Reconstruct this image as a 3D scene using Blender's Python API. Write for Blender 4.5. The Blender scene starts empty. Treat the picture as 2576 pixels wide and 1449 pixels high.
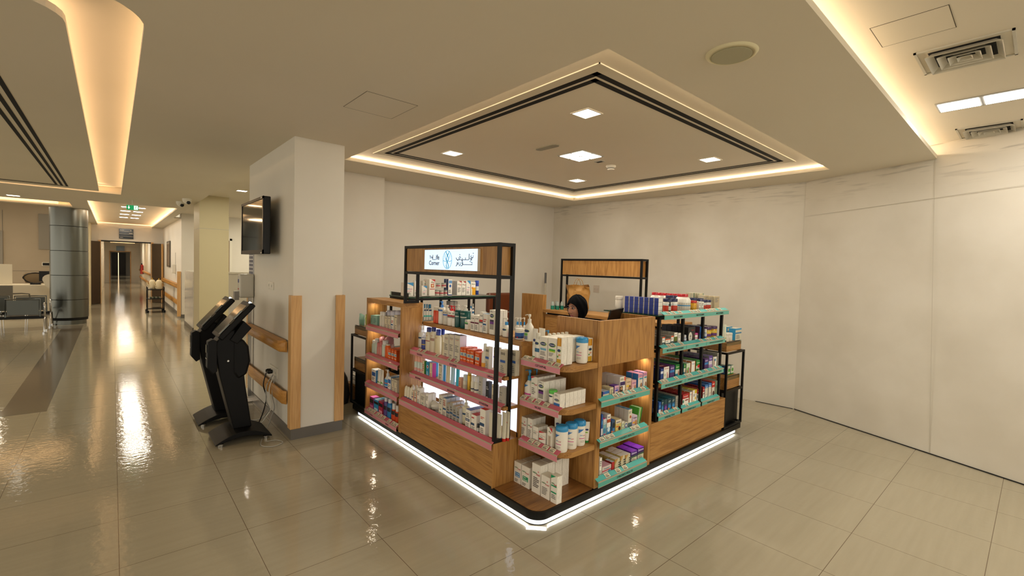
import bpy, math, random
from math import sin, cos, pi, radians
from mathutils import Vector, Matrix

EXPOSURE = 0.62
WORLD_COL = (1.0, .92, .77, 1); WORLD_STR = 1.0
TRAY_W = 10; HIGH_W = 7; TROUGH_W = 6; DOWN_W = 6.5; TUBE_W = 13; BASE_W = 1.2; SHELF_W = .11
LEDW_E = .85; LEDB_E = .58; SIGN_E = .60

SC = bpy.context.scene
COL = SC.collection
# ---------------------------------------------------------------- camera
def make_camera():
    cam = bpy.data.cameras.new('camera')
    cam.sensor_fit = 'HORIZONTAL'; cam.sensor_width = 36.0
    cam.lens = 1157.36 / 2576 * 36.0
    cam.clip_start = 0.05; cam.clip_end = 200
    o = bpy.data.objects.new('camera', cam); COL.objects.link(o)
    yaw, pit, rol = .71587, .04062, .02983
    cy, sy = cos(yaw), sin(yaw)
    F = Vector((sy, cy, 0)); R = Vector((cy, -sy, 0)); U = Vector((0, 0, 1))
    F2 = F*cos(pit) - U*sin(pit); U2 = U*cos(pit) + F*sin(pit)
    R3 = R*cos(rol) + U2*sin(rol); U3 = -R*sin(rol) + U2*cos(rol)
    M = Matrix((R3, U3, -F2)).transposed().to_4x4()
    M.translation = Vector((0, 0, 1.647))
    o.matrix_world = M
    SC.camera = o
make_camera()
SC.view_settings.view_transform = 'Standard'
SC.view_settings.look = 'None'
SC.view_settings.gamma = 1.0
SC.view_settings.use_curve_mapping = False
SC.view_settings.exposure = EXPOSURE
SC.cycles.max_bounces = 7
SC.cycles.diffuse_bounces = 4
SC.cycles.glossy_bounces = 3
SC.cycles.transmission_bounces = 5
SC.cycles.transparent_max_bounces = 8
SC.cycles.sample_clamp_indirect = 6
SC.cycles.caustics_reflective = False
SC.cycles.caustics_refractive = False

W = bpy.data.worlds.new('world'); SC.world = W; W.use_nodes = True
W.node_tree.nodes['Background'].inputs[0].default_value = WORLD_COL
W.node_tree.nodes['Background'].inputs[1].default_value = WORLD_STR

def area(name, loc, sx, sy, power, col, rot=(0, 0, 0), spread=None):
    l = bpy.data.lights.new(name, 'AREA'); l.shape = 'RECTANGLE'; l.size = sx; l.size_y = sy
    l.energy = power; l.color = col
    if spread: l.spread = spread
    o = bpy.data.objects.new(name, l); COL.objects.link(o); o.location = loc; o.rotation_euler = rot
    return o
WARM = (1.0, .65, .36); WARM2 = (1.0, .77, .52); COOL = (.93, .97, 1.0); NEUT = (1.0, .91, .76)
UP = (pi, 0, 0)
# strips lying behind the lips, aimed inwards and up: +x, -x, +y, -y
AIM = {'+x': (0, -2.0, 0), '-x': (0, 2.0, 0), '+y': (2.0, 0, 0), '-y': (-2.0, 0, 0)}
for lx, ly, sx, sy, k, d_ in ((3.81, 5.19, 3.8, .02, 1.0, '-y'), (5.81, 3.3, .02, 3.6, 1.0, '-x'), (1.82, 3.3, .02, 3.6, .55, '+x'), (3.81, 1.41, 3.8, .02, .55, '+y')):
    area('cove_tray', (lx, ly, 2.842), sx, sy, TRAY_W*k, WARM2, AIM[d_])
area('cove_high', (2.6, .83, 2.85), 7.0, .02, HIGH_W, WARM2, AIM['-y'])
area('cove_trough', (.23, 7.0, 2.845), .02, 8.2, TROUGH_W, WARM, AIM['-x'])
area('cove_trough', (-.27, 7.0, 2.845), .02, 7.6, TROUGH_W, WARM, AIM['+x'])
area('cove_trough', (-1.6, 11.2, 2.845), 3.2, .02, TROUGH_W*.5, WARM, AIM['-y'])
area('cove_trough', (-1.6, 10.76, 2.845), 3.0, .02, TROUGH_W*.5, WARM, AIM['+y'])
area('cove_corridor', (1.22, 18, 2.845), .02, 10, 18, WARM, AIM['-x'])
area('cove_corridor', (-.49, 18, 2.845), .02, 10, 18, WARM, AIM['+x'])
area('cove_corridor', (.36, 23.1, 2.845), 1.5, .02, 5, WARM, AIM['-y'])
area('cove_reception', (-3, 14.92, 2.845), 4.5, .02, 14, WARM, AIM['-y'])
# ceiling fittings: downlights over the stand and the tube fitting of the high ceiling; then added fill lamps
for x, y, p in ((2.76, 2.36, 1), (2.74, 4.18, 1), (4.75, 2.35, 1), (4.71, 4.15, 1), (3.73, 3.25, 2.6)):
    area('downlight_lamp', (x, y, 2.848), .14, .14, DOWN_W*p, NEUT)
for y, l_ in ((-.1, 1.1),):
    area('tube_and_fill_lamp', (4.6, y, 2.92), .2, l_, TUBE_W, NEUT)
area('tube_and_fill_lamp', (1.2, -1.6, 2.92), 1.2, .2, TUBE_W*1.6, NEUT)  # this and the next two: added behind the camera to bounce off the floor
area('tube_and_fill_lamp', (4.2, -2.2, 2.92), 1.2, .2, TUBE_W*1.2, NEUT)
area('tube_and_fill_lamp', (-1.6, -.6, 2.92), 1.2, .2, TUBE_W*.7, NEUT)
area('hall_fill', (-4.6, 4.2, 2.75), 1.0, 1.0, 34, NEUT); area('hall_fill', (-4.8, 9.5, 2.75), 1.0, 1.0, 34, NEUT)  # added out of view to brighten the left ceiling and column side
for y in (14, 15.6, 17.2, 18.8, 20.6):
    area('corridor_lamp', (.41, y, 2.915), .44, .10, 8, NEUT)
for y in (30, 36, 44, 52):
    area('corridor_lamp', (.5, y, 2.6), .6, .15, 16, NEUT)
area('reception_fill', (-3.2, 18.5, 3.3), 1.6, 1.6, 75, (1, .84, .62))  # warm fill added out of view over the reception
area('side_room_lamp_and_fill', (1.79, 9.64, 2.915), .15, .15, 9, (1, .92, .72)); area('side_room_lamp_and_fill', (1.775, 8.3, 2.915), .15, .15, 9, (1, .92, .72)); area('side_room_lamp_and_fill', (3.6, 14.2, 2.9), 1.2, .6, 34, (1, .92, .72)); area('side_room_lamp_and_fill', (3.6, 8, 2.9), 1.2, .6, 26, (1, .92, .72))  # two downlights, then two hidden lamps added to brighten the side room

# ---------------------------------------------------------------- materials
def lin(c):
    if isinstance(c, str):
        c = c.lstrip('#'); c = tuple(int(c[i:i+2], 16)/255 for i in (0, 2, 4))
    return tuple((v/12.92 if v <= .04045 else ((v+.055)/1.055)**2.4) for v in c[:3]) + (1.0,)
MATS = {}
def mat(name, col, rough=.5, metal=0., emit=None, estr=0., alpha=None, trans=0., coat=0., spec=None):
    if name in MATS: return MATS[name]
    m = bpy.data.materials.new(name); m.use_nodes = True
    b = m.node_tree.nodes['Principled BSDF']
    b.inputs['Base Color'].default_value = lin(col); b.inputs['Roughness'].default_value = rough
    b.inputs['Metallic'].default_value = metal
    if spec is not None: b.inputs['Specular IOR Level'].default_value = spec
    if emit: b.inputs['Emission Color'].default_value = lin(emit); b.inputs['Emission Strength'].default_value = estr
    if trans: b.inputs['Transmission Weight'].default_value = trans
    if coat: b.inputs['Coat Weight'].default_value = coat
    MATS[name] = m; return m
def M(col, rough=.45): return mat('paint_'+col.lstrip('#')+('_g' if rough < .3 else ''), col, rough)
def nodes(name, rough=.5):
    m = mat(name, '808080', rough); nt = m.node_tree
    return m, nt, nt.nodes['Principled BSDF']
def N(nt, t, **kw):
    n = nt.nodes.new(t)
    for k, v in kw.items():
        if k in n.inputs: n.inputs[k].default_value = v
        else: setattr(n, k, v)
    return n
def ramp(nt, stops):
    r = nt.nodes.new('ShaderNodeValToRGB'); e = r.color_ramp.elements
    while len(e) < len(stops): e.new(.5)
    for i, (p, c) in enumerate(stops): e[i].position = p; e[i].color = lin(c)
    return r
def wood(name, axis, dark, mid, light, rough=.42, seed=0.):
    if name in MATS: return MATS[name]
    m, nt, b = nodes(name, rough)
    tc = N(nt, 'ShaderNodeTexCoord'); mp = N(nt, 'ShaderNodeMapping'); mp2 = N(nt, 'ShaderNodeMapping')
    s = [11, 11, 11]; s[axis] = 1.1; mp.inputs['Scale'].default_value = s; mp.inputs['Location'].default_value = (seed, seed*2, seed*3)
    s = [260, 260, 260]; s[axis] = 6; mp2.inputs['Scale'].default_value = s
    nt.links.new(tc.outputs['Object'], mp.inputs[0]); nt.links.new(tc.outputs['Object'], mp2.inputs[0])
    n1 = N(nt, 'ShaderNodeTexNoise', Scale=1.0, Detail=3.0, Distortion=1.2)
    nt.links.new(mp.outputs[0], n1.inputs['Vector'])
    w = N(nt, 'ShaderNodeMath', operation='MULTIPLY'); w.inputs[1].default_value = 26
    nt.links.new(n1.outputs[0], w.inputs[0])
    sn = N(nt, 'ShaderNodeMath', operation='SINE'); nt.links.new(w.outputs[0], sn.inputs[0])
    n2 = N(nt, 'ShaderNodeTexNoise', Scale=1.0, Detail=2.0); nt.links.new(mp2.outputs[0], n2.inputs['Vector'])
    a1 = N(nt, 'ShaderNodeMath', operation='MULTIPLY_ADD'); a1.inputs[1].default_value = .11; a1.inputs[2].default_value = 0
    nt.links.new(sn.outputs[0], a1.inputs[0])
    a2 = N(nt, 'ShaderNodeMath', operation='ADD'); nt.links.new(a1.outputs[0], a2.inputs[0]); nt.links.new(n2.outputs[0], a2.inputs[1])
    r = ramp(nt, [(.25, dark), (.5, mid), (.75, light)]); nt.links.new(a2.outputs[0], r.inputs[0])
    nt.links.new(r.outputs[0], b.inputs['Base Color'])
    return m
OAK = ('8c602f', 'ab7b41', 'bb8d50')
WV = wood('oak_vertical', 2, *OAK); WX = wood('oak_along_x', 0, *OAK); WY = wood('oak_along_y', 1, *OAK)
WFX = wood('oak_floor_x', 0, '6b4520', '8d6134', 'a1743f'); BEECH = wood('beech', 2, 'c0925a', 'cc9f66', 'd4a972'); BEECHY = wood('beech_rail', 1, 'a8742e', 'bd8742', 'c9954c')
def wallmat(name, base, var, scale=1.2, rough=.75, smudge=None):
    m, nt, b = nodes(name, rough)
    tc = N(nt, 'ShaderNodeTexCoord'); n = N(nt, 'ShaderNodeTexNoise', Scale=scale, Detail=5.0)
    nt.links.new(tc.outputs['Object'], n.inputs['Vector'])
    r = ramp(nt, [(.35, var), (.62, base)]); nt.links.new(n.outputs[0], r.inputs[0])
    out = r
    if smudge:
        mp = N(nt, 'ShaderNodeMapping'); mp.inputs['Scale'].default_value = (2.2, 2.2, 26)
        nt.links.new(tc.outputs['Object'], mp.inputs[0])
        n3 = N(nt, 'ShaderNodeTexNoise', Scale=1.4, Detail=6.0); nt.links.new(mp.outputs[0], n3.inputs['Vector'])
        sep = N(nt, 'ShaderNodeSeparateXYZ'); nt.links.new(tc.outputs['Object'], sep.inputs[0])
        mr = N(nt, 'ShaderNodeMapRange'); mr.inputs['From Min'].default_value = 2.5; mr.inputs['From Max'].default_value = 2.82
        nt.links.new(sep.outputs[2], mr.inputs[0])
        r3 = ramp(nt, [(.55, '000000'), (.66, 'ffffff')]); nt.links.new(n3.outputs[0], r3.inputs[0])
        mu = N(nt, 'ShaderNodeMath', operation='MULTIPLY'); nt.links.new(mr.outputs[0], mu.inputs[0]); nt.links.new(r3.outputs[0], mu.inputs[1])
        mu2 = N(nt, 'ShaderNodeMath', operation='MULTIPLY'); mu2.inputs[1].default_value = .45; nt.links.new(mu.outputs[0], mu2.inputs[0])
        mx = N(nt, 'ShaderNodeMix', data_type='RGBA'); nt.links.new(mu2.outputs[0], mx.inputs[0])
        nt.links.new(r.outputs[0], mx.inputs[6]); mx.inputs[7].default_value = lin(smudge)
        nt.links.new(mx.outputs[2], b.inputs['Base Color'])
    else: nt.links.new(out.outputs[0], b.inputs['Base Color'])
    n2 = N(nt, 'ShaderNodeTexNoise', Scale=180.0, Detail=2.0); nt.links.new(tc.outputs['Object'], n2.inputs['Vector'])
    bp = N(nt, 'ShaderNodeBump', Strength=.08, Distance=.002); nt.links.new(n2.outputs[0], bp.inputs['Height']); nt.links.new(bp.outputs[0], b.inputs['Normal'])
    return m
WALL = wallmat('wall_paint', 'dcd7cd', 'd7d1c6'); WALLW = wallmat('wall_paint_white', 'e0dbd0', 'dcd6ca'); HOARD = wallmat('hoarding_paint', 'dbd5c8', 'cfc8b9', 1.2, .7, '7a756c')
CEIL = wallmat('ceiling_paint', 'e4dccb', 'e0d8c6', .6, .85); CEILD = wallmat('ceiling_paint_upper', 'e4dccc', 'e0d8c7', .6, .85)
GREYW = wallmat('grey_wall_paint', 'a9a79f', 'a4a299'); BEIGEP = wallmat('beige_panel', 'b3a48f', 'ae9f89')
SKIRT = mat('skirting_tile', '67635d', .35)
BLACK = mat('black_metal', '060607', .45, spec=.3); BLACKS = mat('black_plinth', '040405', .4, spec=.3); TBLK = mat('terminal_black', '030304', .5, spec=.22); DARK = mat('dark_void', '050505', .9)
SATIN = mat('black_plastic', '08080a', .38, spec=.35); CHROME = mat('chrome', 'c8c8c8', .18, 1.); STEEL = mat('brushed_steel', '6f716c', .3, 1.)
WHITEP = mat('white_plastic', 'e2ddd0', .35); WHITEG = mat('white_gloss', 'e4e0d6', .12); GREYP = mat('grey_plastic', 'a9a79f', .4)
LEDW = mat('led_panel', 'ffffff', .4, emit='dfe8ff', estr=LEDW_E); LEDB = mat('led_base_strip', 'ffffff', .4, emit='e8f0ff', estr=LEDB_E)
LAMP = mat('lamp_face', 'ffffff', .4, emit='fff6e4', estr=5.); SIGNE = mat('sign_face', 'e8f2ff', .25, emit='bfe0ff', estr=SIGN_E)
PUCK = mat('shelf_puck', 'ffffff', .4, emit='ffe6c0', estr=4.)
GLASSG = mat('glass_green_edge', '0d3a2c', .08, spec=.7); SCREEN = mat('screen_glass', '050505', .06)
PINKT = mat('ticket_pink_top', 'c75f72', .35, coat=.4); PINKF = mat('ticket_pink_front', 'd98a98', .35, coat=.4)
TEALT = mat('ticket_teal_top', '5cc4c0', .35, coat=.4); TEALF = mat('ticket_teal_front', '58b0a2', .35, coat=.4)
EDGE = mat('ticket_edge', 'b9ae98', .25, coat=.5); TAG = mat('price_tag_card', 'e8e0c6', .5); INK = mat('ink', '1d1a1a', .6); INKG = mat('ink_grey', '7a7672', .6)
GLASS = None
def glassmat():
    m = bpy.data.materials.new('clear_glass'); m.use_nodes = True; nt = m.node_tree
    b = nt.nodes['Principled BSDF']; out = nt.nodes['Material Output']
    b.inputs['Base Color'].default_value = (.85, .95, .9, 1); b.inputs['Roughness'].default_value = .04; b.inputs['IOR'].default_value = 1.45
    tr = N(nt, 'ShaderNodeBsdfTransparent'); tr.inputs[0].default_value = (.86, .95, .91, 1)
    gl = N(nt, 'ShaderNodeBsdfGlossy'); gl.inputs['Roughness'].default_value = .04
    fr = N(nt, 'ShaderNodeFresnel'); fr.inputs[0].default_value = 1.45
    mx = N(nt, 'ShaderNodeMixShader'); nt.links.new(fr.outputs[0], mx.inputs[0]); nt.links.new(tr.outputs[0], mx.inputs[1]); nt.links.new(gl.outputs[0], mx.inputs[2])
    nt.links.new(mx.outputs[0], out.inputs[0]); return m
GLASS = glassmat()
def printed(col):
    nm = 'print_'+col
    if nm in MATS: return MATS[nm]
    m, nt, b = nodes(nm, .5)
    tc = N(nt, 'ShaderNodeTexCoord'); mp = N(nt, 'ShaderNodeMapping'); mp.inputs['Scale'].default_value = (170, 170, 30)
    nt.links.new(tc.outputs['Object'], mp.inputs[0])
    n = N(nt, 'ShaderNodeTexNoise', Scale=1.0, Detail=1.0); nt.links.new(mp.outputs[0], n.inputs['Vector'])
    sep = N(nt, 'ShaderNodeSeparateXYZ'); nt.links.new(tc.outputs['Object'], sep.inputs[0])
    mu = N(nt, 'ShaderNodeMath', operation='MULTIPLY'); mu.inputs[1].default_value = 900; nt.links.new(sep.outputs[2], mu.inputs[0])
    sn = N(nt, 'ShaderNodeMath', operation='SINE'); nt.links.new(mu.outputs[0], sn.inputs[0])
    g1 = N(nt, 'ShaderNodeMath', operation='GREATER_THAN'); g1.inputs[1].default_value = .1; nt.links.new(sn.outputs[0], g1.inputs[0])
    g2 = N(nt, 'ShaderNodeMath', operation='GREATER_THAN'); g2.inputs[1].default_value = .5; nt.links.new(n.outputs[0], g2.inputs[0])
    mm = N(nt, 'ShaderNodeMath', operation='MULTIPLY'); nt.links.new(g1.outputs[0], mm.inputs[0]); nt.links.new(g2.outputs[0], mm.inputs[1])
    m3 = N(nt, 'ShaderNodeMath', operation='MULTIPLY'); m3.inputs[1].default_value = .26; nt.links.new(mm.outputs[0], m3.inputs[0])
    mx = N(nt, 'ShaderNodeMix', data_type='RGBA'); mx.inputs[6].default_value = lin(col); mx.inputs[7].default_value = lin('6a6662')
    nt.links.new(m3.outputs[0], mx.inputs[0]); nt.links.new(mx.outputs[2], b.inputs['Base Color'])
    return m
def floormat():
    m, nt, b = nodes('floor_tiles', .075)
    tc = N(nt, 'ShaderNodeTexCoord'); sep = N(nt, 'ShaderNodeSeparateXYZ'); nt.links.new(tc.outputs['Object'], sep.inputs[0])
    def line(out, off):
        a = N(nt, 'ShaderNodeMath', operation='SUBTRACT'); a.inputs[1].default_value = off; nt.links.new(out, a.inputs[0])
        d = N(nt, 'ShaderNodeMath', operation='DIVIDE'); d.inputs[1].default_value = .6; nt.links.new(a.outputs[0], d.inputs[0])
        f = N(nt, 'ShaderNodeMath', operation='FRACT'); nt.links.new(d.outputs[0], f.inputs[0])
        fl = N(nt, 'ShaderNodeMath', operation='FLOOR'); nt.links.new(d.outputs[0], fl.inputs[0])
        s = N(nt, 'ShaderNodeMath', operation='SUBTRACT'); s.inputs[1].default_value = .5; nt.links.new(f.outputs[0], s.inputs[0])
        ab = N(nt, 'ShaderNodeMath', operation='ABSOLUTE'); nt.links.new(s.outputs[0], ab.inputs[0])
        g = N(nt, 'ShaderNodeMath', operation='GREATER_THAN'); g.inputs[1].default_value = .5-.0028; nt.links.new(ab.outputs[0], g.inputs[0])
        return g, fl
    gx, fx = line(sep.outputs[0], .0216); gy, fy = line(sep.outputs[1], .1288)
    mxx = N(nt, 'ShaderNodeMath', operation='MAXIMUM'); nt.links.new(gx.outputs[0], mxx.inputs[0]); nt.links.new(gy.outputs[0], mxx.inputs[1])
    mp = N(nt, 'ShaderNodeMapping'); mp.inputs['Scale'].default_value = (1.2, 16, 1); nt.links.new(tc.outputs['Object'], mp.inputs[0])
    n = N(nt, 'ShaderNodeTexNoise', Scale=1.6, Detail=4.0); nt.links.new(mp.outputs[0], n.inputs['Vector'])
    cb = N(nt, 'ShaderNodeCombineXYZ'); nt.links.new(fx.outputs[0], cb.inputs[0]); nt.links.new(fy.outputs[0], cb.inputs[1])
    wn = N(nt, 'ShaderNodeTexWhiteNoise'); nt.links.new(cb.outputs[0], wn.inputs[0])
    ad = N(nt, 'ShaderNodeMath', operation='MULTIPLY_ADD'); ad.inputs[1].default_value = .12; nt.links.new(wn.outputs[0], ad.inputs[0]); nt.links.new(n.outputs[0], ad.inputs[2])
    r = ramp(nt, [(.3, 'a29983'), (.8, 'a9a08a')]); nt.links.new(ad.outputs[0], r.inputs[0])
    mx = N(nt, 'ShaderNodeMix', data_type='RGBA'); mx.inputs[7].default_value = lin('6a5a48')
    nt.links.new(mxx.outputs[0], mx.inputs[0]); nt.links.new(r.outputs[0], mx.inputs[6]); nt.links.new(mx.outputs[2], b.inputs['Base Color'])
    n2 = N(nt, 'ShaderNodeTexNoise', Scale=22.0, Detail=2.0, Roughness=.5); nt.links.new(tc.outputs['Object'], n2.inputs['Vector'])
    n3 = N(nt, 'ShaderNodeTexNoise', Scale=55.0, Detail=2.0); nt.links.new(tc.outputs['Object'], n3.inputs['Vector'])
    a2 = N(nt, 'ShaderNodeMath', operation='MULTIPLY_ADD'); a2.inputs[1].default_value = .18; nt.links.new(n3.outputs[0], a2.inputs[0]); nt.links.new(n2.outputs[0], a2.inputs[2])
    bp = N(nt, 'ShaderNodeBump', Strength=.11, Distance=.01); nt.links.new(a2.outputs[0], bp.inputs['Height']); nt.links.new(bp.outputs[0], b.inputs['Normal'])
    return m
FLOOR = floormat(); BAND = mat('floor_band', '6f6454', .1)

# ---------------------------------------------------------------- mesh building
IDENT = lambda p: p
LEFTF = lambda p: (p[1], -p[0], p[2])      # local (viewer's right, depth, up) for fronts that face -x
class MB:
    def __init__(s, T=IDENT): s.v = []; s.f = []; s.m = []; s.sm = []; s.mats = []; s.T = T
    def mi(s, m):
        if m not in s.mats: s.mats.append(m)
        return s.mats.index(m)
    def add(s, vs, fs, m, smooth=False):
        o = len(s.v); s.v += [s.T(p) for p in vs]; k = s.mi(m)
        for f in fs: s.f.append([i+o for i in f]); s.m.append(k); s.sm.append(smooth)
        return s
    def box(s, x0, x1, y0, y1, z0, z1, m, faces=None):
        vs = [(x0, y0, z0), (x1, y0, z0), (x1, y1, z0), (x0, y1, z0), (x0, y0, z1), (x1, y0, z1), (x1, y1, z1), (x0, y1, z1)]
        fs = [(3, 2, 1, 0), (4, 5, 6, 7), (0, 1, 5, 4), (1, 2, 6, 5), (2, 3, 7, 6), (3, 0, 4, 7)]   # bottom top front right back left
        if isinstance(m, dict):
            for k, f in zip('dtfrbl', fs): s.add(vs, [f], m.get(k, m['x']))
        else: s.add(vs, fs, m)
        return s
    def quad(s, a, b, c, d, m): return s.add([a, b, c, d], [(0, 1, 2, 3)], m)
    def prism(s, poly, z0, z1, m, mtop=None):
        n = len(poly); vs = [(x, y, z0) for x, y in poly]+[(x, y, z1) for x, y in poly]
        s.add(vs, [tuple(range(n-1, -1, -1))]+[(i, (i+1) % n, (i+1) % n+n, i+n) for i in range(n)], m)
        s.add(vs, [tuple(range(n, 2*n))], mtop or m); return s
    def loft(s, secs, m, seg=24, cx=0, cy=0, caps=True, p=1.0):
        vs = []; n = len(secs)
        for sec in secs:
            z, a, b = sec[:3]; ox = sec[3] if len(sec) > 3 else 0; oy = sec[4] if len(sec) > 4 else 0
            for i in range(seg):
                t = 2*pi*i/seg; c_, s_ = cos(t), sin(t)
                if p != 1: c_ = math.copysign(abs(c_)**p, c_); s_ = math.copysign(abs(s_)**p, s_)
                vs.append((cx+ox+a*c_, cy+oy+b*s_, z))
        fs = [(j*seg+i, j*seg+(i+1) % seg, (j+1)*seg+(i+1) % seg, (j+1)*seg+i) for j in range(n-1) for i in range(seg)]
        s.add(vs, fs, m, True)
        if caps:
            s.add(vs, [tuple(range(seg-1, -1, -1)), tuple(range((n-1)*seg, n*seg))], m)
        return s
    def cyl(s, cx, cy, z0, z1, r, m, seg=20): return s.loft([(z0, r, r), (z1, r, r)], m, seg, cx, cy)
    def tube(s, pts, r, m, seg=8, closed=False):
        pts = [Vector(p) for p in pts]; n = len(pts); vs = []
        up = Vector((0, 0, 1))
        for i, p in enumerate(pts):
            a = pts[max(0, i-1)]; b = pts[min(n-1, i+1)]; d = (b-a).normalized()
            ref = up if abs(d.z) < .9 else Vector((1, 0, 0))
            x = d.cross(ref).normalized(); y = d.cross(x).normalized()
            rr = r[i] if isinstance(r, (list, tuple)) else r
            for k in range(seg): t = 2*pi*k/seg; q = p+x*cos(t)*rr+y*sin(t)*rr; vs.append(tuple(q))
        fs = [(j*seg+i, j*seg+(i+1) % seg, (j+1)*seg+(i+1) % seg, (j+1)*seg+i) for j in range(n-1) for i in range(seg)]
        s.add(vs, fs, m, True); s.add(vs, [tuple(range(seg)), tuple(range((n-1)*seg, n*seg))], m); return s
    def bar(s, p, q, w, m):
        """square bar between two points along one axis"""
        h = w/2; a = [min(p[i], q[i]) for i in range(3)]; b = [max(p[i], q[i]) for i in range(3)]
        return s.box(a[0]-(h if a[0] == b[0] else 0), b[0]+(h if a[0] == b[0] else 0), a[1]-(h if a[1] == b[1] else 0), b[1]+(h if a[1] == b[1] else 0), a[2]-(h if a[2] == b[2] else 0), b[2]+(h if a[2] == b[2] else 0), m)
    def text(s, txt, fn, m):
        """fn maps text space (0..1, 0..1) to a point"""
        vs, fs = textgeo(txt); s.add([fn(x, y) for x, y in vs], fs, m); return s
    def mesh(s, name, off=(0, 0, 0)):
        me = bpy.data.meshes.new(name)
        me.from_pydata([(x-off[0], y-off[1], z-off[2]) for x, y, z in s.v], [], s.f)
        for m in s.mats: me.materials.append(m)
        me.polygons.foreach_set('material_index', s.m); me.polygons.foreach_set('use_smooth', s.sm)
        me.update(); return me
    def build(s, name, parent=None, off=None, **kw):
        off = off if off is not None else (tuple(parent.get('_o', (0, 0, 0))) if parent else (0, 0, 0))
        o = bpy.data.objects.new(name, s.mesh(name, off)); COL.objects.link(o)
        if parent: o.parent = parent
        o['_o'] = off
        for k, v in kw.items(): o[k] = v
        return o
TXT = {}
def textgeo(t):
    if t in TXT: return TXT[t]
    c = bpy.data.curves.new('t', 'FONT'); c.body = t; c.resolution_u = 2; c.offset = .018
    o = bpy.data.objects.new('t', c); COL.objects.link(o)
    dg = bpy.context.evaluated_depsgraph_get(); me = o.evaluated_get(dg).to_mesh()
    vs = [(v.co.x, v.co.y) for v in me.vertices]; fs = [tuple(p.vertices) for p in me.polygons]
    x0 = min(v[0] for v in vs); x1 = max(v[0] for v in vs); y0 = min(v[1] for v in vs); y1 = max(v[1] for v in vs)
    vs = [((x-x0)/(x1-x0), (y-y0)/(y1-y0)) for x, y in vs]
    bpy.data.objects.remove(o); bpy.data.curves.remove(c)
    TXT[t] = (vs, fs); return TXT[t]
def root(name, label, cat, loc=(0, 0, 0), group=None):
    o = bpy.data.objects.new(name, None); COL.objects.link(o); o.location = loc; o.empty_display_size = .1
    o['label'] = label; o['category'] = cat; o['_o'] = loc
    if group: o['group'] = group
    return o
def tag(o, label, cat, group=None):
    o['label'] = label; o['category'] = cat
    if group: o['group'] = group
    return o
def struct(name, mb, parent=None):
    o = mb.build(name, parent)
    if not parent: o['kind'] = 'structure'
    return o
def single(name, mb, label, cat, loc=(0, 0, 0), group=None):
    o = mb.build(name, None, loc); o.location = loc; return tag(o, label, cat, group)
def bevel(o, w=.004, seg=2):
    md = o.modifiers.new('b', 'BEVEL'); md.width = w; md.segments = seg; md.limit_method = 'ANGLE'; return o
# ================================================================ ROOM
struct('floor', MB().box(-9, 9, -6, 66, -.1, 0, FLOOR))
b = MB(); z = .0012
b.box(-.875, -.53, 6.83, 15.05, 0, z, BAND); b.box(-9, -.875, 6.83, 7.09, 0, z, BAND); b.box(-9, -.875, 14.4, 15.05, 0, z, BAND)
struct('trim_1', b)
ZC = 2.795; LIP = .035
def slab(name, xs, ys, holes, z0, z1, m):
    b = MB(); xs = sorted(set(xs)); ys = sorted(set(ys))
    for i in range(len(xs)-1):
        j = 0
        while j < len(ys)-1:
            cx = (xs[i]+xs[i+1])/2
            def free(j): cy = (ys[j]+ys[j+1])/2; return not any(h[0] < cx < h[1] and h[2] < cy < h[3] for h in holes)
            if not free(j): j += 1; continue
            k = j
            while k+1 < len(ys)-1 and free(k+1): k += 1
            b.box(xs[i], xs[i+1], ys[j], ys[k+1], z0, z1, m); j = k+1
    return b
H_TRAY = (1.93, 5.70, 1.52, 5.08); H_TR = (-3.7, .125, 2.72, 11.1); H_COR = (-.39, 1.12, 12.9, 23.0); H_REC = (-6, -.69, 13.75, 14.84)
H_SIDE = (1.30, 8, 6.32, 16); H_HI = (-8, -.95, 14.95, 22.6)
holes = [H_TRAY, H_TR, H_COR, H_REC, H_SIDE, H_HI]
xs = [-8, 9]+[h for q in holes for h in q[:2]]; ys = [.70, 24]+[h for q in holes for h in q[2:]]
xs = [x for x in xs if -8 <= x <= 9]
b = slab('ceiling', xs, ys, holes, ZC, ZC+LIP, CEIL)
def fillet(b, x, y, sx, sy, r, z0, z1, m, n=8):
    pts = [(x, y)]+[(x+sx*r-sx*r*sin(t*pi/2/n), y+sy*r-sy*r*cos(t*pi/2/n)) for t in range(n+1)]
    if sx*sy < 0: pts = pts[::-1]
    b.prism(pts, z0, z1, m)
fillet(b, .125, 2.72, -1, 1, .28, ZC, ZC+LIP, CEIL)
# thick outer edge of the lower ceiling towards the camera
struct('ceiling', b)
# island panel of the left trough
r = .2; pts = []
x0, x1, y0, y1 = -3.4, -.17, 3.02, 10.88
for (cx, cy, a0) in ((x1-r, y0+r, -pi/2), (x1-.03, y1-.03, 0), (x0, y1, pi/2), (x0, y0, pi)):
    rr = r if a0 == -pi/2 else .03
    for k in range(7): t = a0+pi/2*k/6; pts.append((cx+rr*cos(t), cy+rr*sin(t)))
struct('ceiling', MB().prism(pts, ZC, ZC+LIP, CEIL))
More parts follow.
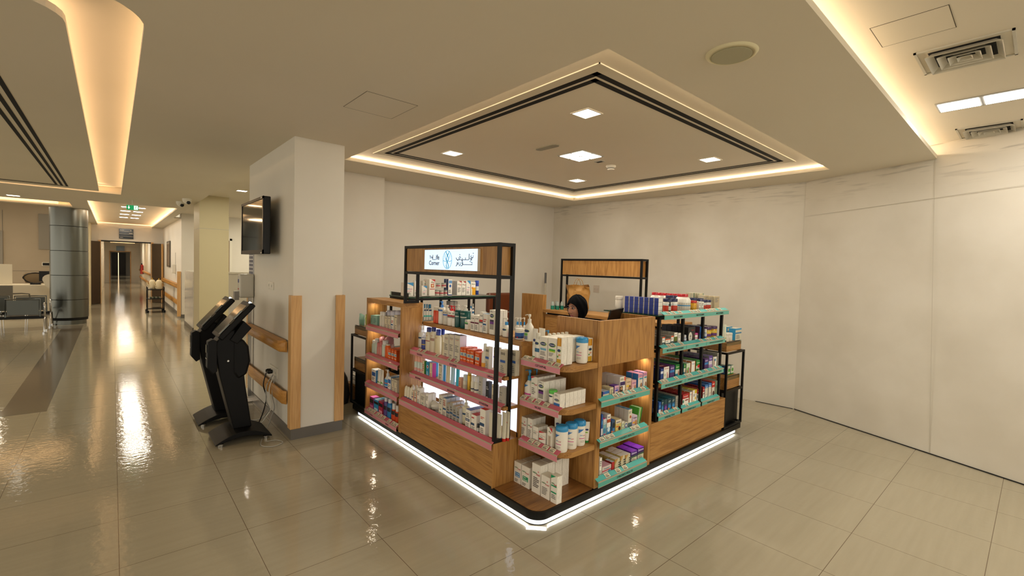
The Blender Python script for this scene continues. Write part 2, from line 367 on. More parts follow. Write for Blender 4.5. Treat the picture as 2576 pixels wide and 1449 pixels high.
# upper ceilings
b = MB()
zt = 2.863; a0, a1, c0, c1 = H_TRAY; e = .14
b.box(a0-e, a1+e, c0-e, c1+e, zt, zt+.04, CEILD)
for q in ((a0-e-.02, a0-e, c0-e, c1+e), (a1+e, a1+e+.02, c0-e, c1+e), (a0-e, a1+e, c0-e-.02, c0-e), (a0-e, a1+e, c1+e, c1+e+.02)): b.box(*q, ZC+LIP, zt+.04, CEILD)
struct('ceiling', b)
def pocket(h, e, zt, m=CEILD):
    a0, a1, c0, c1 = h; b = MB(); b.box(a0-e, a1+e, c0-e, c1+e, zt, zt+.04, m)
    for q in ((a0-e-.02, a0-e, c0-e, c1+e), (a1+e, a1+e+.02, c0-e, c1+e), (a0-e, a1+e, c0-e-.02, c0-e), (a0-e, a1+e, c1+e, c1+e+.02)): b.box(*q, ZC+LIP, zt+.04, m)
    struct('ceiling', b)
pocket(H_TR, .16, 2.93); pocket(H_COR, .16, 2.93); pocket(H_REC, .16, 2.93)
struct('ceiling', MB().box(1.30, 8, 6.32, 16.2, 2.93, 2.97, CEILD).box(1.28, 1.30, 6.32, 16, ZC+LIP, 2.97, CEIL))
# high ceiling above and behind the camera
struct('ceiling', MB().box(-8, 9, -5, .86, 2.93, 2.97, CEILD).box(-8, 9, .86, .88, ZC+LIP, 2.97, CEILD))
# main column
C0, C1, D0, D1 = 1.255, 1.71, 4.505, 6.32
struct('wall_column', MB().box(C0, C1, D0, D1, 0, ZC, WALLW))
b = MB(); s = .012
b.box(C0-s, C1+s, D0-s, D1+s, 0, .098, SKIRT); struct('baseboard_column', b)
# back wall behind the stand, stepped
struct('wall_back', MB().box(1.71, 2.70, 5.71, 6.32, 0, ZC, WALL).box(2.70, 6.3, 5.90, 6.32, 0, ZC, WALL))
struct('baseboard_back', MB().box(1.71, 2.70, 5.698, 5.71, 0, .1, WY))
# right hand partition: two hoarding panels meeting at a seam, slightly out of plumb
def wallq(name, f0, f1, c0, c1, m, t=.08):
    b = MB(); n = Vector((f1[1]-f0[1], -(f1[0]-f0[0]), 0)).normalized()*-t
    vs = [(f0[0], f0[1], 0), (f1[0], f1[1], 0), (c1[0], c1[1], 2.97), (c0[0], c0[1], 2.97)]
    vs += [(x+n.x, y+n.y, z) for x, y, z in vs]
    b.add(vs, [(0, 1, 2, 3), (7, 6, 5, 4), (0, 4, 5, 1), (1, 5, 6, 2), (2, 6, 7, 3), (3, 7, 4, 0)], m); return b
struct('wall_right', wallq('', (6.10, 5.95), (6.45, 1.96), (6.09, 5.95), (6.26, 1.89), HOARD))
struct('wall_right', wallq('', (6.45, 1.96), (5.02, -1.55), (6.25, 1.90), (5.10, -1.20), HOARD))
# dark gap strip under the hoarding
b = MB()
def strip_line(b, p, q, w, h, m):
    p = Vector(p); q = Vector(q); d = (q-p).normalized(); n = Vector((-d.y, d.x))*w
    b.prism([(p.x, p.y), (q.x, q.y), (q.x+n.x, q.y+n.y), (p.x+n.x, p.y+n.y)], 0.001, h, m)
strip_line(b, (6.436, 1.955), (5.01, -1.545), .012, .008, DARK); strip_line(b, (6.40, 2.4), (6.44, 1.97), .01, .006, DARK)
struct('trim_2', b)
# filled seams between the hoarding boards
b = MB(); fill = wallmat('filler', 'd8d0bc', 'cfc7b2', 8, .8)
p = Vector((6.137, 5.5)); 
for (ya, w) in ((4.52, .14), (3.1, .05)):
    xw = lambda y, z: 6.10+(5.95-y)/(5.95-1.96)*(.35 if z == 0 else .17)-.004
    b.quad((xw(ya, 0), ya, 0), (xw(ya-w, 0), ya-w, 0), (xw(ya-w, 1), ya-w, 2.78), (xw(ya, 1), ya, 2.78), fill)
struct('trim_3', b)
# faint board joints on the hoarding
b = MB(); JT = mat('board_joint', 'c6bfb0', .8)
def onB(t, z):      # point on the angled panel, t along it from the seam
    f = (6.45+(5.02-6.45)*t, 1.96+(-1.55-1.96)*t); c = (6.25+(5.10-6.25)*t, 1.90+(-1.20-1.90)*t); k = z/2.97
    return (f[0]+(c[0]-f[0])*k-.004, f[1]+(c[1]-f[1])*k, z)
for t_ in (.38,): b.quad(onB(t_, 0), onB(t_+.0015, 0), onB(t_+.0015, 2.85), onB(t_, 2.85), JT)
b.quad(onB(.0, 2.38), onB(.9, 2.50), onB(.9, 2.504), onB(.0, 2.384), JT)
struct('trim_8', b)
# distant part: second column, nurse counter, side room, corridor
CREAM = wallmat('cream_panel', 'cbc09c', 'c6ba95', .8, .5)
b = MB(); b.box(1.30, 1.80, 10.93, 11.75, 0, 2.93, CREAM); struct('wall_column', b)
struct('baseboard_column', MB().box(1.29, 1.81, 10.92, 11.76, 0, .11, SKIRT))
struct('trim_4', MB().box(1.298, 1.802, 10.928, 11.76, 2.27, 2.276, GREYP))
b = MB(); b.box(1.38, 1.62, 12.6, 14.2, 0, 1.37, WHITEG); b.box(1.62, 4.6, 12.6, 12.75, 0, 1.34, WALLW); b.box(1.62, 4.6, 12.56, 12.82, 1.34, 1.38, WHITEP)
struct('wall_nurse', b)
struct('baseboard_nurse', MB().box(1.37, 4.6, 12.59, 14.21, 0, .1, SKIRT))
b = MB(); b.box(1.46, 1.75, 15.8, 22, 0, 2.94, WALLW); struct('wall_corridor', b)
b = MB(); b.box(1.75, 5, 15.8, 16, 0, 2.93, WALL); struct('wall_side', b)
struct('wall_side', MB().box(4.6, 4.8, 6.32, 15.8, 0, 2.93, WALL))
struct('wall_side', MB().box(1.71, 4.8, 6.32, 6.36, 0, 2.93, WALL))
struct('baseboard_corridor', MB().box(1.445, 1.76, 15.79, 22, 0, .1, SKIRT))
# door frame in the side room
b = MB()
for q in ((1.80, 1.86, 15.76, 15.8, 0, 2.3), (2.62, 2.68, 15.76, 15.8, 0, 2.3), (1.80, 2.68, 15.76, 15.8, 2.24, 2.3)): b.box(*q, WHITEP)
b.box(1.86, 2.62, 15.77, 15.8, 0, 2.24, mat('door_leaf', 'a28d74', .5)); struct('door_1', b)
# corridor end wall with opening
b = MB(); YD = 22
b.box(-.95, -.30, YD, YD+.2, 0, 2.86, WALL); b.box(1.10, 1.75, YD, YD+.2, 0, 2.86, WALL); b.box(-.30, 1.10, YD, YD+.2, 2.24, 2.86, WALL); struct('wall_end', b)
b = MB(); b.box(-.30, 1.10, YD-.02, YD+.22, 2.21, 2.25, BLACK); struct('trim_5', b)
def leaf(name, x, y, ang, w, sgn):
    b = MB(); b.box(0, sgn*w if sgn > 0 else 0, 0, .05, 0.01, 2.2, mat('door_leaf_dark', '4a3c2e', .5)) if sgn > 0 else b.box(-w, 0, 0, .05, .01, 2.2, mat('door_leaf_dark', '4a3c2e', .5))
    b.box(*( (w-.012, w+.02) if sgn > 0 else (-w-.02, -w+.012)), -.003, .053, .01, 2.2, BEECH)
    o = b.build(name, None, (0, 0, 0)); o.location = (x, y, 0); o.rotation_euler = (0, 0, ang); o['kind'] = 'structure'
    h = MB().tube([(sgn*(w-.12), -.02, .95), (sgn*(w-.12), -.06, .95), (sgn*(w-.12), -.06, 1.2), (sgn*(w-.12), -.02, 1.2)], .012, CHROME).build('door_handle', o, (0, 0, 0)); return o
leaf('door_2', -.36, 21.9, radians(-122), .5, 1)
leaf('door_3', 1.16, 21.9, radians(122), .5, -1)
b = MB(); b.box(-.37, -.30, 21.88, 22.0, 0, 2.25, BEECH).box(1.10, 1.17, 21.88, 22.0, 0, 2.25, BEECH); struct('trim_9', b)
# inner corridor
b = MB(); b.box(-.55, -.38, 22.2, 62, 0, 2.7, WALLW); struct('wall_corridor', b)
b = MB(); b.box(1.42, 1.6, 22.2, 62, 0, 2.7, WALLW); struct('wall_corridor', b)
b = MB()
for (a, c) in ((22.2, 26), (33, 34.5), (41.5, 62)): b.box(-.6, 1.6, a, c, 2.62, 2.7, CEIL)
b.box(-.6, -.1, 26, 41.5, 2.62, 2.7, CEIL); b.box(1.15, 1.6, 26, 41.5, 2.62, 2.7, CEIL); b.box(-.6, 1.6, 22.2, 62, 2.8, 2.84, CEILD); struct('ceiling', b)
for y in (27.5, 32.5, 35.5, 41): area('cove_corridor', (.52, y, 2.68), 1.2, .1, 40, WARM2, UP)
b = MB(); b.box(-.6, -.12, 40, 40.15, 0, 2.62, WALLW); b.box(.92, 1.6, 40, 40.15, 0, 2.62, WALLW); b.box(-.12, .92, 40, 40.15, 2.03, 2.62, WALLW); struct('wall_end', b)
b = MB(); b.box(-.6, 1.6, 58, 58.2, 0, 2.62, WALL); struct('wall_end', b)
b = MB(); dk = mat('far_door', '2b241e', .4); b.box(-.05, .42, 57.9, 58, 0, 2.1, dk); b.box(.47, .98, 57.9, 58, 0, 2.1, dk); b.box(.42, .47, 57.95, 58, 0, 2.1, mat('door_gap', 'ffffff', .5, emit='e8c89a', estr=1.4)); struct('door_4', b)  # glowing strip stands in for light showing between the leaves
b = MB()
for x in (-.15, .9): b.box(x, x+.05, 39.96, 40.2, 0, 2.06, BEECH)
b.box(-.15, .95, 39.96, 40.2, 2.03, 2.08, BEECH); struct('trim_6', b)
# reception back wall with panels
b = MB(); b.box(-9, -.55, 22.5, 22.7, 0, 3.35, BEIGEP); struct('wall_reception', b)
PGREY = mat('wall_panel_grey', '8d867a', .5); b = MB()
for q in ((-1.89, -1.59, 1.85, 3.05), (-1.58, -.9, 1.2, 2.1), (-3.8, -2.72, 1.3, 2.42)): b.box(q[0], q[1], 22.46, 22.5, q[2], q[3], PGREY)
b.box(-9, -.9, 22.49, 22.5, 1.1, 1.107, INKG); b.box(-2.73, -2.72, 22.49, 22.5, 1.1, 3.1, INKG); b.box(-1.59, -1.585, 22.49, 22.5, .8, 3.1, INKG); struct('trim_7', b)
b = MB(); b.box(-.95, -.55, 20.9, 22.6, 0, 2.86, CREAM); struct('wall_reception', b)
struct('ceiling', MB().box(-9, -.9, 14.95, 22.7, 3.35, 3.4, CEIL).box(-9, -.93, 14.93, 14.95, ZC+LIP, 3.4, CEIL).box(-.95, -.93, 14.95, 20.9, ZC+LIP, 3.4, CEIL))
# ---------------- guards, handrails
def guard(nm, x0, x1, y0, y1, label):
    b = MB(); b.box(x0, x1, y0, y1, .1, 1.345, BEECH); o = single(nm, b, label, 'corner guard', (x0, y0, 0)); bevel(o, .008, 2); return o
g = MB(); g.prism([(C0-.022, D0-.022), (C0+.072, D0-.022), (C0+.072, D0-.001), (C0-.001, D0-.001), (C0-.001, D0+.07), (C0-.022, D0+.07)], .1, 1.345, BEECH)
bevel(single('corner_guard', g, 'beech corner guard on the near left edge of the big white column', 'corner guard', (C0, D0, 0)), .006)
g = MB(); g.prism([(C1-.068, D0-.022), (C1+.022, D0-.022), (C1+.022, D0+.07), (C1+.001, D0+.07), (C1+.001, D0-.001), (C1-.068, D0-.001)], .1, 1.345, BEECH)
bevel(single('corner_guard', g, 'beech corner guard on the right edge of the big white column', 'corner guard', (C1, D0, 0)), .006)
g = MB(); g.box(C0-.022, C0-.001, D1-.05, D1+.02, .1, 1.345, BEECH)
bevel(single('corner_guard', g, 'beech corner guard on the far edge of the big white column', 'corner guard', (C0, D1, 0)), .006)
g = MB(); g.box(1.36, 1.445, 15.76, 15.785, .05, 1.31, BEECH).box(1.43, 1.445, 15.78, 15.9, .05, 1.31, BEECH)
single('corner_guard', g, 'distant beech corner guard at the start of the corridor wall', 'corner guard', (1.4, 15.8, 0))
def rail_section(x, zc, h, out):
    """closed rounded profile in x,z: face sticks out to -x"""
    p = []
    for k in range(9): t = -pi/2+pi*k/8; p.append((x-out*.55-out*.45*cos(t), zc+h/2*sin(t)))
    return p+[(x, zc+h/2), (x, zc-h/2)]
def handrail(name, x, y0, y1, z, h, out, label, lip=True):
    r_ = root(name, label, 'handrail', (x, y0, 0))
    prof = rail_section(x-.035, z, h, out); n = len(prof); ys_ = [y0, y0+.05, y1]; b = MB(); vs = []
    for j, y in enumerate(ys_):
        for (px, pz) in prof: vs.append((px if j else x-.004+(px-x)*.35, y, pz))
    fs = [(j*n+i, j*n+(i+1) % n, (j+1)*n+(i+1) % n, (j+1)*n+i) for j in range(2) for i in range(n)]
    b.add(vs, fs, BEECHY, True); b.add(vs, [tuple(range(n)), tuple(range(2*n, 3*n))], BEECHY)
    b.build('rail', r_)
    if lip: MB().box(x-.035-out*1.05, x-.02, y0+.03, y1, z+h/2-.012, z+h/2+.01, BEECHY).build('top_lip', r_)
    for yb in (y0+.25, (y0+y1)/2, y1-.2): MB().box(x-.036, x-.001, yb-.02, yb+.02, z-.03, z+.03, GREYP).build('bracket', r_)
handrail('wall_handrail', C0, 4.62, 6.26, .855, .10, .055, 'beech handrail on the side of the big white column')
handrail('wall_bumper_rail', C0, 4.62, 6.26, .37, .125, .02, 'flat beech bumper rail low on the side of the big white column', False)
handrail('wall_handrail', 1.46, 15.95, 21.8, .88, .12, .06, 'distant beech handrail on the corridor wall behind the trolley')
handrail('wall_bumper_rail', 1.46, 15.95, 21.8, .40, .14, .02, 'distant beech bumper rail below the corridor handrail', False)
handrail('wall_handrail', 1.42, 22.6, 39.5, .88, .12, .05, 'beech handrail far down the corridor beyond the doors', False)
handrail('wall_bumper_rail', 1.42, 22.6, 39.5, .42, .14, .02, 'beech bumper rail far down the corridor beyond the doors', False)
# ---------------- ceiling fittings
def downlight(x, y, z, label, grp, s=.155):
    t = root('ceiling_downlight', label, 'ceiling light', (x, y, z), grp)
    h = s/2; b = MB()
    for q in ((-h-.012, h+.012, -h-.012, -h), (-h-.012, h+.012, h, h+.012), (-h-.012, -h, -h, h), (h, h+.012, -h, h)): b.box(x+q[0], x+q[1], y+q[2], y+q[3], z-.006, z, WHITEP)
    b.build('frame', t); MB().box(x-h, x+h, y-h, y+h, z-.003, z-.001, LAMP).build('diffuser', t)
    return t
for x, y, w in ((2.76, 2.36, 'nearest the camera'), (2.74, 4.18, 'on the left of the tray'), (4.75, 2.35, 'on the right of the tray'), (4.71, 4.15, 'at the back of the tray')):
    downlight(x, y, 2.863, 'small square downlight %s, above the stand' % w, 'single downlights in the ceiling tray')
t = root('ceiling_light_cluster', 'cluster of four square lamps in the middle of the ceiling tray', 'ceiling light', (3.73, 3.25, 2.863))
MB().box(3.73-.175, 3.73+.175, 3.25-.175, 3.25+.175, 2.857, 2.863, GREYP).build('frame', t)
for a in (-1, 1):
    for c in (-1, 1): MB().box(3.73+a*.083-.07, 3.73+a*.083+.07, 3.25+c*.083-.07, 3.25+c*.083+.07, 2.853, 2.8565, LAMP).build('lamp', t)
def slots(b, x0, x1, y0, y1, z, w, k, gap, lab):
    for i in range(k):
        o = i*(w+gap); a, c, d, e = x0+o, x1-o, y0+o, y1-o
        for q in ((a, c, d, d+w), (a, c, e-w, e), (a, a+w, d, e), (c-w, c, d, e)): b.box(*q, z-.0015, z, DARK)
t = root('slot_diffuser', 'square loop of twin black air slots around the ceiling tray', 'air vent', (3.77, 3.29, 2.863))
b = MB(); slots(b, 2.232, 5.313, 1.837, 4.738, 2.863, .044, 2, .024, ''); b.build('slot', t)
b = MB()
for q in ((2.14, 5.40, 1.745, 1.752), (2.14, 5.40, 4.828, 4.835), (2.14, 2.147, 1.745, 4.835), (5.393, 5.40, 1.745, 4.835)): b.box(*q, 2.856, 2.863, CEILD)
b.build('frame_bead', t)
t = root('slot_diffuser', 'black triple air slots on the far left ceiling panel', 'air vent', (-1.5, 7, ZC)); b = MB()
slots(b, -3.2, -.54, 3.6, 10.62, ZC, .03, 3, .03, ''); b.build('slot', t)
# speaker
t = root('ceiling_speaker', 'round cream ceiling speaker with mesh grille', 'speaker', (2.42, 1.11, ZC))
MB().loft([(ZC-.012, .098, .098), (ZC-.014, .094, .094), (ZC-.008, .120, .120), (ZC, .126, .126)][::1], mat('speaker_rim', 'e4dcb8', .45), 40, 2.42, 1.11).build('rim', t)
MB().cyl(2.42, 1.11, ZC-.015, ZC-.008, .097, mat('speaker_mesh', 'b4b095', .7), 40).build('grille', t)
def hatch(x0, x1, y0, y1, z, label):
    b = MB(); w = .003; L = mat('hatch_gap', '4c4436', .8)
    for q in ((x0, x1, y0, y0+w), (x0, x1, y1-w, y1), (x0, x0+w, y0, y1), (x1-w, x1, y0, y1)): b.box(*q, z-.001, z, L)
    o = b.build('panel_gap', None); t = root('ceiling_access_panel', label, 'access panel', (x0, y0, z)); o.parent = t; 
    for v in o.data.vertices: v.co -= Vector((x0, y0, z))
    MB().box(x0+w, x1-w, y0+w, y1-w, z-.0008, z, CEIL).build('panel', t)
hatch(1.275, 1.655, 2.985, 3.40, ZC, 'square access panel in the plain ceiling left of the tray')
hatch(2.925, 3.21, .345, .642, 2.93, 'access panel in the high ceiling at the upper right')
def diffuser(x, y, w, d, z, label):
    t = root('air_diffuser', label, 'air vent', (x, y, z), 'square louvred air diffusers in the high ceiling'); VW = mat('vent_white', 'c9c5b8', .45)
    b = MB(); 
    for q in ((x-w, x+w, y-d, y-d+.012), (x-w, x+w, y+d-.012, y+d), (x-w, x-w+.012, y-d, y+d), (x+w-.012, x+w, y-d, y+d)): b.box(*q, z-.008, z, VW)
    b.build('frame', t)
    MB().box(x-w*.72, x+w*.72, y-d*.72, y+d*.72, z-.002, z-.001, DARK).build('duct_opening', t)
    for k, s_ in enumerate((.78, .55, .34, .16)):
        b = MB(); a, c = w*s_, d*s_; ii, jj = a-.028, c-.028
        o1 = [(x-a, y-c), (x+a, y-c), (x+a, y+c), (x-a, y+c)]; o2 = [(x-ii, y-jj), (x+ii, y-jj), (x+ii, y+jj), (x-ii, y+jj)]
        for i in range(4):
            p, q = o1[i], o1[(i+1) % 4]; r1, r2 = o2[i], o2[(i+1) % 4]
            vs = [(*p, z-.030), (*q, z-.030), (*r2, z-.003), (*r1, z-.003)]
            vs += [(x+(a_-x)*.985, y+(b_-y)*.985, c_+.004 if c_ < z-.01 else c_) for a_, b_, c_ in vs]
            b.add(vs, [(0, 1, 2, 3), (7, 6, 5, 4), (2, 6, 7, 3), (0, 4, 5, 1)], VW)
        b.build('louvre', t)
diffuser(3.61, .345, .195, .195, 2.93, 'large louvred air diffuser in the high ceiling at upper right')
diffuser(5.52, .35, .19, .19, 2.93, 'smaller-looking louvred air diffuser beside the right wall')
for (y0_, y1_, lab) in ((.35, .56, 'short lit half of the twin tube light, nearer the slanted edge'), (-.6, .325, 'long lit half of the twin tube light, running out of the picture')):
    t = root('tube_light', lab, 'ceiling light', (4.6, y0_, 2.93), 'recessed tube lights in the high ceiling')
    MB().box(4.49, 4.735, y0_-.012, y1_+.012, 2.924, 2.93, GREYP).build('housing', t)
    MB().box(4.515, 4.71, y0_, y1_, 2.921, 2.9235, mat('tube_face', 'ffffff', .4, emit='ffffff', estr=9.)).build('diffuser', t)
# smoke detector, emergency light, small grille
t = root('smoke_detector', 'round white smoke detector in the ceiling tray', 'smoke detector', (4.31, 3.295, 2.863))
MB().loft([(2.863, .055, .055), (2.85, .055, .055), (2.845, .046, .046), (2.822, .04, .04), (2.815, .03, .03)][::-1], WHITEP, 24, 4.31, 3.295).build('body', t)
MB().loft([(2.828, .0425, .0425), (2.834, .044, .044)], DARK, 24, 4.31, 3.295).build('vent_ring', t)
b = MB(); pts = [(3.25+.045*cos(a)+(.0 if abs(a) > 9 else 0), 3.27+(.1 if sin(a) > 0 else -.1)+.045*sin(a)) for a in [k*pi/8 for k in range(16)]]
t = root('emergency_light', 'long oval emergency light in the ceiling tray', 'emergency light', (3.25, 3.27, 2.863))
b.prism(pts, 2.855, 2.863, mat('emergency_body', '8f8a78', .4)); b.build('lens', t)
t = root('sensor_plate', 'small grey sensor plate beside the lamp cluster', 'sensor', (4.06, 3.26, 2.863)); MB().box(4.03, 4.09, 3.21, 3.31, 2.857, 2.863, GREYP).build('plate', t); MB().box(4.045, 4.075, 3.225, 3.295, 2.855, 2.857, DARK).build('slot', t)
# far ceiling lights
for k, y in enumerate((13.9, 15.2, 16.5, 17.8, 19.2)):
    for s_ in (0, 1):
        xx = .18+s_*.27; b = MB(); b.box(xx, xx+.2, y, y+.12, 2.924, 2.93, LAMP)
        single('strip_light', b, 'thin strip light in the corridor ceiling recess, %s of pair %d from the camera' % (('left', 'right')[s_], k+1), 'ceiling light', (xx, y, 2.93), 'paired strip lights in the corridor recess')
downlight(-1.45, 13.2, ZC, 'square downlight above the reception waiting bench', None, .17)
downlight(1.79, 10.64-1, 2.93, 'square downlight just right of the cream column', None, .15)
downlight(1.775, 8.3, 2.93, 'square downlight beside the wall television', None, .15)
# exit sign
t = root('exit_sign', 'green exit sign with arrow and running figure hanging from the ceiling', 'exit sign', (.31, 11.9, 2.66))
GRN = mat('exit_green', '0f8a4f', .4, emit='0f8a4f', estr=.6); EXW = mat('exit_white', 'f2fff4', .4, emit='eaffea', estr=.9)
MB().box(.215, .40, 11.9, 11.93, 2.60, 2.69, GRN).build('panel', t); MB().box(.225, .39, 11.905, 11.925, 2.69, 2.71, WHITEP).box(.30, .315, 11.91, 11.92, 2.71, ZC, WHITEP).build('hanger', t)
b = MB(); y_ = 11.899
b.quad((.247, y_, 2.68), (.247, y_, 2.645), (.257, y_, 2.645), (.257, y_, 2.68), EXW); b.add([(.235, y_, 2.65), (.252, y_, 2.612), (.269, y_, 2.65)], [(0, 1, 2)], EXW); b.build('arrow', t)
b = MB(); b.box(.33, .39, y_, y_+.001, 2.607, 2.685, EXW); b.build('door_symbol', t)
b = MB(); y2 = 11.8965
b.cyl(0, 0, 0, .001, .008, GRN, 10); b.v = [(.362+v[0], y2, 2.668+v[1]) for v in b.v]
for p, q in (((.358, 2.658), (.35, 2.635)), ((.358, 2.655), (.375, 2.645)), ((.35, 2.637), (.365, 2.622)), ((.365, 2.622), (.36, 2.61)), ((.35, 2.637), (.338, 2.622)), ((.358, 2.655), (.34, 2.65))): b.tube([(p[0], y2, p[1]), (q[0], y2, q[1])], .0035, GRN, 6)
b.build('running_figure', t)
# dome cameras
for x, y, lab in ((1.07, 10.66, 'white dome camera with black lens nearest the cream column'), (1.03, 11.3, 'second white dome camera further down the ceiling')):
    t = root('security_camera', lab, 'camera', (x, y, ZC)); MB().loft([(ZC, .075, .075), (ZC-.03, .075, .075), (ZC-.07, .06, .06), (ZC-.1, .03, .03)][::-1], WHITEP, 20, x, y).build('housing', t)
    MB().loft([(ZC-.105, .012, .012, .02, -.045), (ZC-.085, .035, .035, .02, -.045), (ZC-.05, .03, .03, .02, -.045)], SATIN, 16, x, y).build('lens', t)
# ================================================================ RETAIL STAND
KX0, KY0, KX1, KY1 = 2.03, 2.03, 5.05, 5.05
PZ = .085
def rounded(x0, x1, y0, y1, r, corner_only=True, n=10):
    pts = []
    for k in range(n+1): t = pi+pi/2*k/n; pts.append((x0+r+r*cos(t), y0+r+r*sin(t)))
    return pts+[(x1, y0), (x1, y1), (x0, y1)]
t = root('stand_plinth', 'black plinth of the pharmacy stand with a glowing white strip underneath', 'plinth', (KX0, KY0, 0))
b = MB()
def runs(b, i, z0, z1):
    b.prism([(x, y) for x, y in rounded(KX0+i, 2.65, KY0+i, KY1-.05-i, .10)], z0, z1, BLACKS)
    b.box(2.65, KX1-i, KY0+i, 2.66, z0, z1, BLACKS); b.box(4.56, KX1-i, 2.66, 5.0, z0, z1, BLACKS); b.box(2.65, 3.45, 4.18, 5.0, z0, z1, BLACKS)
runs(b, 0, .034, PZ); b.build('plinth_body', t)
def ledstrip(off, z0, z1, m):
    outer = rounded(KX0+off, KX1-.10, KY0+off, KY1-.2, .10-off)
    b = MB(); path = [(KX0+off, KY1-.2)]+outer[:11]+[(KX1-.12, KY0+off)]
    vs = []; w = .006
    for i, (x, y) in enumerate(path):
        vs += [(x, y, z0), (x, y, z1)]
    b.add(vs, [(2*i+2, 2*i, 2*i+1, 2*i+3) for i in range(len(path)-1)], m); return b
ledstrip(.003, .006, .032, LEDB).build('light_strip', t)
ledstrip(.0025, .0005, .006, mat('strip_edge', '20262a', .3)).build('strip_edge', t)
b = MB(); runs(b, .06, 0, .034); b.build('foot', t)
# lamps of the base strip: light thrown on the floor around the plinth
def floorlamp(x, y, sx, sy, rot, p):
    return area('base_strip_lamp', (x, y, .016), sx, sy, p, COOL, rot)
floorlamp(KX0-.004, 3.45, .014, 2.7, (0, radians(62), 0), BASE_W)
floorlamp(3.5, KY0-.004, 2.75, .014, (radians(-62), 0, 0), BASE_W)
floorlamp(KX0+.022, KY0+.022, .014, .13, (0, radians(62), pi/4), BASE_W*.05)
# wooden deck at the open corner
o = single('corner_deck', MB().prism([(x, y) for x, y in rounded(KX0+.016, 2.6, KY0+.016, 2.48, .09)], PZ, PZ+.004, WFX), 'dark oak deck board at the open front corner of the stand', 'deck', (KX0, KY0, PZ))

def ticket_strip(parent, T, a0, a1, b0, zf, top, front, texts=(), tags=(), fh=.040, depth=.042):
    """sloped ticket holder: fold at depth b0; a = viewer's right"""
    b = MB(T); rise = .020; th = .003
    b.add([(a0, b0, zf), (a1, b0, zf), (a1, b0+depth, zf+rise), (a0, b0+depth, zf+rise), (a0, b0+.002, zf-th), (a1, b0+.002, zf-th), (a1, b0+depth, zf+rise-th), (a0, b0+depth, zf+rise-th)],
          [(0, 1, 2, 3), (7, 6, 5, 4), (1, 5, 6, 2), (0, 3, 7, 4), (2, 6, 7, 3)], top)
    b.box(a0, a1, b0, b0+.003, zf-fh, zf-.004, front)
    b.box(a0-.001, a1+.001, b0-.002, b0+.004, zf-.006, zf+.003, EDGE); b.box(a0-.001, a1+.001, b0-.0015, b0+.004, zf-fh-.002, zf-fh+.001, EDGE)
    for (u, txt, tw) in texts:
        hh = .016; L = tw
        b.text(txt, lambda x, y, u=u, L=L: (u-L/2+L*x, b0-.0012, zf-.030+hh*y), INK)
    o = b.build('ticket_strip', parent)
    for u in tags:
        tb = MB(T); w = .026
        f = lambda x, y: (u+x, b0+.006+(depth-.012)*y, zf+.001+rise*y+.0015)
        tb.add([f(-w, 0), f(w, 0), f(w, 1), f(-w, 1)], [(0, 1, 2, 3)], TAG)
        def r_(x0, x1, y0, y1, m):
            q = [f(x0, y0), f(x1, y0), f(x1, y1), f(x0, y1)]; tb.add([(p[0], p[1], p[2]+.0006) for p in q], [(0, 1, 2, 3)], m)
        r_(-w*.6, w*.7, .68, .78, INKG); r_(-w*.8, w*.2, .45, .55, INKG)
        for k in range(7): r_(-w*.75+k*.0052, -w*.75+k*.0052+.003, .14, .40, INK)
        tb.build('price_tag', o)
    return o
def puck(parent, x, y, z, w=.7):
    MB().cyl(x, y, z-.008, z, .022, PUCK, 16).build('shelf_lamp', parent)
    area('shelf_lamp', (x, y, z-.010), .03, .03, w, (1, .88, .70))

# ---- pink tower (far end of the left side)
t = root('display_tower', 'tall oak display tower with four pink-edged shelves at the far left of the stand', 'shelf unit', (2.03, 3.86, PZ))
TX0, TX1 = 2.03, 2.245; TY0, TY1 = 3.875, 4.665
MB().box(TX0, TX1, TY0, TY0+.032, PZ, 1.2575, WV).build('side_panel', t)
MB().box(TX0, TX1, TY1-.032, TY1, PZ, 1.2575, WV).build('side_panel', t)
MB().box(TX0, TX1, TY0, TY1, 1.258, 1.302, WY).build('top_panel', t)
MB().box(TX0+.02, TX1, TY0+.032, TY1-.032, PZ, .10, WY).build('base_panel', t)
for k, (zf, tx, tg) in enumerate(((1.01, (), ()), (.71, (), ()), (.413, (), ()), (.128, ((-4.46, 'FILORGA', .07), (-4.10, 'ISDIN', .06)), (-4.56, -4.50, -4.44, -4.35, -4.28, -4.21, -4.09, -4.01, -3.95)))):
    MB().box(TX0+.015, TX1, TY0+.032, TY1-.032, zf-.03, zf-.002, WY).build('shelf', t)
    if k: MB().box(TX1-.012, TX1, TY0+.24 if k == 1 else TY0+.032, TY1-.032, zf+.0, zf+(.08 if k == 1 else .10), WY).build('back_rail', t)
    ticket_strip(t, LEFTF, -TY1+.036, -TY0-.036, 2.008, zf, PINKT, PINKF, tx, tg)
for z in (1.256, .978, .678, .38): puck(t, 2.10, 4.58, z, SHELF_W)

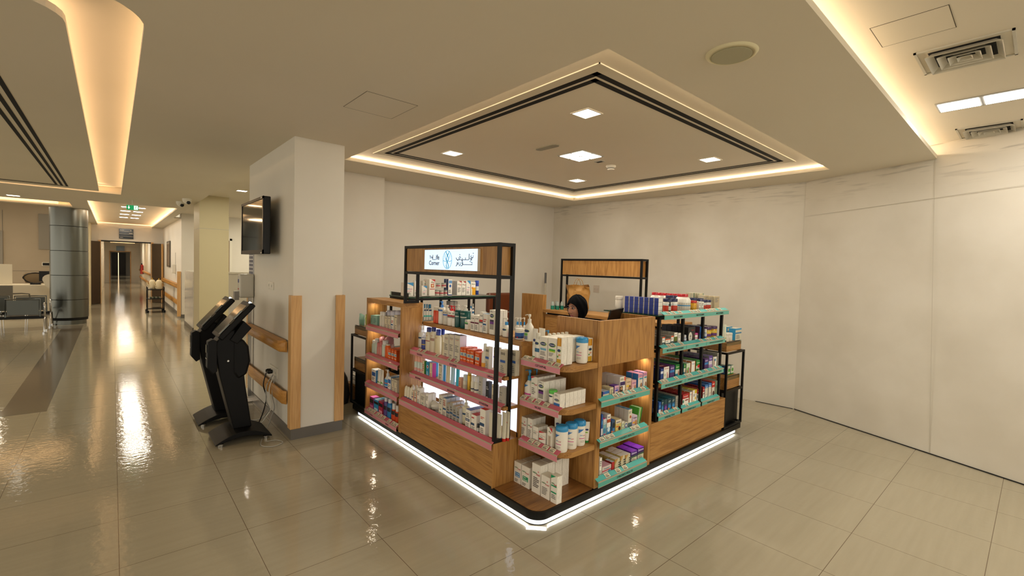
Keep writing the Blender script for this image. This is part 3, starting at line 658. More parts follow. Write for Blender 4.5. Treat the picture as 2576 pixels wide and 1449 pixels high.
# ---- lit bay
t = root('lit_display_bay', 'long oak display bay with glowing white back and three pink-edged shelves', 'shelf unit', (2.03, 2.49, PZ))
BY0, BY1 = 2.485, 3.873
MB().box(2.03, 2.32, BY0+.001, BY1, PZ, .405, {'x': WY, 'r': WV, 'f': WV}).build('base_cabinet', t)
MB().box(2.029, 2.0295, BY0+.01, BY1-.02, .0855, .098, DARK).build('toe_gap', t)
PX = 2.262
MB().box(PX+.003, PX+.03, BY0+.012, BY1, .44, 1.085, LEDW).build('light_panel', t)
b = MB(); b.box(PX-.004, PX+.05, BY0-.02, BY0+.012, .405, 1.085, WV); b.box(PX-.004, PX+.05, BY0, BY1, .405, .44, WY); b.build('panel_frame', t)
MB().box(PX-.012, 2.60, BY0-.02, BY1+.0, 1.085, 1.122, WY).build('ledge', t)
MB().box(PX+.05, 2.55, BY0-.02, BY0+.01, .09, 1.085, WV).build('end_panel', t)
for zf, tx, tg in ((.872, ((-3.66, 'EUCERIN', .09), (-3.12, 'EUCERIN', .10), (-2.62, 'URIAGE', .09)), (-3.70, -3.62, -3.40, -3.20, -3.10)), (.652, ((-3.68, 'BIODERMA', .10), (-3.14, 'BIODERMA', .11), (-2.70, 'ESTHEDERM', .11)), ())):
    MB().box(2.12, PX-.004, BY0+.005, BY1, zf-.026, zf-.002, WY).build('shelf', t)
    ticket_strip(t, LEFTF, -BY1+.03, -2.50, 2.100, zf, PINKT, PINKF, tx, tg)
ticket_strip(t, LEFTF, -BY1+.002, -BY0-.002, 2.012, .408, PINKT, PINKF, (), (), .045)

# ---- sign portal
def portal(name, label, x0, x1, y0, y1, zt, zr, zl, zrgt, sign):
    t = root(name, label, 'sign frame', (x0, y0, zrgt)); w = .024; h = w/2
    xa, xb, ya, yb = x0+h, x1-h, y0+h, y1-h
    for (x, y, z0) in ((xa, ya, zrgt), (xb, ya, zrgt), (xa, yb, zl), (xb, yb, zl)): MB().box(x-h, x+h, y-h, y+h, z0, zt, BLACK).build('post', t)
    for z in (zt-h, zr):
        b = MB()
        for q in (((xa, ya, z), (xa, yb, z)), ((xb, ya, z), (xb, yb, z)), ((xa, ya, z), (xb, ya, z)), ((xa, yb, z), (xb, yb, z))): b.bar(*q, w-.001, BLACK)
        b.build('rail', t)
    MB().bar((xa, ya, zrgt+h), (xb, ya, zrgt+h), w-.001, BLACK).build('foot_rail', t); MB().bar((xa, yb, zl+h), (xb, yb, zl+h), w-.001, BLACK).build('foot_rail', t)
    b = MB(); b.box(xa-.002, xb+.002, ya+.018, yb-.018, zr+h+.002, zt-w-.002, {'x': WV}); b.build('wood_panel', t)
    return t
tp = portal('sign_portal', 'black metal frame with oak panel carrying the lit shop sign', 2.035, 2.185, 2.485, 3.865, 1.832, 1.588, 1.303, .408, True)
b = MB(LEFTF); SXp = 2.035
s0, s1, z0, z1 = -3.475, -2.717, 1.626, 1.790
sg = MB(LEFTF).box(s0, s1, SXp-.014, SXp+.01, z0, z1, {'x': WHITEP, 'f': SIGNE}).build('sign_panel', tp)
yv = SXp-.0155; SW, SH = s1-s0, z1-z0
BROWN = mat('sign_lettering', '33221c', .5); BLUE = mat('sign_emblem', '2f8fb0', .5, emit='2f8fb0', estr=.35)
def fp(u, v): return (s0+SW*u, yv, z0+SH*v)
def stroke(b, pts, r, m): b.tube([fp(*p) for p in pts], r, m, 6)
b = MB(LEFTF)
b.text('The', lambda x, y: fp(.105+.068*x, .56+.14*y), BROWN)
stroke(b, [(.178, .74), (.178, .50), (.235, .50)], .0026, BROWN)
b.text('ife', lambda x, y: fp(.243+.068*x, .50+.25*y), BROWN)
b.text('Corner', lambda x, y: fp(.10+.215*x, .22+.23*y), BROWN); b.build('lettering', sg)
b = MB(LEFTF)
# right-to-left lettering drawn as strokes
A = [[(.93, .70), (.925, .60), (.90, .57)], [(.90, .70), (.885, .66), (.90, .62), (.915, .60), (.89, .55), (.875, .58)], [(.862, .78), (.86, .50), (.845, .50), (.80, .50), (.80, .60)], [(.80, .50), (.745, .50), (.745, .58)], [(.745, .50), (.69, .50), (.685, .60), (.70, .66), (.715, .60), (.70, .55)], [(.69, .50), (.655, .50), (.64, .53), (.635, .60)],
     [(.905, .54), (.875, .42), (.915, .38), (.915, .28), (.80, .28), (.755, .28)], [(.755, .28), (.75, .40), (.735, .36), (.75, .31)], [(.755, .28), (.735, .22), (.72, .22)], [(.715, .38), (.71, .27), (.69, .22)], [(.685, .40), (.68, .30), (.665, .28), (.66, .38)], [(.655, .38), (.65, .26), (.635, .20)]]
for s_ in A: stroke(b, s_, .0024, BROWN)
for p in ((.93, .80), (.70, .74), (.665, .47), (.738, .46), (.748, .46), (.89, .50), (.905, .50), (.745, .44)): stroke(b, [(p[0]-.004, p[1]), (p[0]+.004, p[1])], .003, BROWN)
b.build('arabic_lettering', sg)
b = MB(LEFTF); el = [(.47+.083*cos(k*2*pi/40), .5+.44*sin(k*2*pi/40)) for k in range(41)]; stroke(b, el, .0016, BLUE)
stroke(b, [(.44, .90), (.452, .80), (.475, .70), (.49, .58), (.482, .46), (.462, .36), (.45, .22), (.46, .08)], .003, BLUE)
stroke(b, [(.50, .90), (.49, .80), (.465, .68), (.45, .56), (.458, .44), (.48, .34), (.492, .22), (.485, .08)], .003, BLUE)
stroke(b, [(.39, .46), (.42, .42), (.452, .42)], .0018, BLUE); stroke(b, [(.552, .46), (.52, .42), (.488, .42)], .0018, BLUE)
stroke(b, [(.42, .78), (.425, .62), (.452, .44)], .0014, BLUE); stroke(b, [(.52, .80), (.515, .62), (.488, .46)], .0014, BLUE); b.build('emblem', sg)
portal('sign_portal', 'black metal frame with plain oak panel at the far right side of the stand', 4.93, 5.075, 3.24, 4.60, 1.822, 1.583, 1.10, 1.10, False)

# ---- corner shelf unit
t = root('corner_shelf_unit', 'open oak corner shelves with rounded edges at the front corner of the stand', 'shelf unit', (2.25, 2.03, PZ))
def cshelf(z0, z1):
    x0, x1, y0, y1, r = 2.268, 2.602, 2.035, 2.463, .11
    return [(x0+r+r*cos(pi+pi/2*k/10), y0+r+r*sin(pi+pi/2*k/10)) for k in range(11)]+[(x1, y0), (x1, y1), (x0, y1)]
for k, (zf, tx, tg) in enumerate(((1.005, ((-2.235, 'CETAPHIL', .11),), (-2.41, -2.355, -2.165, -2.10)), (.712, ((-2.25, 'NUXE', .06),), (-2.42, -2.345, -2.275, -2.19)), (.415, (), (-2.33, -2.27, -2.185, -2.12)))):
    o = MB().prism(cshelf(0, 0), zf-.042, zf-.001, WX).build('shelf', t); bevel(o, .006)
    ticket_strip(t, LEFTF, -2.438, -2.058, 2.228, zf, PINKT, PINKF, tx, tg, .043)
MB().box(2.603, 2.648, 2.032, 2.50, PZ+.004, 1.0, WV).build('divider_panel', t)
MB().box(2.262, 2.43, 2.463, 2.483, PZ+.004, 1.085, WV).build('back_panel', t)
MB().box(2.53, 2.603, 2.463, 2.483, PZ+.004, 1.0, WV).build('back_panel', t)
t = root('power_adapter', 'black power adapter and cables in the gap behind the corner shelves', 'power adapter', (2.48, 2.52, .5))
MB().box(2.45, 2.51, 2.50, 2.54, .49, .60, SATIN).build('body', t); MB().tube([(2.48, 2.52, .6), (2.49, 2.51, .68), (2.46, 2.51, .72), (2.47, 2.52, .95)], .005, SATIN).build('cable', t)

# ---- children's unit with desk parapet
t = root('childrens_shelf_unit', 'oak unit with three teal-edged shelves below the desk parapet', 'shelf unit', (2.65, 2.03, PZ))
MB().box(3.277, 3.315, 2.031, 2.42, PZ, 1.0, WV).build('side_panel', t)
MB().box(2.648, 3.277, 2.30, 2.32, PZ, .97, WV).build('back_panel', t)
for k, (zf, tg) in enumerate(((.727, (2.80, 2.865, 2.94, 3.02, 3.16)), (.432, (2.66, 2.72, 2.775, 3.045, 3.10)), (.145, (2.74, 2.87, 2.96)))):
    MB().box(2.648, 3.277, 2.04, 2.30, zf-.028, zf-.002, WX).build('shelf', t)
    ticket_strip(t, IDENT, 2.612, 3.226, 2.0, zf, TEALT, TEALF, ((2.93, "CHILDRE'S HEALTH", .20),), tg)
for z in (.966, .697, .40): puck(t, 3.24, 2.09, z, SHELF_W)
t = root('desk_parapet', 'raised oak parapet box around the cashier desk', 'desk', (2.6, 2.03, .97))
bevel(MB().box(2.60, 3.312, 2.03, 2.055, .97, 1.30, WV).build('front_panel', t), .003)
MB().box(2.60, 2.625, 2.055, 2.445, 1.0, 1.30, WV).build('side_panel', t)
MB().box(3.287, 3.312, 2.055, 2.42, 1.0, 1.30, WV).build('side_panel', t)
MB().box(2.625, 3.287, 2.055, 2.66, .97, 1.0, WX).build('desk_top', t)
single('desk_back_panel', MB().box(2.625, 3.287, 2.64, 2.658, .086, .969, WV), 'oak panel closing the back of the cashier desk', 'panel', (2.625, 2.64, 0))
MB().box(3.02, 3.287, 2.06, 2.42, 1.09, 1.11, WX).build('raised_shelf', t)
MB().box(3.02, 3.04, 2.06, 2.42, 1.0, 1.09, WV).build('shelf_support', t)
lt = root('laptop', 'black laptop standing open behind the desk parapet', 'laptop', (3.25, 2.3, 1.11))
b = MB(); b.box(-.17, .17, -.23, 0, 0, .018, SATIN); o = b.build('keyboard_base', lt, (0, 0, 0)); o.location = (-.02, .02, .001)
b = MB(); b.box(-.17, .17, -.006, .006, 0, .23, SATIN); b.box(-.12, -.09, -.0065, -.006, .03, .035, mat('laptop_mark', 'b08a70', .3, 1.)); o = b.build('screen_lid', lt, (0, 0, 0)); o.location = (-.02, .02, .012); o.rotation_euler = (radians(14), radians(0), 0)
lt.rotation_euler = (0, 0, radians(19)); lt.location = (3.16, 2.33, 1.11)
o = single('desk_end_block', MB().box(3.79, 4.02, 2.80, 2.86, .0, 1.25, WV), 'upright oak panel end rising behind the laptop', 'panel', (3.79, 2.80, 0))

# ---- vitamin rack on its base cabinet
t = root('rack_base_cabinet', 'low oak drawer cabinet under the black vitamin rack', 'cabinet', (3.315, 2.03, PZ))
MB().box(3.317, 4.655, 2.031, 2.62, .118, .418, WX).build('cabinet_body', t); MB().box(3.317, 4.655, 2.055, 2.60, PZ, .118, WX).build('toe_kick', t)
t = root('vitamin_rack', 'black metal rack with green-edged glass top and teal-edged shelves', 'rack', (3.37, 2.03, .418))
w = .024; h = w/2; X = [3.392, 3.775, 4.137, 4.52]; Yf, Yb = 2.045, 2.50
for i, x in enumerate(X):
    MB().box(x-h, x+h, Yf-h, Yf+h, .42, 1.292, BLACK).build('post', t)
    if i in (0, 3): MB().box(x-h, x+h, Yb-h, Yb+h, .42, 1.292, BLACK).build('post', t)
b = MB()
for z in (.432, 1.28): 
    for q in (((X[0], Yf, z), (X[3], Yf, z)), ((X[0], Yb, z), (X[3], Yb, z)), ((X[0], Yf, z), (X[0], Yb, z)), ((X[3], Yf, z), (X[3], Yb, z))): b.bar(*q, w-.001, BLACK)
for z in (1.025, .733): 
    for q in (((X[0], Yf, z-.02), (X[0], Yb, z-.02)), ((X[3], Yf, z-.02), (X[3], Yb, z-.02)), ((X[1], Yf, z-.02), (X[1], Yb, z-.02)), ((X[2], Yf, z-.02), (X[2], Yb, z-.02))): b.bar(*q, .02, BLACK)
b.build('frame_rails', t)
MB().box(3.375, 4.60, 2.035, 2.60, 1.294, 1.304, {'x': GLASSG, 't': GLASS}).build('glass_top', t)
for z in (1.03, .738): MB().box(3.40, 4.51, 2.058, 2.49, z-.008, z, {'x': GLASSG, 't': GLASS}).build('glass_shelf', t)
MB().box(3.40, 4.51, 2.058, 2.49, .445, .456, BLACKS).build('bottom_shelf', t)
ticket_strip(t, IDENT, 3.385, 4.555, 1.992, 1.312, TEALT, TEALF, ((3.60, 'MULTI VITAMINS', .14), (3.98, 'MULTI VITAMINS', .14), (4.36, 'MULTI VITAMINS', .14)), (3.48, 3.555, 3.66, 3.86, 3.93, 3.985, 4.16, 4.23, 4.29, 4.40))
TT = {0: ("MEN'S HEALTH/WEIGHT LOSS MANAGEMENT", "MEN'S HEALTH/WEIGHT LOSS MANAGEMENT"), 1: ('SKIN', 'BONE AND JOINT CARE CALCIUM AND MINERALS'), 2: ('BONE AND JOINT CARE CALCIUM AND MINERALS',)*2}
for k in range(3):
    a0, a1 = X[k]+.005, X[k+1]-.012
    for j, zf in enumerate((1.038, .745)):
        s_ = TT[k][j]
        ticket_strip(t, IDENT, a0-.012, a1, 1.995, zf, TEALT, TEALF, (((a0+a1)/2, s_, .05 if s_ == 'SKIN' else .27),), (((a0+.11, a0+.18, a1-.05), (a1-.06,), (a0+.04, a0+.09, a1-.15))[k] if j == 0 else ((a0+.04, a0+.09, a1-.11), (a0+.05, a0+.11, a1-.06), (a0+.05, a1-.17, a1-.08))[k]))
    s_ = ("HEALTH", "WOMEN'S HEALTH", "WOMEN'S HEALTH")[k]
    ticket_strip(t, IDENT, a0+.008, a1-.005, 2.02, .462, TEALT, TEALF, (((a0+a1)/2, s_, .15),), ((a0+.08, a0+.16, a1-.06), (a0+.12,), ())[k], .034, .035)

# ---- black end cases (both ends)
def endcase(label, T, a0, a1, b0, b1, lab_low, lab_top):
    t = root('end_case', label, 'display case', (0, 0, 0)); w = .02; h = w/2; zt = .868
    b = MB(T)
    MB(T).box(a0+.02, a1-.0, b0+.05, b1, PZ, .46, BLACKS).build('cabinet', t)
    for (a, c) in ((a0+h, b0+h), (a1-h, b0+h), (a1-h, b1-h), (a0+h, b1-h)): MB(T).box(a-h, a+h, c-h, c+h, PZ+.001, zt, BLACK).build('post', t)
    for z in (PZ+.012, zt-h, .465):
        b = MB(T)
        for q in (((a0+h, b0+h, z), (a1-h, b0+h, z)), ((a0+h, b1-h, z), (a1-h, b1-h, z)), ((a0+h, b0+h, z), (a0+h, b1-h, z)), ((a1-h, b0+h, z), (a1-h, b1-h, z))): b.bar(*q, w-.001, BLACK)
        b.build('frame_rail', t)
    for z0, z1 in ((.478, .60), (.87, .96)):
        MB(T).box(a0+.035, a1-.035, b0+.03, b1-.02, z0, z1, {'x': WX if T is IDENT else WY, 't': WX}).build('wooden_tray', t)
        MB(T).box(a0+.035, a1-.035, b0+.028, b0+.032, z1-.03, z1+.012, GLASS).build('clear_lip', t)
    return t
endcase('black metal end case with two oak trays at the right end of the stand', IDENT, 4.672, 5.085, 2.035, 2.46, 1, 1)
endcase('black metal end case with two oak trays at the far left end of the stand', LEFTF, -5.09, -4.672, 2.035, 2.46, 1, 1)

# ---- glass rack at the back left
t = root('back_glass_rack', 'black metal rack with green-edged glass shelves at the back of the stand', 'rack', (2.30, 4.2, PZ))
w = .022; h = w/2; X2 = [2.285, 2.66, 3.03, 3.395]; Ya, Yc = 4.215, 4.62
for x in X2:
    for y in (Ya, Yc): MB().box(x-h, x+h, y-h, y+h, PZ, 1.318, BLACK).build('post', t)
b = MB()
for z in (.45, 1.06, .75, 1.307):
    b = MB()
    for q in (((X2[0], Ya, z), (X2[3], Ya, z)), ((X2[0], Yc, z), (X2[3], Yc, z)), ((X2[0], Ya, z), (X2[0], Yc, z)), ((X2[3], Ya, z), (X2[3], Yc, z))): b.bar(*q, w-.001, BLACK)
    b.build('frame_rail', t)
for z in (1.075, .765): MB().box(2.27, 3.41, Ya-.012, Yc+.01, z-.008, z, {'x': GLASSG, 't': GLASS}).build('glass_shelf', t)
MB().box(2.27, 3.41, Ya-.015, Yc+.015, 1.32, 1.332, {'x': GLASSG, 't': GLASS}).build('glass_top', t)
MB().box(2.272, 2.276, Ya, Yc, 1.333, 1.37, GLASS).build('clear_lip', t)
MB().box(2.28, 3.40, Ya+.02, Yc-.02, PZ, .43, WX).build('base_cabinet', t)
# ---- back right counter and tall panel
t = root('back_counter', 'oak counter with overhanging top behind the seated person', 'counter', (4.56, 2.62, PZ))
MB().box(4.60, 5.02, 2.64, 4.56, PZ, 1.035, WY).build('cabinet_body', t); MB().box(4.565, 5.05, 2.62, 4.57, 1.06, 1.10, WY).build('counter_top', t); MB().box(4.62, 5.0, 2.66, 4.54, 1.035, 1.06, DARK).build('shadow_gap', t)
MB().box(4.595, 4.6, 3.2, 3.204, PZ, 1.03, DARK).box(4.595, 4.6, 3.9, 3.904, PZ, 1.03, DARK).build('door_gap', t)
single('tall_end_panel', MB().box(4.585, 4.655, 4.60, 5.04, PZ, 1.30, WV), 'tall oak end panel beside the brown chair', 'panel', (4.585, 4.6, PZ))
# placements: (position along the shelf, depth, height, width, height of item, style, rows, depth)
ROWS = {
 'bay_top': ('x', [
  (3.722,2.275,1.125,0.046,0.148,'orange_bottle',1,None),
  (3.681,2.275,1.125,0.035,0.148,'orange_bottle',1,None),
  (3.631,2.275,1.125,0.072,0.207,'blueband_pump',1,None),
  (3.552,2.275,1.125,0.087,0.176,'cream_pump',1,None),
  (3.476,2.275,1.125,0.078,0.179,'red_pump',1,None),
  (3.408,2.275,1.125,0.044,0.181,'red_pump',1,None),
  (3.36,2.275,1.125,0.065,0.195,'green_pump',1,None),
  (3.273,2.275,1.125,0.102,0.195,'green_pump',1,None),
  (3.193,2.275,1.125,0.047,0.079,'box_greenband',1,None),
  (3.107,2.275,1.125,0.056,0.128,'box_maroon',2,None),
  (3.048,2.275,1.125,0.055,0.13,'box_maroon',2,None),
  (2.989,2.275,1.125,0.046,0.165,'box_redband',1,None),
  (2.935,2.275,1.125,0.058,0.154,'box_bluelabel',1,None),
  (2.847,2.275,1.125,0.066,0.194,'box_oval_purple',2,None),
  (2.784,2.275,1.125,0.05,0.196,'box_oval_purple',2,None),
  (2.697,2.275,1.125,0.076,0.146,'pump_bluecollar',1,None),
  (2.712,2.345,1.125,0.038,0.138,'pump_bluecollar',1,None),
  (2.634,2.275,1.125,0.035,0.067,'jar_pink',1,None),
  (2.553,2.275,1.125,0.072,0.08,'jar_berry',1,None),
  (2.65,2.355,1.125,0.051,0.15,'pump_bluecollar',1,None),
  (2.609,2.355,1.125,0.041,0.154,'pump_bluecollar',1,None),
  (2.588,2.375,1.125,0.036,0.155,'pump_bluecollar',1,None),
  (2.453,2.285,1.125,0.084,0.196,'pump_white_big',1,None)]),
 'bay_one': ('x', [
  (3.822,2.18,0.872,0.071,0.216,'pump_white',1,None),
  (3.695,2.14,0.872,0.072,0.174,'pump_navy',1,None),
  (3.613,2.14,0.872,0.077,0.227,'bottle_navycap',1,None),
  (3.531,2.14,0.872,0.075,0.238,'bottle_navycap2',1,None),
  (3.451,2.14,0.872,0.072,0.228,'pump_navyhead',1,None),
  (3.452,2.19,0.872,0.059,0.229,'pump_navyhead',1,None),
  (3.347,2.14,0.872,0.044,0.131,'tube_cream',1,None),
  (3.288,2.14,0.872,0.074,0.207,'box_redsmile',2,None),
  (3.21,2.14,0.872,0.075,0.214,'box_redsmile',2,None),
  (3.126,2.14,0.872,0.081,0.218,'box_redsmile',2,None),
  (3.06,2.14,0.872,0.04,0.129,'box_orange',3,None),
  (3.017,2.14,0.872,0.042,0.132,'box_orange',3,None),
  (2.967,2.14,0.872,0.046,0.127,'box_orange',3,None),
  (2.918,2.14,0.872,0.048,0.131,'box_orange',3,None),
  (2.849,2.14,0.872,0.057,0.123,'box_orange',2,None),
  (2.783,2.14,0.872,0.055,0.198,'spray_sun',1,None),
  (2.723,2.14,0.872,0.044,0.182,'box_uriage',1,None),
  (2.625,2.14,0.872,0.047,0.191,'box_purpleband',1,None),
  (2.539,2.14,0.872,0.059,0.189,'box_uriage',1,None),
  (2.489,2.2,0.872,0.048,0.185,'box_uriage',1,None)]),
 'bay_two': ('x', [
  (3.821,2.14,0.652,0.053,0.164,'bottle_peachcap',1,None),
  (3.767,2.14,0.652,0.048,0.169,'bottle_peachcap',1,None),
  (3.712,2.14,0.652,0.054,0.175,'bottle_peachcap',1,None),
  (3.66,2.14,0.652,0.036,0.136,'box_green',1,None),
  (3.586,2.14,0.652,0.056,0.137,'box_skyblue',2,None),
  (3.528,2.14,0.652,0.048,0.137,'box_magenta',1,None),
  (3.376,2.14,0.652,0.058,0.17,'box_creamarc',1,None),
  (3.322,2.14,0.652,0.038,0.169,'tube_blue',1,None),
  (3.272,2.14,0.652,0.062,0.171,'tube_cream',1,None),
  (3.201,2.14,0.652,0.063,0.174,'tube_ice',1,None),
  (3.125,2.14,0.652,0.052,0.171,'tube_cyan',1,None),
  (3.073,2.14,0.652,0.04,0.099,'box_peach',1,None),
  (3.025,2.14,0.652,0.045,0.131,'bottle_clear',1,None),
  (2.967,2.14,0.652,0.038,0.19,'bottle_gold',1,None),
  (2.917,2.14,0.652,0.035,0.146,'bottle_serum',1,None),
  (2.871,2.14,0.652,0.047,0.148,'bottle_serum',1,None),
  (2.917,2.19,0.652,0.037,0.171,'bottle_gold',1,None),
  (2.796,2.14,0.652,0.051,0.172,'box_grey',1,None),
  (2.711,2.14,0.652,0.039,0.14,'box_black',1,None),
  (2.636,2.14,0.652,0.043,0.132,'box_creamarc',1,None),
  (2.543,2.14,0.652,0.059,0.134,'box_grey',1,None)]),
 'bay_three': ('x', [
  (3.856,2.06,0.41,0.051,0.117,'tube_round',1,None),
  (3.806,2.06,0.41,0.042,0.12,'tube_round',1,None),
  (3.755,2.06,0.41,0.053,0.127,'tube_round',1,None),
  (3.935,2.13,0.41,0.047,0.105,'tube_round',1,None),
  (3.857,2.13,0.41,0.046,0.118,'tube_round',1,None),
  (3.789,2.13,0.41,0.045,0.128,'tube_round',1,None),
  (3.74,2.14,0.41,0.044,0.134,'tube_round',1,None),
  (3.701,2.06,0.41,0.048,0.106,'box_orangeedge',1,None),
  (3.65,2.06,0.41,0.047,0.114,'box_orangeedge',1,None),
  (3.597,2.06,0.41,0.053,0.154,'box_white',1,None),
  (3.523,2.06,0.41,0.086,0.113,'box_greydiamond',1,None),
  (3.448,2.06,0.41,0.044,0.134,'box_white',2,None),
  (3.23,2.06,0.41,0.059,0.173,'box_greydiamond',2,None),
  (3.169,2.06,0.41,0.051,0.161,'box_bluetop',3,None),
  (3.118,2.06,0.41,0.044,0.13,'box_steel',3,None),
  (3.071,2.06,0.41,0.043,0.148,'box_steel',3,None),
  (3.023,2.06,0.41,0.048,0.131,'box_steel',2,None),
  (2.974,2.06,0.41,0.039,0.127,'box_steel',1,None),
  (2.951,2.09,0.41,0.071,0.203,'pump_cream',1,None),
  (2.839,2.06,0.41,0.068,0.148,'box_navytag',3,None),
  (2.764,2.06,0.41,0.071,0.128,'box_redtop',2,None),
  (2.721,2.06,0.41,0.025,0.069,'dropper',1,None),
  (2.655,2.06,0.41,0.068,0.198,'box_redtall',2,None),
  (2.567,2.06,0.41,0.061,0.191,'tube_redcap',1,None),
  (2.514,2.09,0.41,0.054,0.193,'tube_redcap',1,None),
  (2.482,2.11,0.41,0.049,0.209,'tube_redcap',1,None),
  (2.473,2.14,0.41,0.04,0.212,'tube_redcap',1,None)]),
 'corner_one': ('x', [
  (2.363,2.275,1.008,0.056,0.219,'tube_oval',1,None),
  (2.348,2.325,1.008,0.066,0.22,'tube_oval',1,None),
  (2.331,2.275,1.008,0.053,0.191,'bottle_whitecap',1,None),
  (2.263,2.275,1.008,0.081,0.172,'box_oval_blue',4,None),
  (2.177,2.275,1.008,0.083,0.175,'box_oval_green',4,None),
  (2.109,2.275,1.008,0.044,0.19,'box_gold',2,0.052)]),
 'corner_two': ('x', [
  (2.422,2.275,0.713,0.088,0.205,'foam_pump',1,None),
  (2.43,2.365,0.713,0.051,0.198,'foam_pump',1,None),
  (2.341,2.275,0.713,0.07,0.171,'box_seb_red',3,None),
  (2.272,2.275,0.713,0.064,0.154,'box_oval_purple',4,None),
  (2.182,2.275,0.713,0.061,0.109,'jar_green',1,None),
  (2.117,2.275,0.713,0.061,0.101,'box_oval_small',1,0.05)]),
 'corner_three': ('x', [
  (2.447,2.275,0.415,0.08,0.151,'box_seb',2,None),
  (2.373,2.275,0.415,0.051,0.158,'box_seb',3,None),
  (2.314,2.275,0.415,0.057,0.114,'stack_seb_small',2,None),
  (2.244,2.275,0.415,0.067,0.097,'stack_seb_red',1,None),
  (2.174,2.275,0.415,0.05,0.148,'box_vial',1,None)]),
 'tower_one': ('x', [
  (4.597,2.055,1.01,0.044,0.111,'box_mint',2,None),
  (4.517,2.055,1.01,0.106,0.116,'box_mint',2,None),
  (4.399,2.055,1.01,0.055,0.166,'spray_white',1,None),
  (4.343,2.055,1.01,0.044,0.167,'spray_white',1,None),
  (4.356,2.095,1.01,0.09,0.181,'bottle_dome',1,None),
  (4.27,2.105,1.01,0.088,0.188,'bottle_dome',1,None),
  (4.166,2.105,1.01,0.085,0.197,'bottle_dome',1,None),
  (4.259,2.055,1.01,0.062,0.131,'box_creamarc',2,None),
  (4.189,2.055,1.01,0.06,0.134,'box_creamarc',2,None),
  (4.121,2.055,1.01,0.059,0.141,'box_bluelabel',1,None),
  (4.054,2.055,1.01,0.058,0.162,'box_creamarc',1,None)]),
 'tower_two': ('x', [
  (4.573,2.055,0.71,0.069,0.149,'bottle_whitecap2',1,None),
  (4.507,2.055,0.71,0.053,0.175,'bottle_whitecap2',1,None),
  (4.452,2.055,0.71,0.047,0.141,'bottle_pink',1,None),
  (4.398,2.055,0.71,0.051,0.165,'bottle_pink',1,None),
  (4.332,2.055,0.71,0.073,0.178,'bottle_whitecap2',1,None),
  (4.717,2.135,0.71,0.101,0.162,'bottle_pinkdome',1,None),
  (4.583,2.135,0.71,0.087,0.18,'bottle_pinkdome',1,None),
  (4.455,2.135,0.71,0.112,0.196,'bottle_pinkdome',1,None),
  (4.251,2.055,0.71,0.08,0.153,'bottle_orange',1,None),
  (4.168,2.055,0.71,0.06,0.122,'box_orange',3,None),
  (4.104,2.055,0.71,0.051,0.124,'box_orange',3,None),
  (4.046,2.055,0.71,0.05,0.125,'box_orange',2,None)]),
 'tower_three': ('x', [
  (4.522,2.055,0.412,0.107,0.146,'box_bluewhite',1,None),
  (4.424,2.055,0.412,0.071,0.16,'tube_dental',1,None),
  (4.349,2.055,0.412,0.06,0.173,'tube_dental',1,None),
  (4.257,2.055,0.412,0.089,0.191,'pump_bluebottle',1,None),
  (4.16,2.055,0.412,0.069,0.142,'box_bluewhite',2,None),
  (4.092,2.055,0.412,0.051,0.136,'box_creamarc',2,None),
  (4.029,2.055,0.412,0.058,0.137,'box_creamarc',2,None)]),
 'tower_four': ('x', [
  (4.561,2.055,0.122,0.094,0.137,'box_magenta2',1,None),
  (4.452,2.055,0.122,0.105,0.133,'box_skyblack',2,None),
  (4.344,2.055,0.122,0.092,0.142,'box_redblack',1,None),
  (4.258,2.055,0.122,0.063,0.203,'bottle_purple',1,None),
  (4.178,2.055,0.122,0.079,0.206,'bottle_blue',1,None),
  (4.088,2.055,0.122,0.076,0.184,'bottle_amber',1,None),
  (4.013,2.055,0.122,0.066,0.179,'bottle_amber',1,None),
  (4.268,2.155,0.122,0.062,0.144,'bottle_amber',1,None)]),
 'glass_top': ('y', [
  (2.306,4.27,1.34,0.109,0.138,'box_seb_blue',1,None),
  (2.398,4.27,1.34,0.056,0.159,'box_seb_blue',1,None),
  (2.49,4.27,1.34,0.062,0.105,'box_seb_blue',1,None),
  (2.546,4.35,1.34,0.063,0.153,'box_seb_sun',1,None),
  (2.582,4.27,1.34,0.073,0.173,'box_seb_sun',2,None),
  (2.658,4.27,1.34,0.05,0.062,'jar_white',1,None),
  (2.713,4.27,1.34,0.053,0.053,'jar_white',1,None),
  (2.765,4.27,1.34,0.041,0.057,'jar_white',1,None),
  (2.671,4.27,1.425,0.05,0.046,'jar_white',1,None),
  (2.745,4.27,1.425,0.056,0.05,'jar_white',1,None),
  (2.811,4.27,1.34,0.052,0.177,'box_bluecap',2,None),
  (2.932,4.27,1.34,0.062,0.158,'box_seb_red2',2,None),
  (2.992,4.27,1.34,0.054,0.154,'box_seb_red2',2,None),
  (3.055,4.27,1.34,0.061,0.163,'box_seb_blue',2,None),
  (3.125,4.27,1.34,0.068,0.145,'box_yellow',1,None),
  (3.193,4.27,1.34,0.046,0.164,'jar_blue',1,None)]),
 'glass_mid': ('y', [
  (2.468,4.27,1.08,0.024,0.168,'tube_oval',1,None),
  (2.501,4.27,1.08,0.024,0.171,'bottle_tealcap',1,None),
  (2.529,4.27,1.08,0.027,0.17,'bottle_tealcap',1,None),
  (2.567,4.27,1.08,0.049,0.165,'bottle_tealcap',1,None),
  (2.842,4.27,1.08,0.047,0.193,'box_grey',2,None),
  (2.895,4.27,1.08,0.048,0.191,'box_grey',2,None),
  (3.089,4.27,1.08,0.045,0.132,'box_seb_blue',1,None),
  (3.134,4.27,1.08,0.034,0.158,'bottle_whitecap',1,None)]),
 'kids_one': ('y', [
  (2.726,2.05,0.73,0.075,0.046,'box_bluepurple',1,None),
  (2.793,2.05,0.73,0.046,0.063,'box_yellowtop',2,None),
  (2.855,2.05,0.73,0.059,0.069,'box_purplepink',1,None),
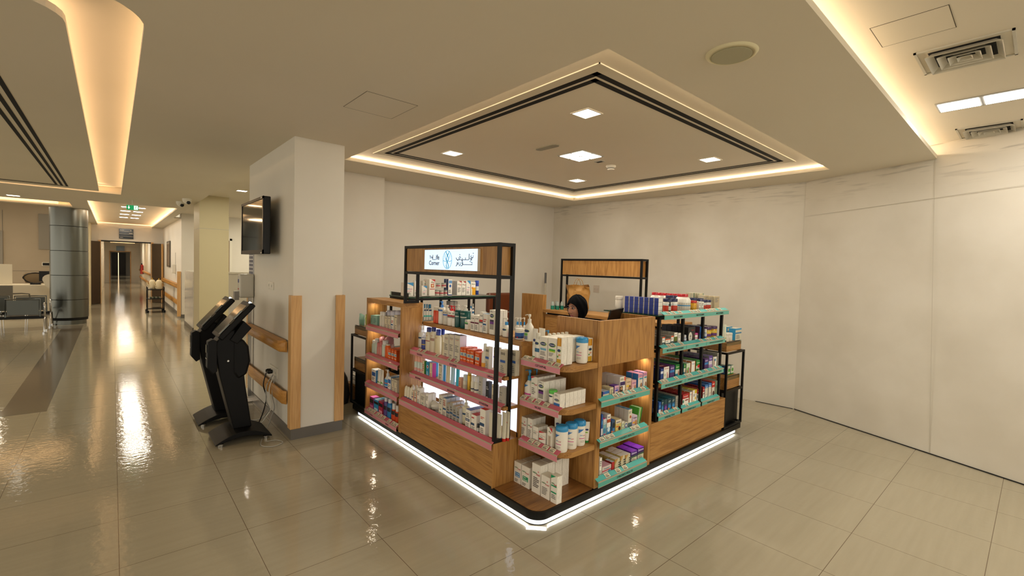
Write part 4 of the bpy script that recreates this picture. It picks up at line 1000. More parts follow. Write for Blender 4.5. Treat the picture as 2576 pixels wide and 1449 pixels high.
  (2.925,2.05,0.73,0.071,0.126,'box_nyda',3,None),
  (3.003,2.05,0.73,0.07,0.1,'box_babytan',2,None),
  (3.076,2.05,0.73,0.064,0.078,'box_babypink',2,None),
  (3.163,2.05,0.73,0.066,0.12,'box_babyblue',2,None),
  (3.228,2.05,0.73,0.054,0.124,'box_babyblue',2,None)]),
 'kids_two': ('y', [
  (2.692,2.05,0.436,0.019,0.173,'box_blue',1,None),
  (2.725,2.05,0.436,0.037,0.134,'box_aqua',2,None),
  (2.773,2.05,0.436,0.045,0.158,'box_aquared',2,None),
  (2.827,2.05,0.436,0.044,0.105,'box_bluedark',1,None),
  (2.893,2.05,0.436,0.072,0.096,'box_babyyellow',2,None),
  (2.952,2.05,0.436,0.036,0.072,'box_greenround',1,None),
  (2.993,2.05,0.436,0.036,0.057,'box_blueround',1,None),
  (3.042,2.05,0.436,0.05,0.148,'box_whiteteal',3,None),
  (3.109,2.05,0.436,0.073,0.085,'box_babypurple',1,None)]),
 'kids_three': ('y', [
  (2.695,2.05,0.147,0.028,0.14,'box_white',1,None),
  (2.769,2.05,0.147,0.11,0.062,'box_pinkwhite',2,None),
  (2.846,2.05,0.147,0.034,0.072,'box_red',2,None),
  (2.899,2.05,0.147,0.063,0.083,'box_tan',3,None),
  (2.966,2.05,0.147,0.056,0.091,'box_tan',3,None),
  (3.034,2.05,0.147,0.068,0.084,'box_tan',3,None),
  (3.118,2.05,0.147,0.084,0.089,'box_diab',2,None),
  (3.209,2.05,0.147,0.087,0.096,'box_diab',2,None)]),
 'rack_two_a': ('y', [
  (3.481,2.05,1.038,0.043,0.08,'box_himorange',5,None),
  (3.55,2.05,1.038,0.082,0.058,'box_himorange',5,None),
  (3.62,2.05,1.038,0.045,0.08,'box_himorange',5,None),
  (3.675,2.05,1.038,0.053,0.104,'box_himgreen',5,None),
  (3.738,2.05,1.038,0.047,0.096,'box_white',4,None)]),
 'rack_two_b': ('y', [
  (3.855,2.05,1.038,0.035,0.07,'bottle_bluesmall',1,None),
  (3.951,2.05,1.038,0.13,0.135,'box_blackman',5,None),
  (4.06,2.05,1.038,0.06,0.074,'bottle_magenta',3,None),
  (4.124,2.05,1.038,0.053,0.129,'box_bluetall',5,None)]),
 'rack_two_c': ('y', [
  (4.236,2.05,1.038,0.031,0.099,'bottle_bluesmall',1,None),
  (4.32,2.05,1.038,0.121,0.113,'jar_purplelid',2,None),
  (4.439,2.05,1.038,0.1,0.114,'jar_purplelid',2,None)]),
 'rack_three_a': ('y', [
  (3.478,2.05,0.745,0.04,0.105,'box_bluerow',6,None),
  (3.548,2.05,0.745,0.088,0.114,'box_redtitle',6,None),
  (3.641,2.05,0.745,0.078,0.113,'box_purplerow',6,None),
  (3.73,2.05,0.745,0.074,0.113,'box_greenrow',6,None)]),
 'rack_three_b': ('y', [
  (3.853,2.05,0.745,0.035,0.106,'box_greenrow',6,None),
  (3.918,2.05,0.745,0.075,0.103,'box_flora',6,None),
  (4.007,2.05,0.745,0.073,0.111,'box_orangeside',6,None),
  (4.103,2.05,0.745,0.09,0.112,'box_greenred',6,None)]),
 'rack_three_c': ('y', [
  (4.259,2.05,0.745,0.075,0.11,'box_purplerow',5,None),
  (4.341,2.05,0.745,0.073,0.128,'box_purpletop',5,None),
  (4.43,2.05,0.745,0.079,0.108,'box_mould',4,None),
  (4.499,2.05,0.745,0.042,0.14,'box_silver',4,None)]),
 'rack_four_a': ('y', [
  (3.468,2.05,0.465,0.037,0.104,'box_blue',5,None),
  (3.511,2.05,0.465,0.037,0.117,'box_seatop',5,None),
  (3.561,2.05,0.465,0.051,0.112,'box_violetteal',5,None),
  (3.622,2.05,0.465,0.058,0.112,'box_seatop',5,None),
  (3.686,2.05,0.465,0.056,0.109,'box_seatop',5,None),
  (3.745,2.05,0.465,0.05,0.113,'box_silver',5,None)]),
 'rack_four_b': ('y', [
  (3.896,2.05,0.465,0.113,0.107,'box_redwhite',5,None),
  (3.988,2.05,0.465,0.044,0.111,'box_orangeside',5,None),
  (4.058,2.05,0.465,0.082,0.119,'box_yellowtop2',5,None),
  (4.133,2.05,0.465,0.053,0.119,'box_redwhite',4,None)]),
 'rack_four_c': ('y', [
  (4.23,2.05,0.465,0.031,0.12,'box_redwhite',3,None),
  (4.285,2.05,0.465,0.064,0.135,'box_bluetitle',4,None),
  (4.355,2.05,0.465,0.061,0.14,'box_bluetitle',4,None),
  (4.425,2.05,0.465,0.062,0.146,'box_redtall2',3,None),
  (4.498,2.05,0.465,0.068,0.144,'box_sage',3,None)]),
 'corner_floor': ('x', [
  (2.44,2.228,0.088,0.077,0.153,'box_seb_blue2',3,None),
  (2.355,2.228,0.088,0.086,0.151,'box_seb_green2',2,None),
  (2.245,2.228,0.088,0.088,0.206,'box_seb_tall',4,None),
  (2.154,2.228,0.088,0.086,0.154,'box_seb',1,None),
  (2.073,2.228,0.088,0.059,0.186,'box_seb_greentop',1,None)]),
 'rack_top': ('y', [
  (3.668,2.1,1.312,0.079,0.119,'jar_navylid_red',1,None),
  (3.761,2.1,1.312,0.081,0.117,'jar_navylid_red',1,None),
  (3.658,2.1,1.312,0.033,0.126,'dropper_big',1,None),
  (3.985,2.1,1.312,0.145,0.153,'bottle_redcap_label',1,None),
  (4.11,2.1,1.312,0.075,0.092,'jar_yellow',1,None),
  (4.178,2.1,1.312,0.046,0.083,'box_white',1,None),
  (4.232,2.1,1.312,0.047,0.081,'box_white',1,None),
  (4.291,2.1,1.312,0.056,0.091,'jar_navylid_red',1,None),
  (4.389,2.1,1.312,0.123,0.093,'jar_navylid_red',1,None),
  (3.935,2.22,1.312,0.092,0.135,'jar_navylid',1,None),
  (4.021,2.2,1.312,0.094,0.131,'jar_navylid_tall',1,None),
  (4.316,2.2,1.312,0.103,0.107,'jar_navylid',1,None),
  (4.437,2.2,1.312,0.09,0.101,'jar_navylid',1,None),
  (3.851,2.34,1.312,0.082,0.159,'bottle_redcap',1,None),
  (3.948,2.34,1.312,0.084,0.154,'bottle_redcap',1,None),
  (4.044,2.34,1.312,0.079,0.149,'bottle_redcap',1,None),
  (4.135,2.34,1.312,0.074,0.144,'bottle_redcap',1,None),
  (4.225,2.34,1.312,0.076,0.141,'bottle_redcap',1,None),
  (4.317,2.34,1.312,0.078,0.138,'bottle_redcap',1,None),
  (4.409,2.3,1.312,0.064,0.151,'box_greenedge',1,None),
  (4.49,2.3,1.312,0.082,0.15,'box_greenedge',1,None),
  (4.531,2.27,1.312,0.1,0.147,'box_greenedge',1,None),
  (4.511,2.2,1.312,0.092,0.128,'box_tan2',1,None),
  (4.576,2.18,1.312,0.103,0.124,'box_tan2',1,None),
  (4.65,2.16,1.312,0.114,0.12,'box_tan2',1,None)]),
 'case_right': ('y', [
  (4.702,2.1,0.963,0.054,0.192,'tube_leaf',1,None),
  (4.765,2.1,0.963,0.055,0.18,'tube_leaf',1,None),
  (4.832,2.1,0.963,0.06,0.089,'jar_plain',1,None),
  (4.909,2.1,0.963,0.066,0.084,'jar_plain',1,None),
  (5.055,2.1,0.963,0.206,0.125,'box_bluestripe',1,None),
  (5.121,2.22,0.963,0.118,0.125,'box_bluestripe',1,None)]),
 'case_right_low': ('y', [
  (4.914,2.12,0.603,0.075,0.091,'box_leaf',2,None),
  (4.995,2.12,0.603,0.067,0.09,'box_leaf',1,None)]),
}
# ================================================================ GOODS
WHT = 'f0ece2'; CRM = 'ddd4bf'; GRY = '8d8a84'
def L(v0, v1, n=3, u0=.14, c=GRY):       # small print lines
    out = []; rnd = random.Random(int(v0*97)+n)
    for i in range(n):
        y = v1-(v1-v0)*(i+.5)/n; hh = (v1-v0)/n*.28
        out.append(('r', u0, u0+.35+.35*rnd.random(), y-hh, y+hh, c))
    return out
OVAL = lambda v, c2='a8c83c': [('e', .5, v, .40, .085, c2), ('e', .47, v+.005, .36, .07, '1c2f6b'), ('t', 'Cetaphil', .2, .76, v-.025, v+.03, 'f0f0f0')]
SEB = lambda v, u=.10, w=.82: [('t', 'seba', u, u+w*.58, v, v+.075, '2c7a3a'), ('t', 'med', u+w*.52, u+w, v-.04, v+.045, 'c0283a')]
def band(v0, v1, c): return [('r', 0, 1, v0, v1, c)]
def T_(s, v0, v1, c, u0=.15, u1=.85): return [('t', s, u0, u1, v0, v1, c)]
# style: (noun phrase, body colour, top colour, side colour or 'p' printed, decals)
BOXES = {
 'box_greenband': ('small white box with green band', WHT, WHT, 'p', band(.62, .74, '3fae3c')+band(.52, .62, '6b6b6b')+L(.8, .95, 1)),
 'box_maroon': ('white box with maroon band', WHT, WHT, 'p', T_('ACM', .76, .84, '333333')+band(.47, .57, '6a1a38')+L(.1, .4, 3)),
 'box_redband': ('slim white box with red band', WHT, WHT, 'p', T_('ACM', .78, .85, '333333')+band(.52, .62, 'c8281f')+band(.45, .52, '6b6b6b')+[('e', .6, .3, .16, .05, 'c8281f'), ('e', .6, .3, .09, .03, WHT)]),
 'box_bluelabel': ('white box with blue label', WHT, '8fb8d8', 'd5d0c4', [('r', 0, .75, .40, .49, '1d5c92'), ('r', 0, .04, 0, 1, '3f8fc8')]+L(.56, .75, 2, .12, 'b5564f')+L(.1, .35, 3)),
 'box_oval_purple': ('white box with blue oval and purple panel', WHT, WHT, 'p', OVAL(.76)+[('r', .12, .88, .52, .60, '301a3c'), ('r', .12, .88, .42, .52, '6b2a8a'), ('r', .12, .88, .2, .42, '9a988e')]+L(.9, .97, 2)),
 'box_redsmile': ('tall cream box with small red curve logo', 'd3ccb9', '2c2a38', 'cfc6cf', [('e', .45, .83, .30, .035, 'b02a30'), ('e', .45, .845, .32, .035, 'd3ccb9')]+T_('Eucerin', .84, .88, '333333', .2, .75)+L(.35, .62, 4)+L(.06, .22, 2)),
 'box_orange': ('small orange sunscreen box', 'dd5a18', 'e0733a', 'b84612', [('r', .0, 1, .48, .70, 'e8e2cc'), ('r', .08, .44, .51, .67, '2f9aa8'), ('r', .55, .92, .51, .67, '4a7ab8'), ('t', '50', .12, .4, .54, .65, 'e8e2cc'), ('r', .1, .42, .28, .34, 'e8e2cc'), ('r', .55, .9, .28, .34, 'e8e2cc')]+T_('Avene', .8, .88, 'e8d2b0')),
 'box_uriage': ('beige box with blue band', 'c9c0ab', 'cfc6b2', 'p', T_('URIAGE', .80, .90, '3a3a3a', .08, .92)+band(.50, .60, '2c5aa6')+L(.1, .4, 4)),
 'box_purpleband': ('beige box with purple band', 'c9c0ab', 'c0b7a4', 'p', T_('URIAGE', .80, .90, '3a3a3a')+band(.60, .66, '7a4ab0')+band(.02, .08, '7a4ab0')+L(.2, .5, 4)),
 'box_green': ('cream box with green side', 'd9cfae', 'd9cfae', '4c8a14', L(.3, .8, 4, .14, 'b06a5a')),
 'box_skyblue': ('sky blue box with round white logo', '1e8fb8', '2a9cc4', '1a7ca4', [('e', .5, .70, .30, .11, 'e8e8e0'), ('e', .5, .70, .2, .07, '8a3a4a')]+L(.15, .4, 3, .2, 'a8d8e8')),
 'box_magenta': ('cream box with magenta side', 'd9cfae', 'e0657a', 'b0187a', [('e', .6, .6, .28, .12, 'c09a90'), ('e', .52, .6, .26, .11, 'd9cfae')]+L(.15, .35, 2, .2, 'c05060')),
 'box_creamarc': ('cream box with thin arc and text', 'd8ceb4', 'cfc8b8', 'ddd6c8', [('e', .65, .62, .25, .11, '5a5a50'), ('e', .58, .62, .25, .11, 'd8ceb4')]+L(.12, .42, 4)+T_('AVENE', .84, .9, '6a5a50')),
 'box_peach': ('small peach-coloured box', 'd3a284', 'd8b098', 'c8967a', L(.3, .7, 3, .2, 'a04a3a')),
 'box_grey': ('light grey carton with small print', 'b5b0a4', 'bcb7ab', 'p', L(.5, .75, 2)+L(.1, .3, 2)),
 'box_black': ('black cosmetic box', '18181d', '24242c', '22222c', L(.55, .75, 2, .2, 'b8b8b8')+L(.1, .2, 1, .2, 'b8b8b8')),
 'box_orangeedge': ('slim cream box with orange edge', 'e2d8c2', 'e2d8c2', 'd8d0c0', [('r', .84, 1, 0, 1, 'd8621c'), ('r', .1, .7, .42, .5, '4a2a7a')]+L(.6, .85, 3)),
 'box_white': ('plain white box with fine print', WHT, 'dfdacd', 'e2ddd2', L(.55, .85, 3)+L(.1, .35, 3)),
 'box_greydiamond': ('white box with small green diamond logo', 'd8d2c2', 'd0cabc', 'dcd8d0', [('r', .0, 1, .30, .31, '55606a'), ('d', .5, .305, .11, .06, '2a8a6a')]+L(.55, .85, 3)+L(.08, .2, 1)),
 'box_bluetop': ('white box with blue top and sun dot', 'd3cdbd', '4b82b0', 'b8bac0', [('r', 0, .9, .40, .49, '24547e')]+L(.6, .9, 3, .12, 'b05a50')+L(.08, .3, 3)),
 'box_steel': ('narrow grey box with blue band', 'a29d90', 'c8b090', 'd0d2d8', [('r', 0, 1, .38, .48, '24547e')]+L(.55, .8, 2, .2, '5a5a5a')+L(.08, .3, 2, .2, '5a5a5a')),
 'box_navytag': ('white box with blue top and navy tag', WHT, '3858a8', 'e0dad0', [('r', 0, .82, .40, .54, '24486e'), ('t', 'DUCRAY', .08, .7, .43, .51, 'e0e0e0')]+L(.6, .85, 3)+L(.08, .32, 3)),
 'box_redtop': ('squat white box with red top', WHT, 'c0383a', 'ddd6ca', [('r', 0, .62, .36, .50, '24486e')]+L(.75, .88, 1, .1, 'c03030')+L(.08, .3, 3)),
 'box_redtall': ('tall white box with red top', WHT, 'cc3328', 'e0dad0', [('r', 0, .82, .36, .48, '24486e')]+L(.62, .72, 2, .12, 'd05038')+L(.1, .3, 3)),
 'box_oval_blue': ('white carton with blue oval logo, blue band', WHT, 'dfd9c8', 'p', OVAL(.72)+[('r', .14, .86, .46, .55, '7ab4d6')]+L(.25, .42, 3)+L(.08, .2, 2)),
 'box_oval_green': ('white carton with blue oval logo, green band', WHT, 'dfd9c8', 'p', OVAL(.72)+[('r', .14, .86, .50, .57, '4fae3a'), ('r', .14, .86, .45, .50, 'b8d23c')]+L(.28, .42, 3)+L(.08, .2, 2)),
 'box_gold': ('gold and white sun care box', WHT, 'e2d9c4', 'p', [('r', 0, .86, .68, .97, 'd8951c'), ('r', .25, .5, .70, .97, 'e8b448'), ('r', 0, .86, 0, .22, 'd4a82a'), ('e', .45, .52, .38, .06, 'a8c83c'), ('e', .42, .525, .34, .05, '1c2f6b'), ('t', '50+', .3, .8, .33, .41, 'e08a1c'), ('e', .2, .3, .12, .04, '4a9a3a')]),
 'box_oval_small': ('squat white carton with blue oval and blue band', WHT, 'd8d2c2', 'p', OVAL(.55)+[('r', .05, .95, .16, .34, '2f6fb8')]+L(.8, .92, 2)),
 'box_seb_red': ('white carton with green-red logo, red corner', WHT, 'd8d0c4', 'p', SEB(.68)+[('c', 'tl', .6, .10, 'c8303a')]+L(.25, .55, 4)),
 'box_seb': ('white carton with green-red logo', WHT, 'd6cfbf', 'p', SEB(.64)+[('e', .72, .78, .06, .04, 'd88080')]+L(.15, .5, 5)),
 'box_seb_small': ('small white carton with green-red logo', WHT, 'd6cfbf', 'p', SEB(.4)+L(.1, .3, 2)),
 'box_seb_vial': ('', WHT, WHT, 'p', []),
 'box_seb_redsm': ('small white carton with red corner', WHT, 'd8c8bc', 'p', SEB(.40)+[('c', 'tl', .9, .30, 'c8303a')]+L(.08, .25, 1)),
 'box_vial': ('white carton with window and red corner', WHT, 'dcd4c6', 'dcd4c6', SEB(.78, .3, .5)+[('c', 'tr', .6, .2, 'c8303a'), ('r', .2, .8, .08, .62, 'cfc6b4'), ('r', .42, .58, .1, .58, 'b09a86')]),
 'box_seb_blue2': ('white carton with blue panel', WHT, 'd6cfbf', 'p', SEB(.70)+[('r', .18, .86, .30, .52, '2f86c4'), ('t', 'Fresh', .25, .8, .42, .5, 'e0f0f8'), ('t', 'Shower', .25, .8, .32, .40, 'e0f0f8')]+L(.06, .2, 2)),
 'box_seb_green2': ('white carton with green panel', WHT, 'd6cfbf', 'p', SEB(.70)+[('r', .18, .86, .30, .52, '2f9a6c'), ('t', 'Spa', .25, .6, .42, .5, 'e0f8e8'), ('t', 'Shower', .25, .8, .32, .40, 'e0f8e8')]+L(.06, .2, 2)),
 'box_seb_tall': ('tall white carton with green-red logo', WHT, 'd6cfbf', 'p', SEB(.66)+[('e', .75, .76, .06, .03, 'd88080')]+L(.2, .56, 6, .18, '6b6662')),
 'box_seb_greentop': ('slim white carton with green stripes', WHT, 'dcd6c6', 'p', SEB(.68)+[('c', 'tl', .8, .13, '1f9a68'), ('r', .06, .92, .60, .65, '1f9a68'), ('r', .06, .92, .36, .41, '1f9a68')]+L(.15, .32, 3)),
 'box_seb_blue': ('white carton with blue corner, pink line', WHT, 'd6cfbf', 'p', [('c', 'tr', .85, .28, '3f94cc'), ('r', .1, .8, .34, .37, 'd0509a')]+[('t', 'seba', .3, .6, .5, .58, '4fa0d0'), ('t', 'med', .58, .85, .48, .56, 'd0509a')]+L(.1, .28, 2)),
 'box_seb_sun': ('white carton with red corner, sun square', WHT, 'd6cfbf', 'p', SEB(.80, .3, .6)+[('c', 'tr', .7, .14, 'c0282a'), ('r', .3, .82, .50, .72, 'c8561c'), ('e', .56, .61, .16, .07, 'e8d8b0'), ('r', .1, .95, .38, .42, 'a82a24')]),
 'box_seb_red2': ('tall white carton with dark red corner', WHT, 'd6cfbf', 'p', SEB(.74)+[('c', 'tr', .7, .12, 'b0242a')]+L(.2, .55, 5)),
 'box_bluecap': ('white carton with blue top panel', WHT, '2f4f9a', '28407a', [('r', .1, .95, .74, .92, '6a9cd0'), ('e', .5, .58, .25, .09, '2f62b0'), ('r', 0, 1, 0, .05, '2f4f9a')]+L(.15, .35, 2)),
 'box_yellow': ('white and yellow carton with orange diamond', WHT, 'e2d9c4', 'e0dad0', [('r', .3, 1, 0, .58, 'e8a818'), ('r', 0, .3, 0, .45, 'e6e0d2'), ('d', .3, .55, .22, .10, 'e08a1c')]+T_('Nizoral', .82, .9, '4a6a3a')),
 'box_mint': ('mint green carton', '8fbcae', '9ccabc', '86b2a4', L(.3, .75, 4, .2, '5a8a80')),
 'box_bluewhite': ('white and blue carton', WHT, 'cfd8e0', '4a8ac0', [('r', .1, .9, .55, .82, '2f62b0'), ('r', 0, 1, .05, .15, '3f94cc')]+L(.25, .45, 2)),
 'box_magenta2': ('magenta carton with black label', '9a2a6a', 'c060a8', 'b048a0', [('r', 0, 1, .55, .85, '1c1c1c'), ('r', .1, .9, .2, .4, 'e07aa8')]),
 'box_skyblack': ('sky blue carton with black label', '2f8fc4', '7ab8d8', '2a7cac', [('r', 0, 1, .66, .86, '1c1c1c'), ('r', .1, .9, .15, .35, 'c4e0ea')]),
 'box_redblack': ('red carton with black label', 'b02a48', 'c86a98', '9a2a50', [('r', 0, 1, .62, .86, '1c1c1c'), ('r', .1, .9, .15, .35, 'e8a0b0')]),
 # kids
 'box_bluepurple': ('flat white box, blue top', 'd8ceb0', 'c8d0dc', '2f6ab0', [('r', 0, 1, .55, 1, '2f6ab0'), ('e', .12, .75, .1, .16, '6a2a9a')]),
 'box_yellowtop': ('cream box with yellow top stripe', 'ddd2b0', 'e0d4a8', 'd8cca8', L(.2, .8, 5, .2, '7a7a5a')),
 'box_purplepink': ('pink and purple baby box', 'd8a8bc', '7a4ab8', '5a2f98', [('r', 0, 1, .0, .35, 'e0dad0'), ('e', .5, .48, .38, .10, '4a5ab8')]+T_('wellbaby', .62, .76, '3f6ab0')+[('e', .85, .2, .14, .2, '9a6040')]),
 'box_nyda': ('white box with photo and purple badge', WHT, 'dcdce4', 'e0dad4', [('r', .08, .72, .74, .95, 'e8e2c8'), ('r', .78, 1, .74, .98, 'e0502a'), ('t', 'NYDA', .12, .62, .80, .9, '2a2a2a'), ('r', .05, .95, .48, .70, '3a2060'), ('r', 0, .55, 0, .44, '3a2418'), ('e', .3, .3, .18, .10, 'b88860')]),
 'box_babytan': ('peach box with baby picture', 'dcc0a0', 'e0ccb0', 'd8b898', [('e', .35, .45, .28, .08, 'e8c040'), ('e', .75, .22, .22, .28, '6a4028'), ('e', .75, .18, .17, .2, 'c08a60')]+T_('Colofiam', .72, .80, '6a4a3a')),
 'box_babypink': ('pink box with baby picture', 'dca8b0', 'e0b8c0', 'd8a0a8', [('r', 0, 1, 0, .3, 'e6dfd4'), ('e', .75, .28, .18, .24, 'b07850')]+T_('wellbaby', .66, .80, '8a5ab0')),
 'box_babyblue': ('tall blue and pink baby drops box', 'dfd6c8', 'd89ab8', '2f7cc4', [('r', 0, 1, .74, 1, 'dc98ae'), ('e', .6, .66, .38, .05, '3f94ac'), ('e', .72, .22, .2, .16, '4a3020'), ('e', .72, .24, .13, .12, 'b88058')]+T_('wellbaby', .82, .9, '4a6ab8')),
 'box_blue': ('blue carton', '2456a8', '3a6ab8', '1c4488', [('r', 0, 1, .1, .4, 'd8d8e0'), ('e', .5, .65, .3, .1, '4aa0d8')]),
 'box_aqua': ('white and aqua spray box with pink top', '7ab0bc', 'd84a9a', 'c8ccd0', [('r', 0, 1, .7, 1, 'd0d4d4'), ('t', 'AQUA', .1, .9, .72, .82, '7aa0b0'), ('e', .5, .35, .4, .15, '3f86b0'), ('r', .2, .8, .12, .18, 'd02a5a')]),
 'box_aquared': ('white spray box with orange-red panel', WHT, 'd8dce4', 'c8ccd4', [('r', 0, 1, .62, .78, 'b04a20'), ('r', 0, 1, 0, .4, '3f86b4'), ('e', .5, .3, .34, .12, 'd8e4ea')]+T_('Tonimer', .84, .92, '3a4a8a')),
 'box_bluedark': ('dark box with blue top', '2a4a70', '2f6ac0', '1c3a60', [('e', .6, .62, .4, .2, '10202c'), ('r', 0, 1, 0, .25, 'c87a5a'), ('e', .7, .3, .3, .14, '2f7ab8')]),
 'box_babyyellow': ('yellow box with child picture', 'd8c070', 'e0d0a0', 'ccb060', [('r', 0, 1, .7, 1, 'e0d8c8'), ('e', .7, .3, .22, .16, '3a2418'), ('r', .1, .6, .42, .52, 'd86a2a')]+[('r', .12, .8, .78, .84, '4a4a6a')]),
 'box_greenround': ('small cream box with green circle', 'd8d2bc', 'dcd6c4', 'd0c8b4', [('e', .5, .5, .4, .25, '5aa05a'), ('e', .5, .5, .3, .18, 'd8d8c8'), ('r', 0, 1, 0, .15, '4a9a3a')]),
 'box_blueround': ('small cream box with blue ring', 'd8d2bc', 'dcd6c4', 'd0c8b4', [('e', .5, .55, .42, .32, '24489a'), ('e', .5, .55, .26, .18, 'd8d8c8'), ('r', 0, 1, 0, .15, 'd87a3a')]),
 'box_whiteteal': ('tall white box with slate base', 'dcd4c0', '5a94c0', 'dedad6', [('r', 0, 1, 0, .30, '4f6c70'), ('e', .6, .6, .22, .08, 'b0522a')]+L(.78, .9, 2)),
 'box_babypurple': ('lilac box with baby picture', 'c8b4cc', 'd4c8d8', 'b8a4c0', [('e', .7, .35, .26, .26, 'b88058'), ('e', .3, .4, .25, .1, 'e0a030')]+T_('Pedialyte', .74, .88, '3a3a4a')),
 'box_pinkwhite': ('wide white and pink box', 'd8ccc4', 'd8a8b8', 'd0c8bc', [('r', 0, 1, .4, .56, 'c04a58'), ('r', 0, 1, 0, .2, '3f7a9a'), ('e', .8, .3, .15, .15, '3f9ac0')]+T_('Tonimer', .66, .8, '3a4a8a')),
 'box_red': ('red box with pale blue top', 'b42828', 'bccdd8', '8c1c20', []),
 'box_tan': ('cream box with tan diagonal', 'cfc4a4', 'd0ccc8', 'c8b468', [('c', 'tl', .6, .5, 'c09048')]+L(.1, .7, 3, .7, '4a4a4a')),
 'box_diab': ('purple box with Diabetone lettering', 'd8d0b4', '7a2ac0', '4c1c84', [('r', 0, 1, .72, 1, '5c1f98'), ('r', 0, 1, .56, .72, '3c2a5a'), ('r', 0, 1, .44, .56, '4a6a4a'), ('t', 'Diabetone', .06, .94, .76, .92, 'e6dff0')]+L(.12, .38, 3)),
 # rack
 'box_himorange': ('white box with orange top edge, teal base', WHT, 'bcb8ac', '9a968c', [('r', 0, 1, .88, 1, 'e0501c'), ('r', 0, 1, 0, .42, '1a4a50')]+L(.6, .75, 1)+L(.12, .3, 2, .2, 'd8d8c8')),
 'box_himgreen': ('white box with olive panel', WHT, 'b0ac9c', 'a8a498', [('r', 0, 1, .28, .66, '5c6a1c'), ('r', 0, 1, 0, .28, '17363a')]+L(.8, .9, 1)),
 'box_blackman': ('black box with white figure drawing', '232326', '3a3a3e', '1a1a1c', [('e', .32, .36, .26, .32, 'd8d4c8'), ('r', .30, .36, .18, .5, '3a2a3a'), ('r', .22, .46, .38, .42, '3a2a3a'), ('t', 'black', .45, .85, .76, .84, 'b02a1c')]+[('e', .85, .5, .04, .03, 'd03a1c'), ('e', .85, .35, .04, .03, 'd03a1c')]),
 'box_bluetall': ('tall blue box', '2a5a9a', '3a6cb0', '4a3040', [('r', .7, 1, .1, .9, 'c84a1c'), ('r', .1, .6, .4, .6, '1c3a6a')]),
 'box_bluerow': ('blue slimming box', '22468c', '4a3a7c', '1c2f6a', [('r', 0, 1, .6, .8, 'd8dce8'), ('r', 0, 1, 0, .18, 'b8a0a8')]),
 'box_redtitle': ('white slimming box with red title', WHT, '8c3a4c', '3a3a6a', T_('Xenopal', .80, .92, 'b02838')+[('r', .62, .72, .1, .6, 'b0283a'), ('r', .78, .85, .1, .45, 'c86a5a'), ('r', .1, .4, .3, .5, 'c8d0b8'), ('r', .1, .5, .02, .1, '8a2a3a')]),
 'box_purplerow': ('purple vitamin box with blue band', '4a2a6a', '5a2f6c', '38205a', [('r', 0, 1, .48, .66, '2f7cc0'), ('r', .1, .9, .74, .9, '6a4a9a')]+T_('wellwoman', .76, .88, 'd8c8e0')),
 'box_greenrow': ('green and white slimming box', 'd8d8c8', '2a8038', '1c5a6a', [('r', 0, 1, .62, 1, '2a8038'), ('r', 0, .6, .1, .3, '1c7c94'), ('e', .75, .3, .12, .2, 'b06a5a')]+T_('Appecare', .74, .88, 'd8e8b8')),
 'box_flora': ('white box with green leaf and pink flower', 'd0d8c0', 'a8b0a0', '3a8a4a', [('e', .5, .4, .4, .25, '7ab060'), ('e', .75, .4, .1, .22, 'c04a8a'), ('e', .25, .3, .1, .14, 'c83a3a')]),
 'box_orangeside': ('white box with orange side', WHT, 'b8b4a8', 'd86a28', T_('Frezyl', .72, .84, '6a7ac0')+[('r', .88, 1, 0, 1, 'd8702c')]),
 'box_greenred': ('green box with red dot', 'd8d8c8', '2f8a3c', '2a7a34', [('r', 0, 1, .55, 1, '2f8a3c'), ('e', .55, .5, .26, .14, 'd03028'), ('r', .05, .6, .1, .3, '2f8a3c')]+T_('Appecare', .72, .86, 'e0f0c8')),
 'box_purpletop': ('white box with purple top', 'd8d0dc', '5a4a8a', '8a8a90', [('r', 0, 1, .62, 1, '5a3a9a'), ('r', 0, 1, 0, .35, 'a888c0')]+T_('Teleest', .72, .86, 'e0d8f0')),
 'box_mould': ('white box with blue and orange marks', WHT, '8a8a80', '9a9688', [('d', .6, .72, .22, .16, '1f8fb0'), ('r', .2, .3, .1, .9, '3a3a3a'), ('r', .3, .4, .3, .8, 'b03a2a')]),
 'box_silver': ('silver-grey carton', 'a8a498', 'a09c90', '8c897e', L(.2, .8, 4)),
 'box_seatop': ('box with teal top and fruit picture', '1f5a86', '1a5a68', '14404e', [('r', 0, 1, .62, 1, '12414a'), ('e', .5, .38, .36, .14, '2f8ac8'), ('e', .3, .18, .2, .12, 'c87a30'), ('r', 0, 1, 0, .08, 'd8d4c8')]+[('r', .15, .7, .78, .82, 'c8d8d0'), ('r', .15, .5, .70, .73, 'c8d8d0')]),
 'box_violetteal': ('box with teal top and violet fruit picture', '4a2a6a', '16464e', '14404e', [('r', 0, 1, .62, 1, '12414a'), ('e', .5, .34, .36, .16, '7a4ab0'), ('e', .6, .12, .25, .1, '5a9a3a'), ('r', 0, 1, 0, .08, 'd8d4c8')]),
 'box_redwhite': ('red and white box', WHT, 'b03030', '7a1c20', [('r', 0, 1, .62, 1, 'b8242a'), ('e', .12, .4, .12, .14, '2f7c70'), ('r', .4, .9, .42, .52, '8a2a2a')]+T_('Feroglobin', .72, .86, 'f0e0d8')),
 'box_yellowtop2': ('white box with yellow top and drops', WHT, 'd0b83a', 'b8b094', [('r', .5, 1, .72, 1, 'd8b828'), ('e', .7, .35, .14, .12, 'd8b020'), ('e', .3, .12, .14, .08, 'd8b020')]+L(.5, .68, 2)),
 'box_bluetitle': ('blue and white cartons', 'd8d4c4', '2f6ab0', '1c4a88', [('r', 0, 1, .76, 1, '2f74bc'), ('r', .2, .9, .3, .32, 'c86a3a'), ('r', .4, 1, 0, .12, '2a4a8a')]+T_('Osteocare', .80, .9, 'e0e8f4')),
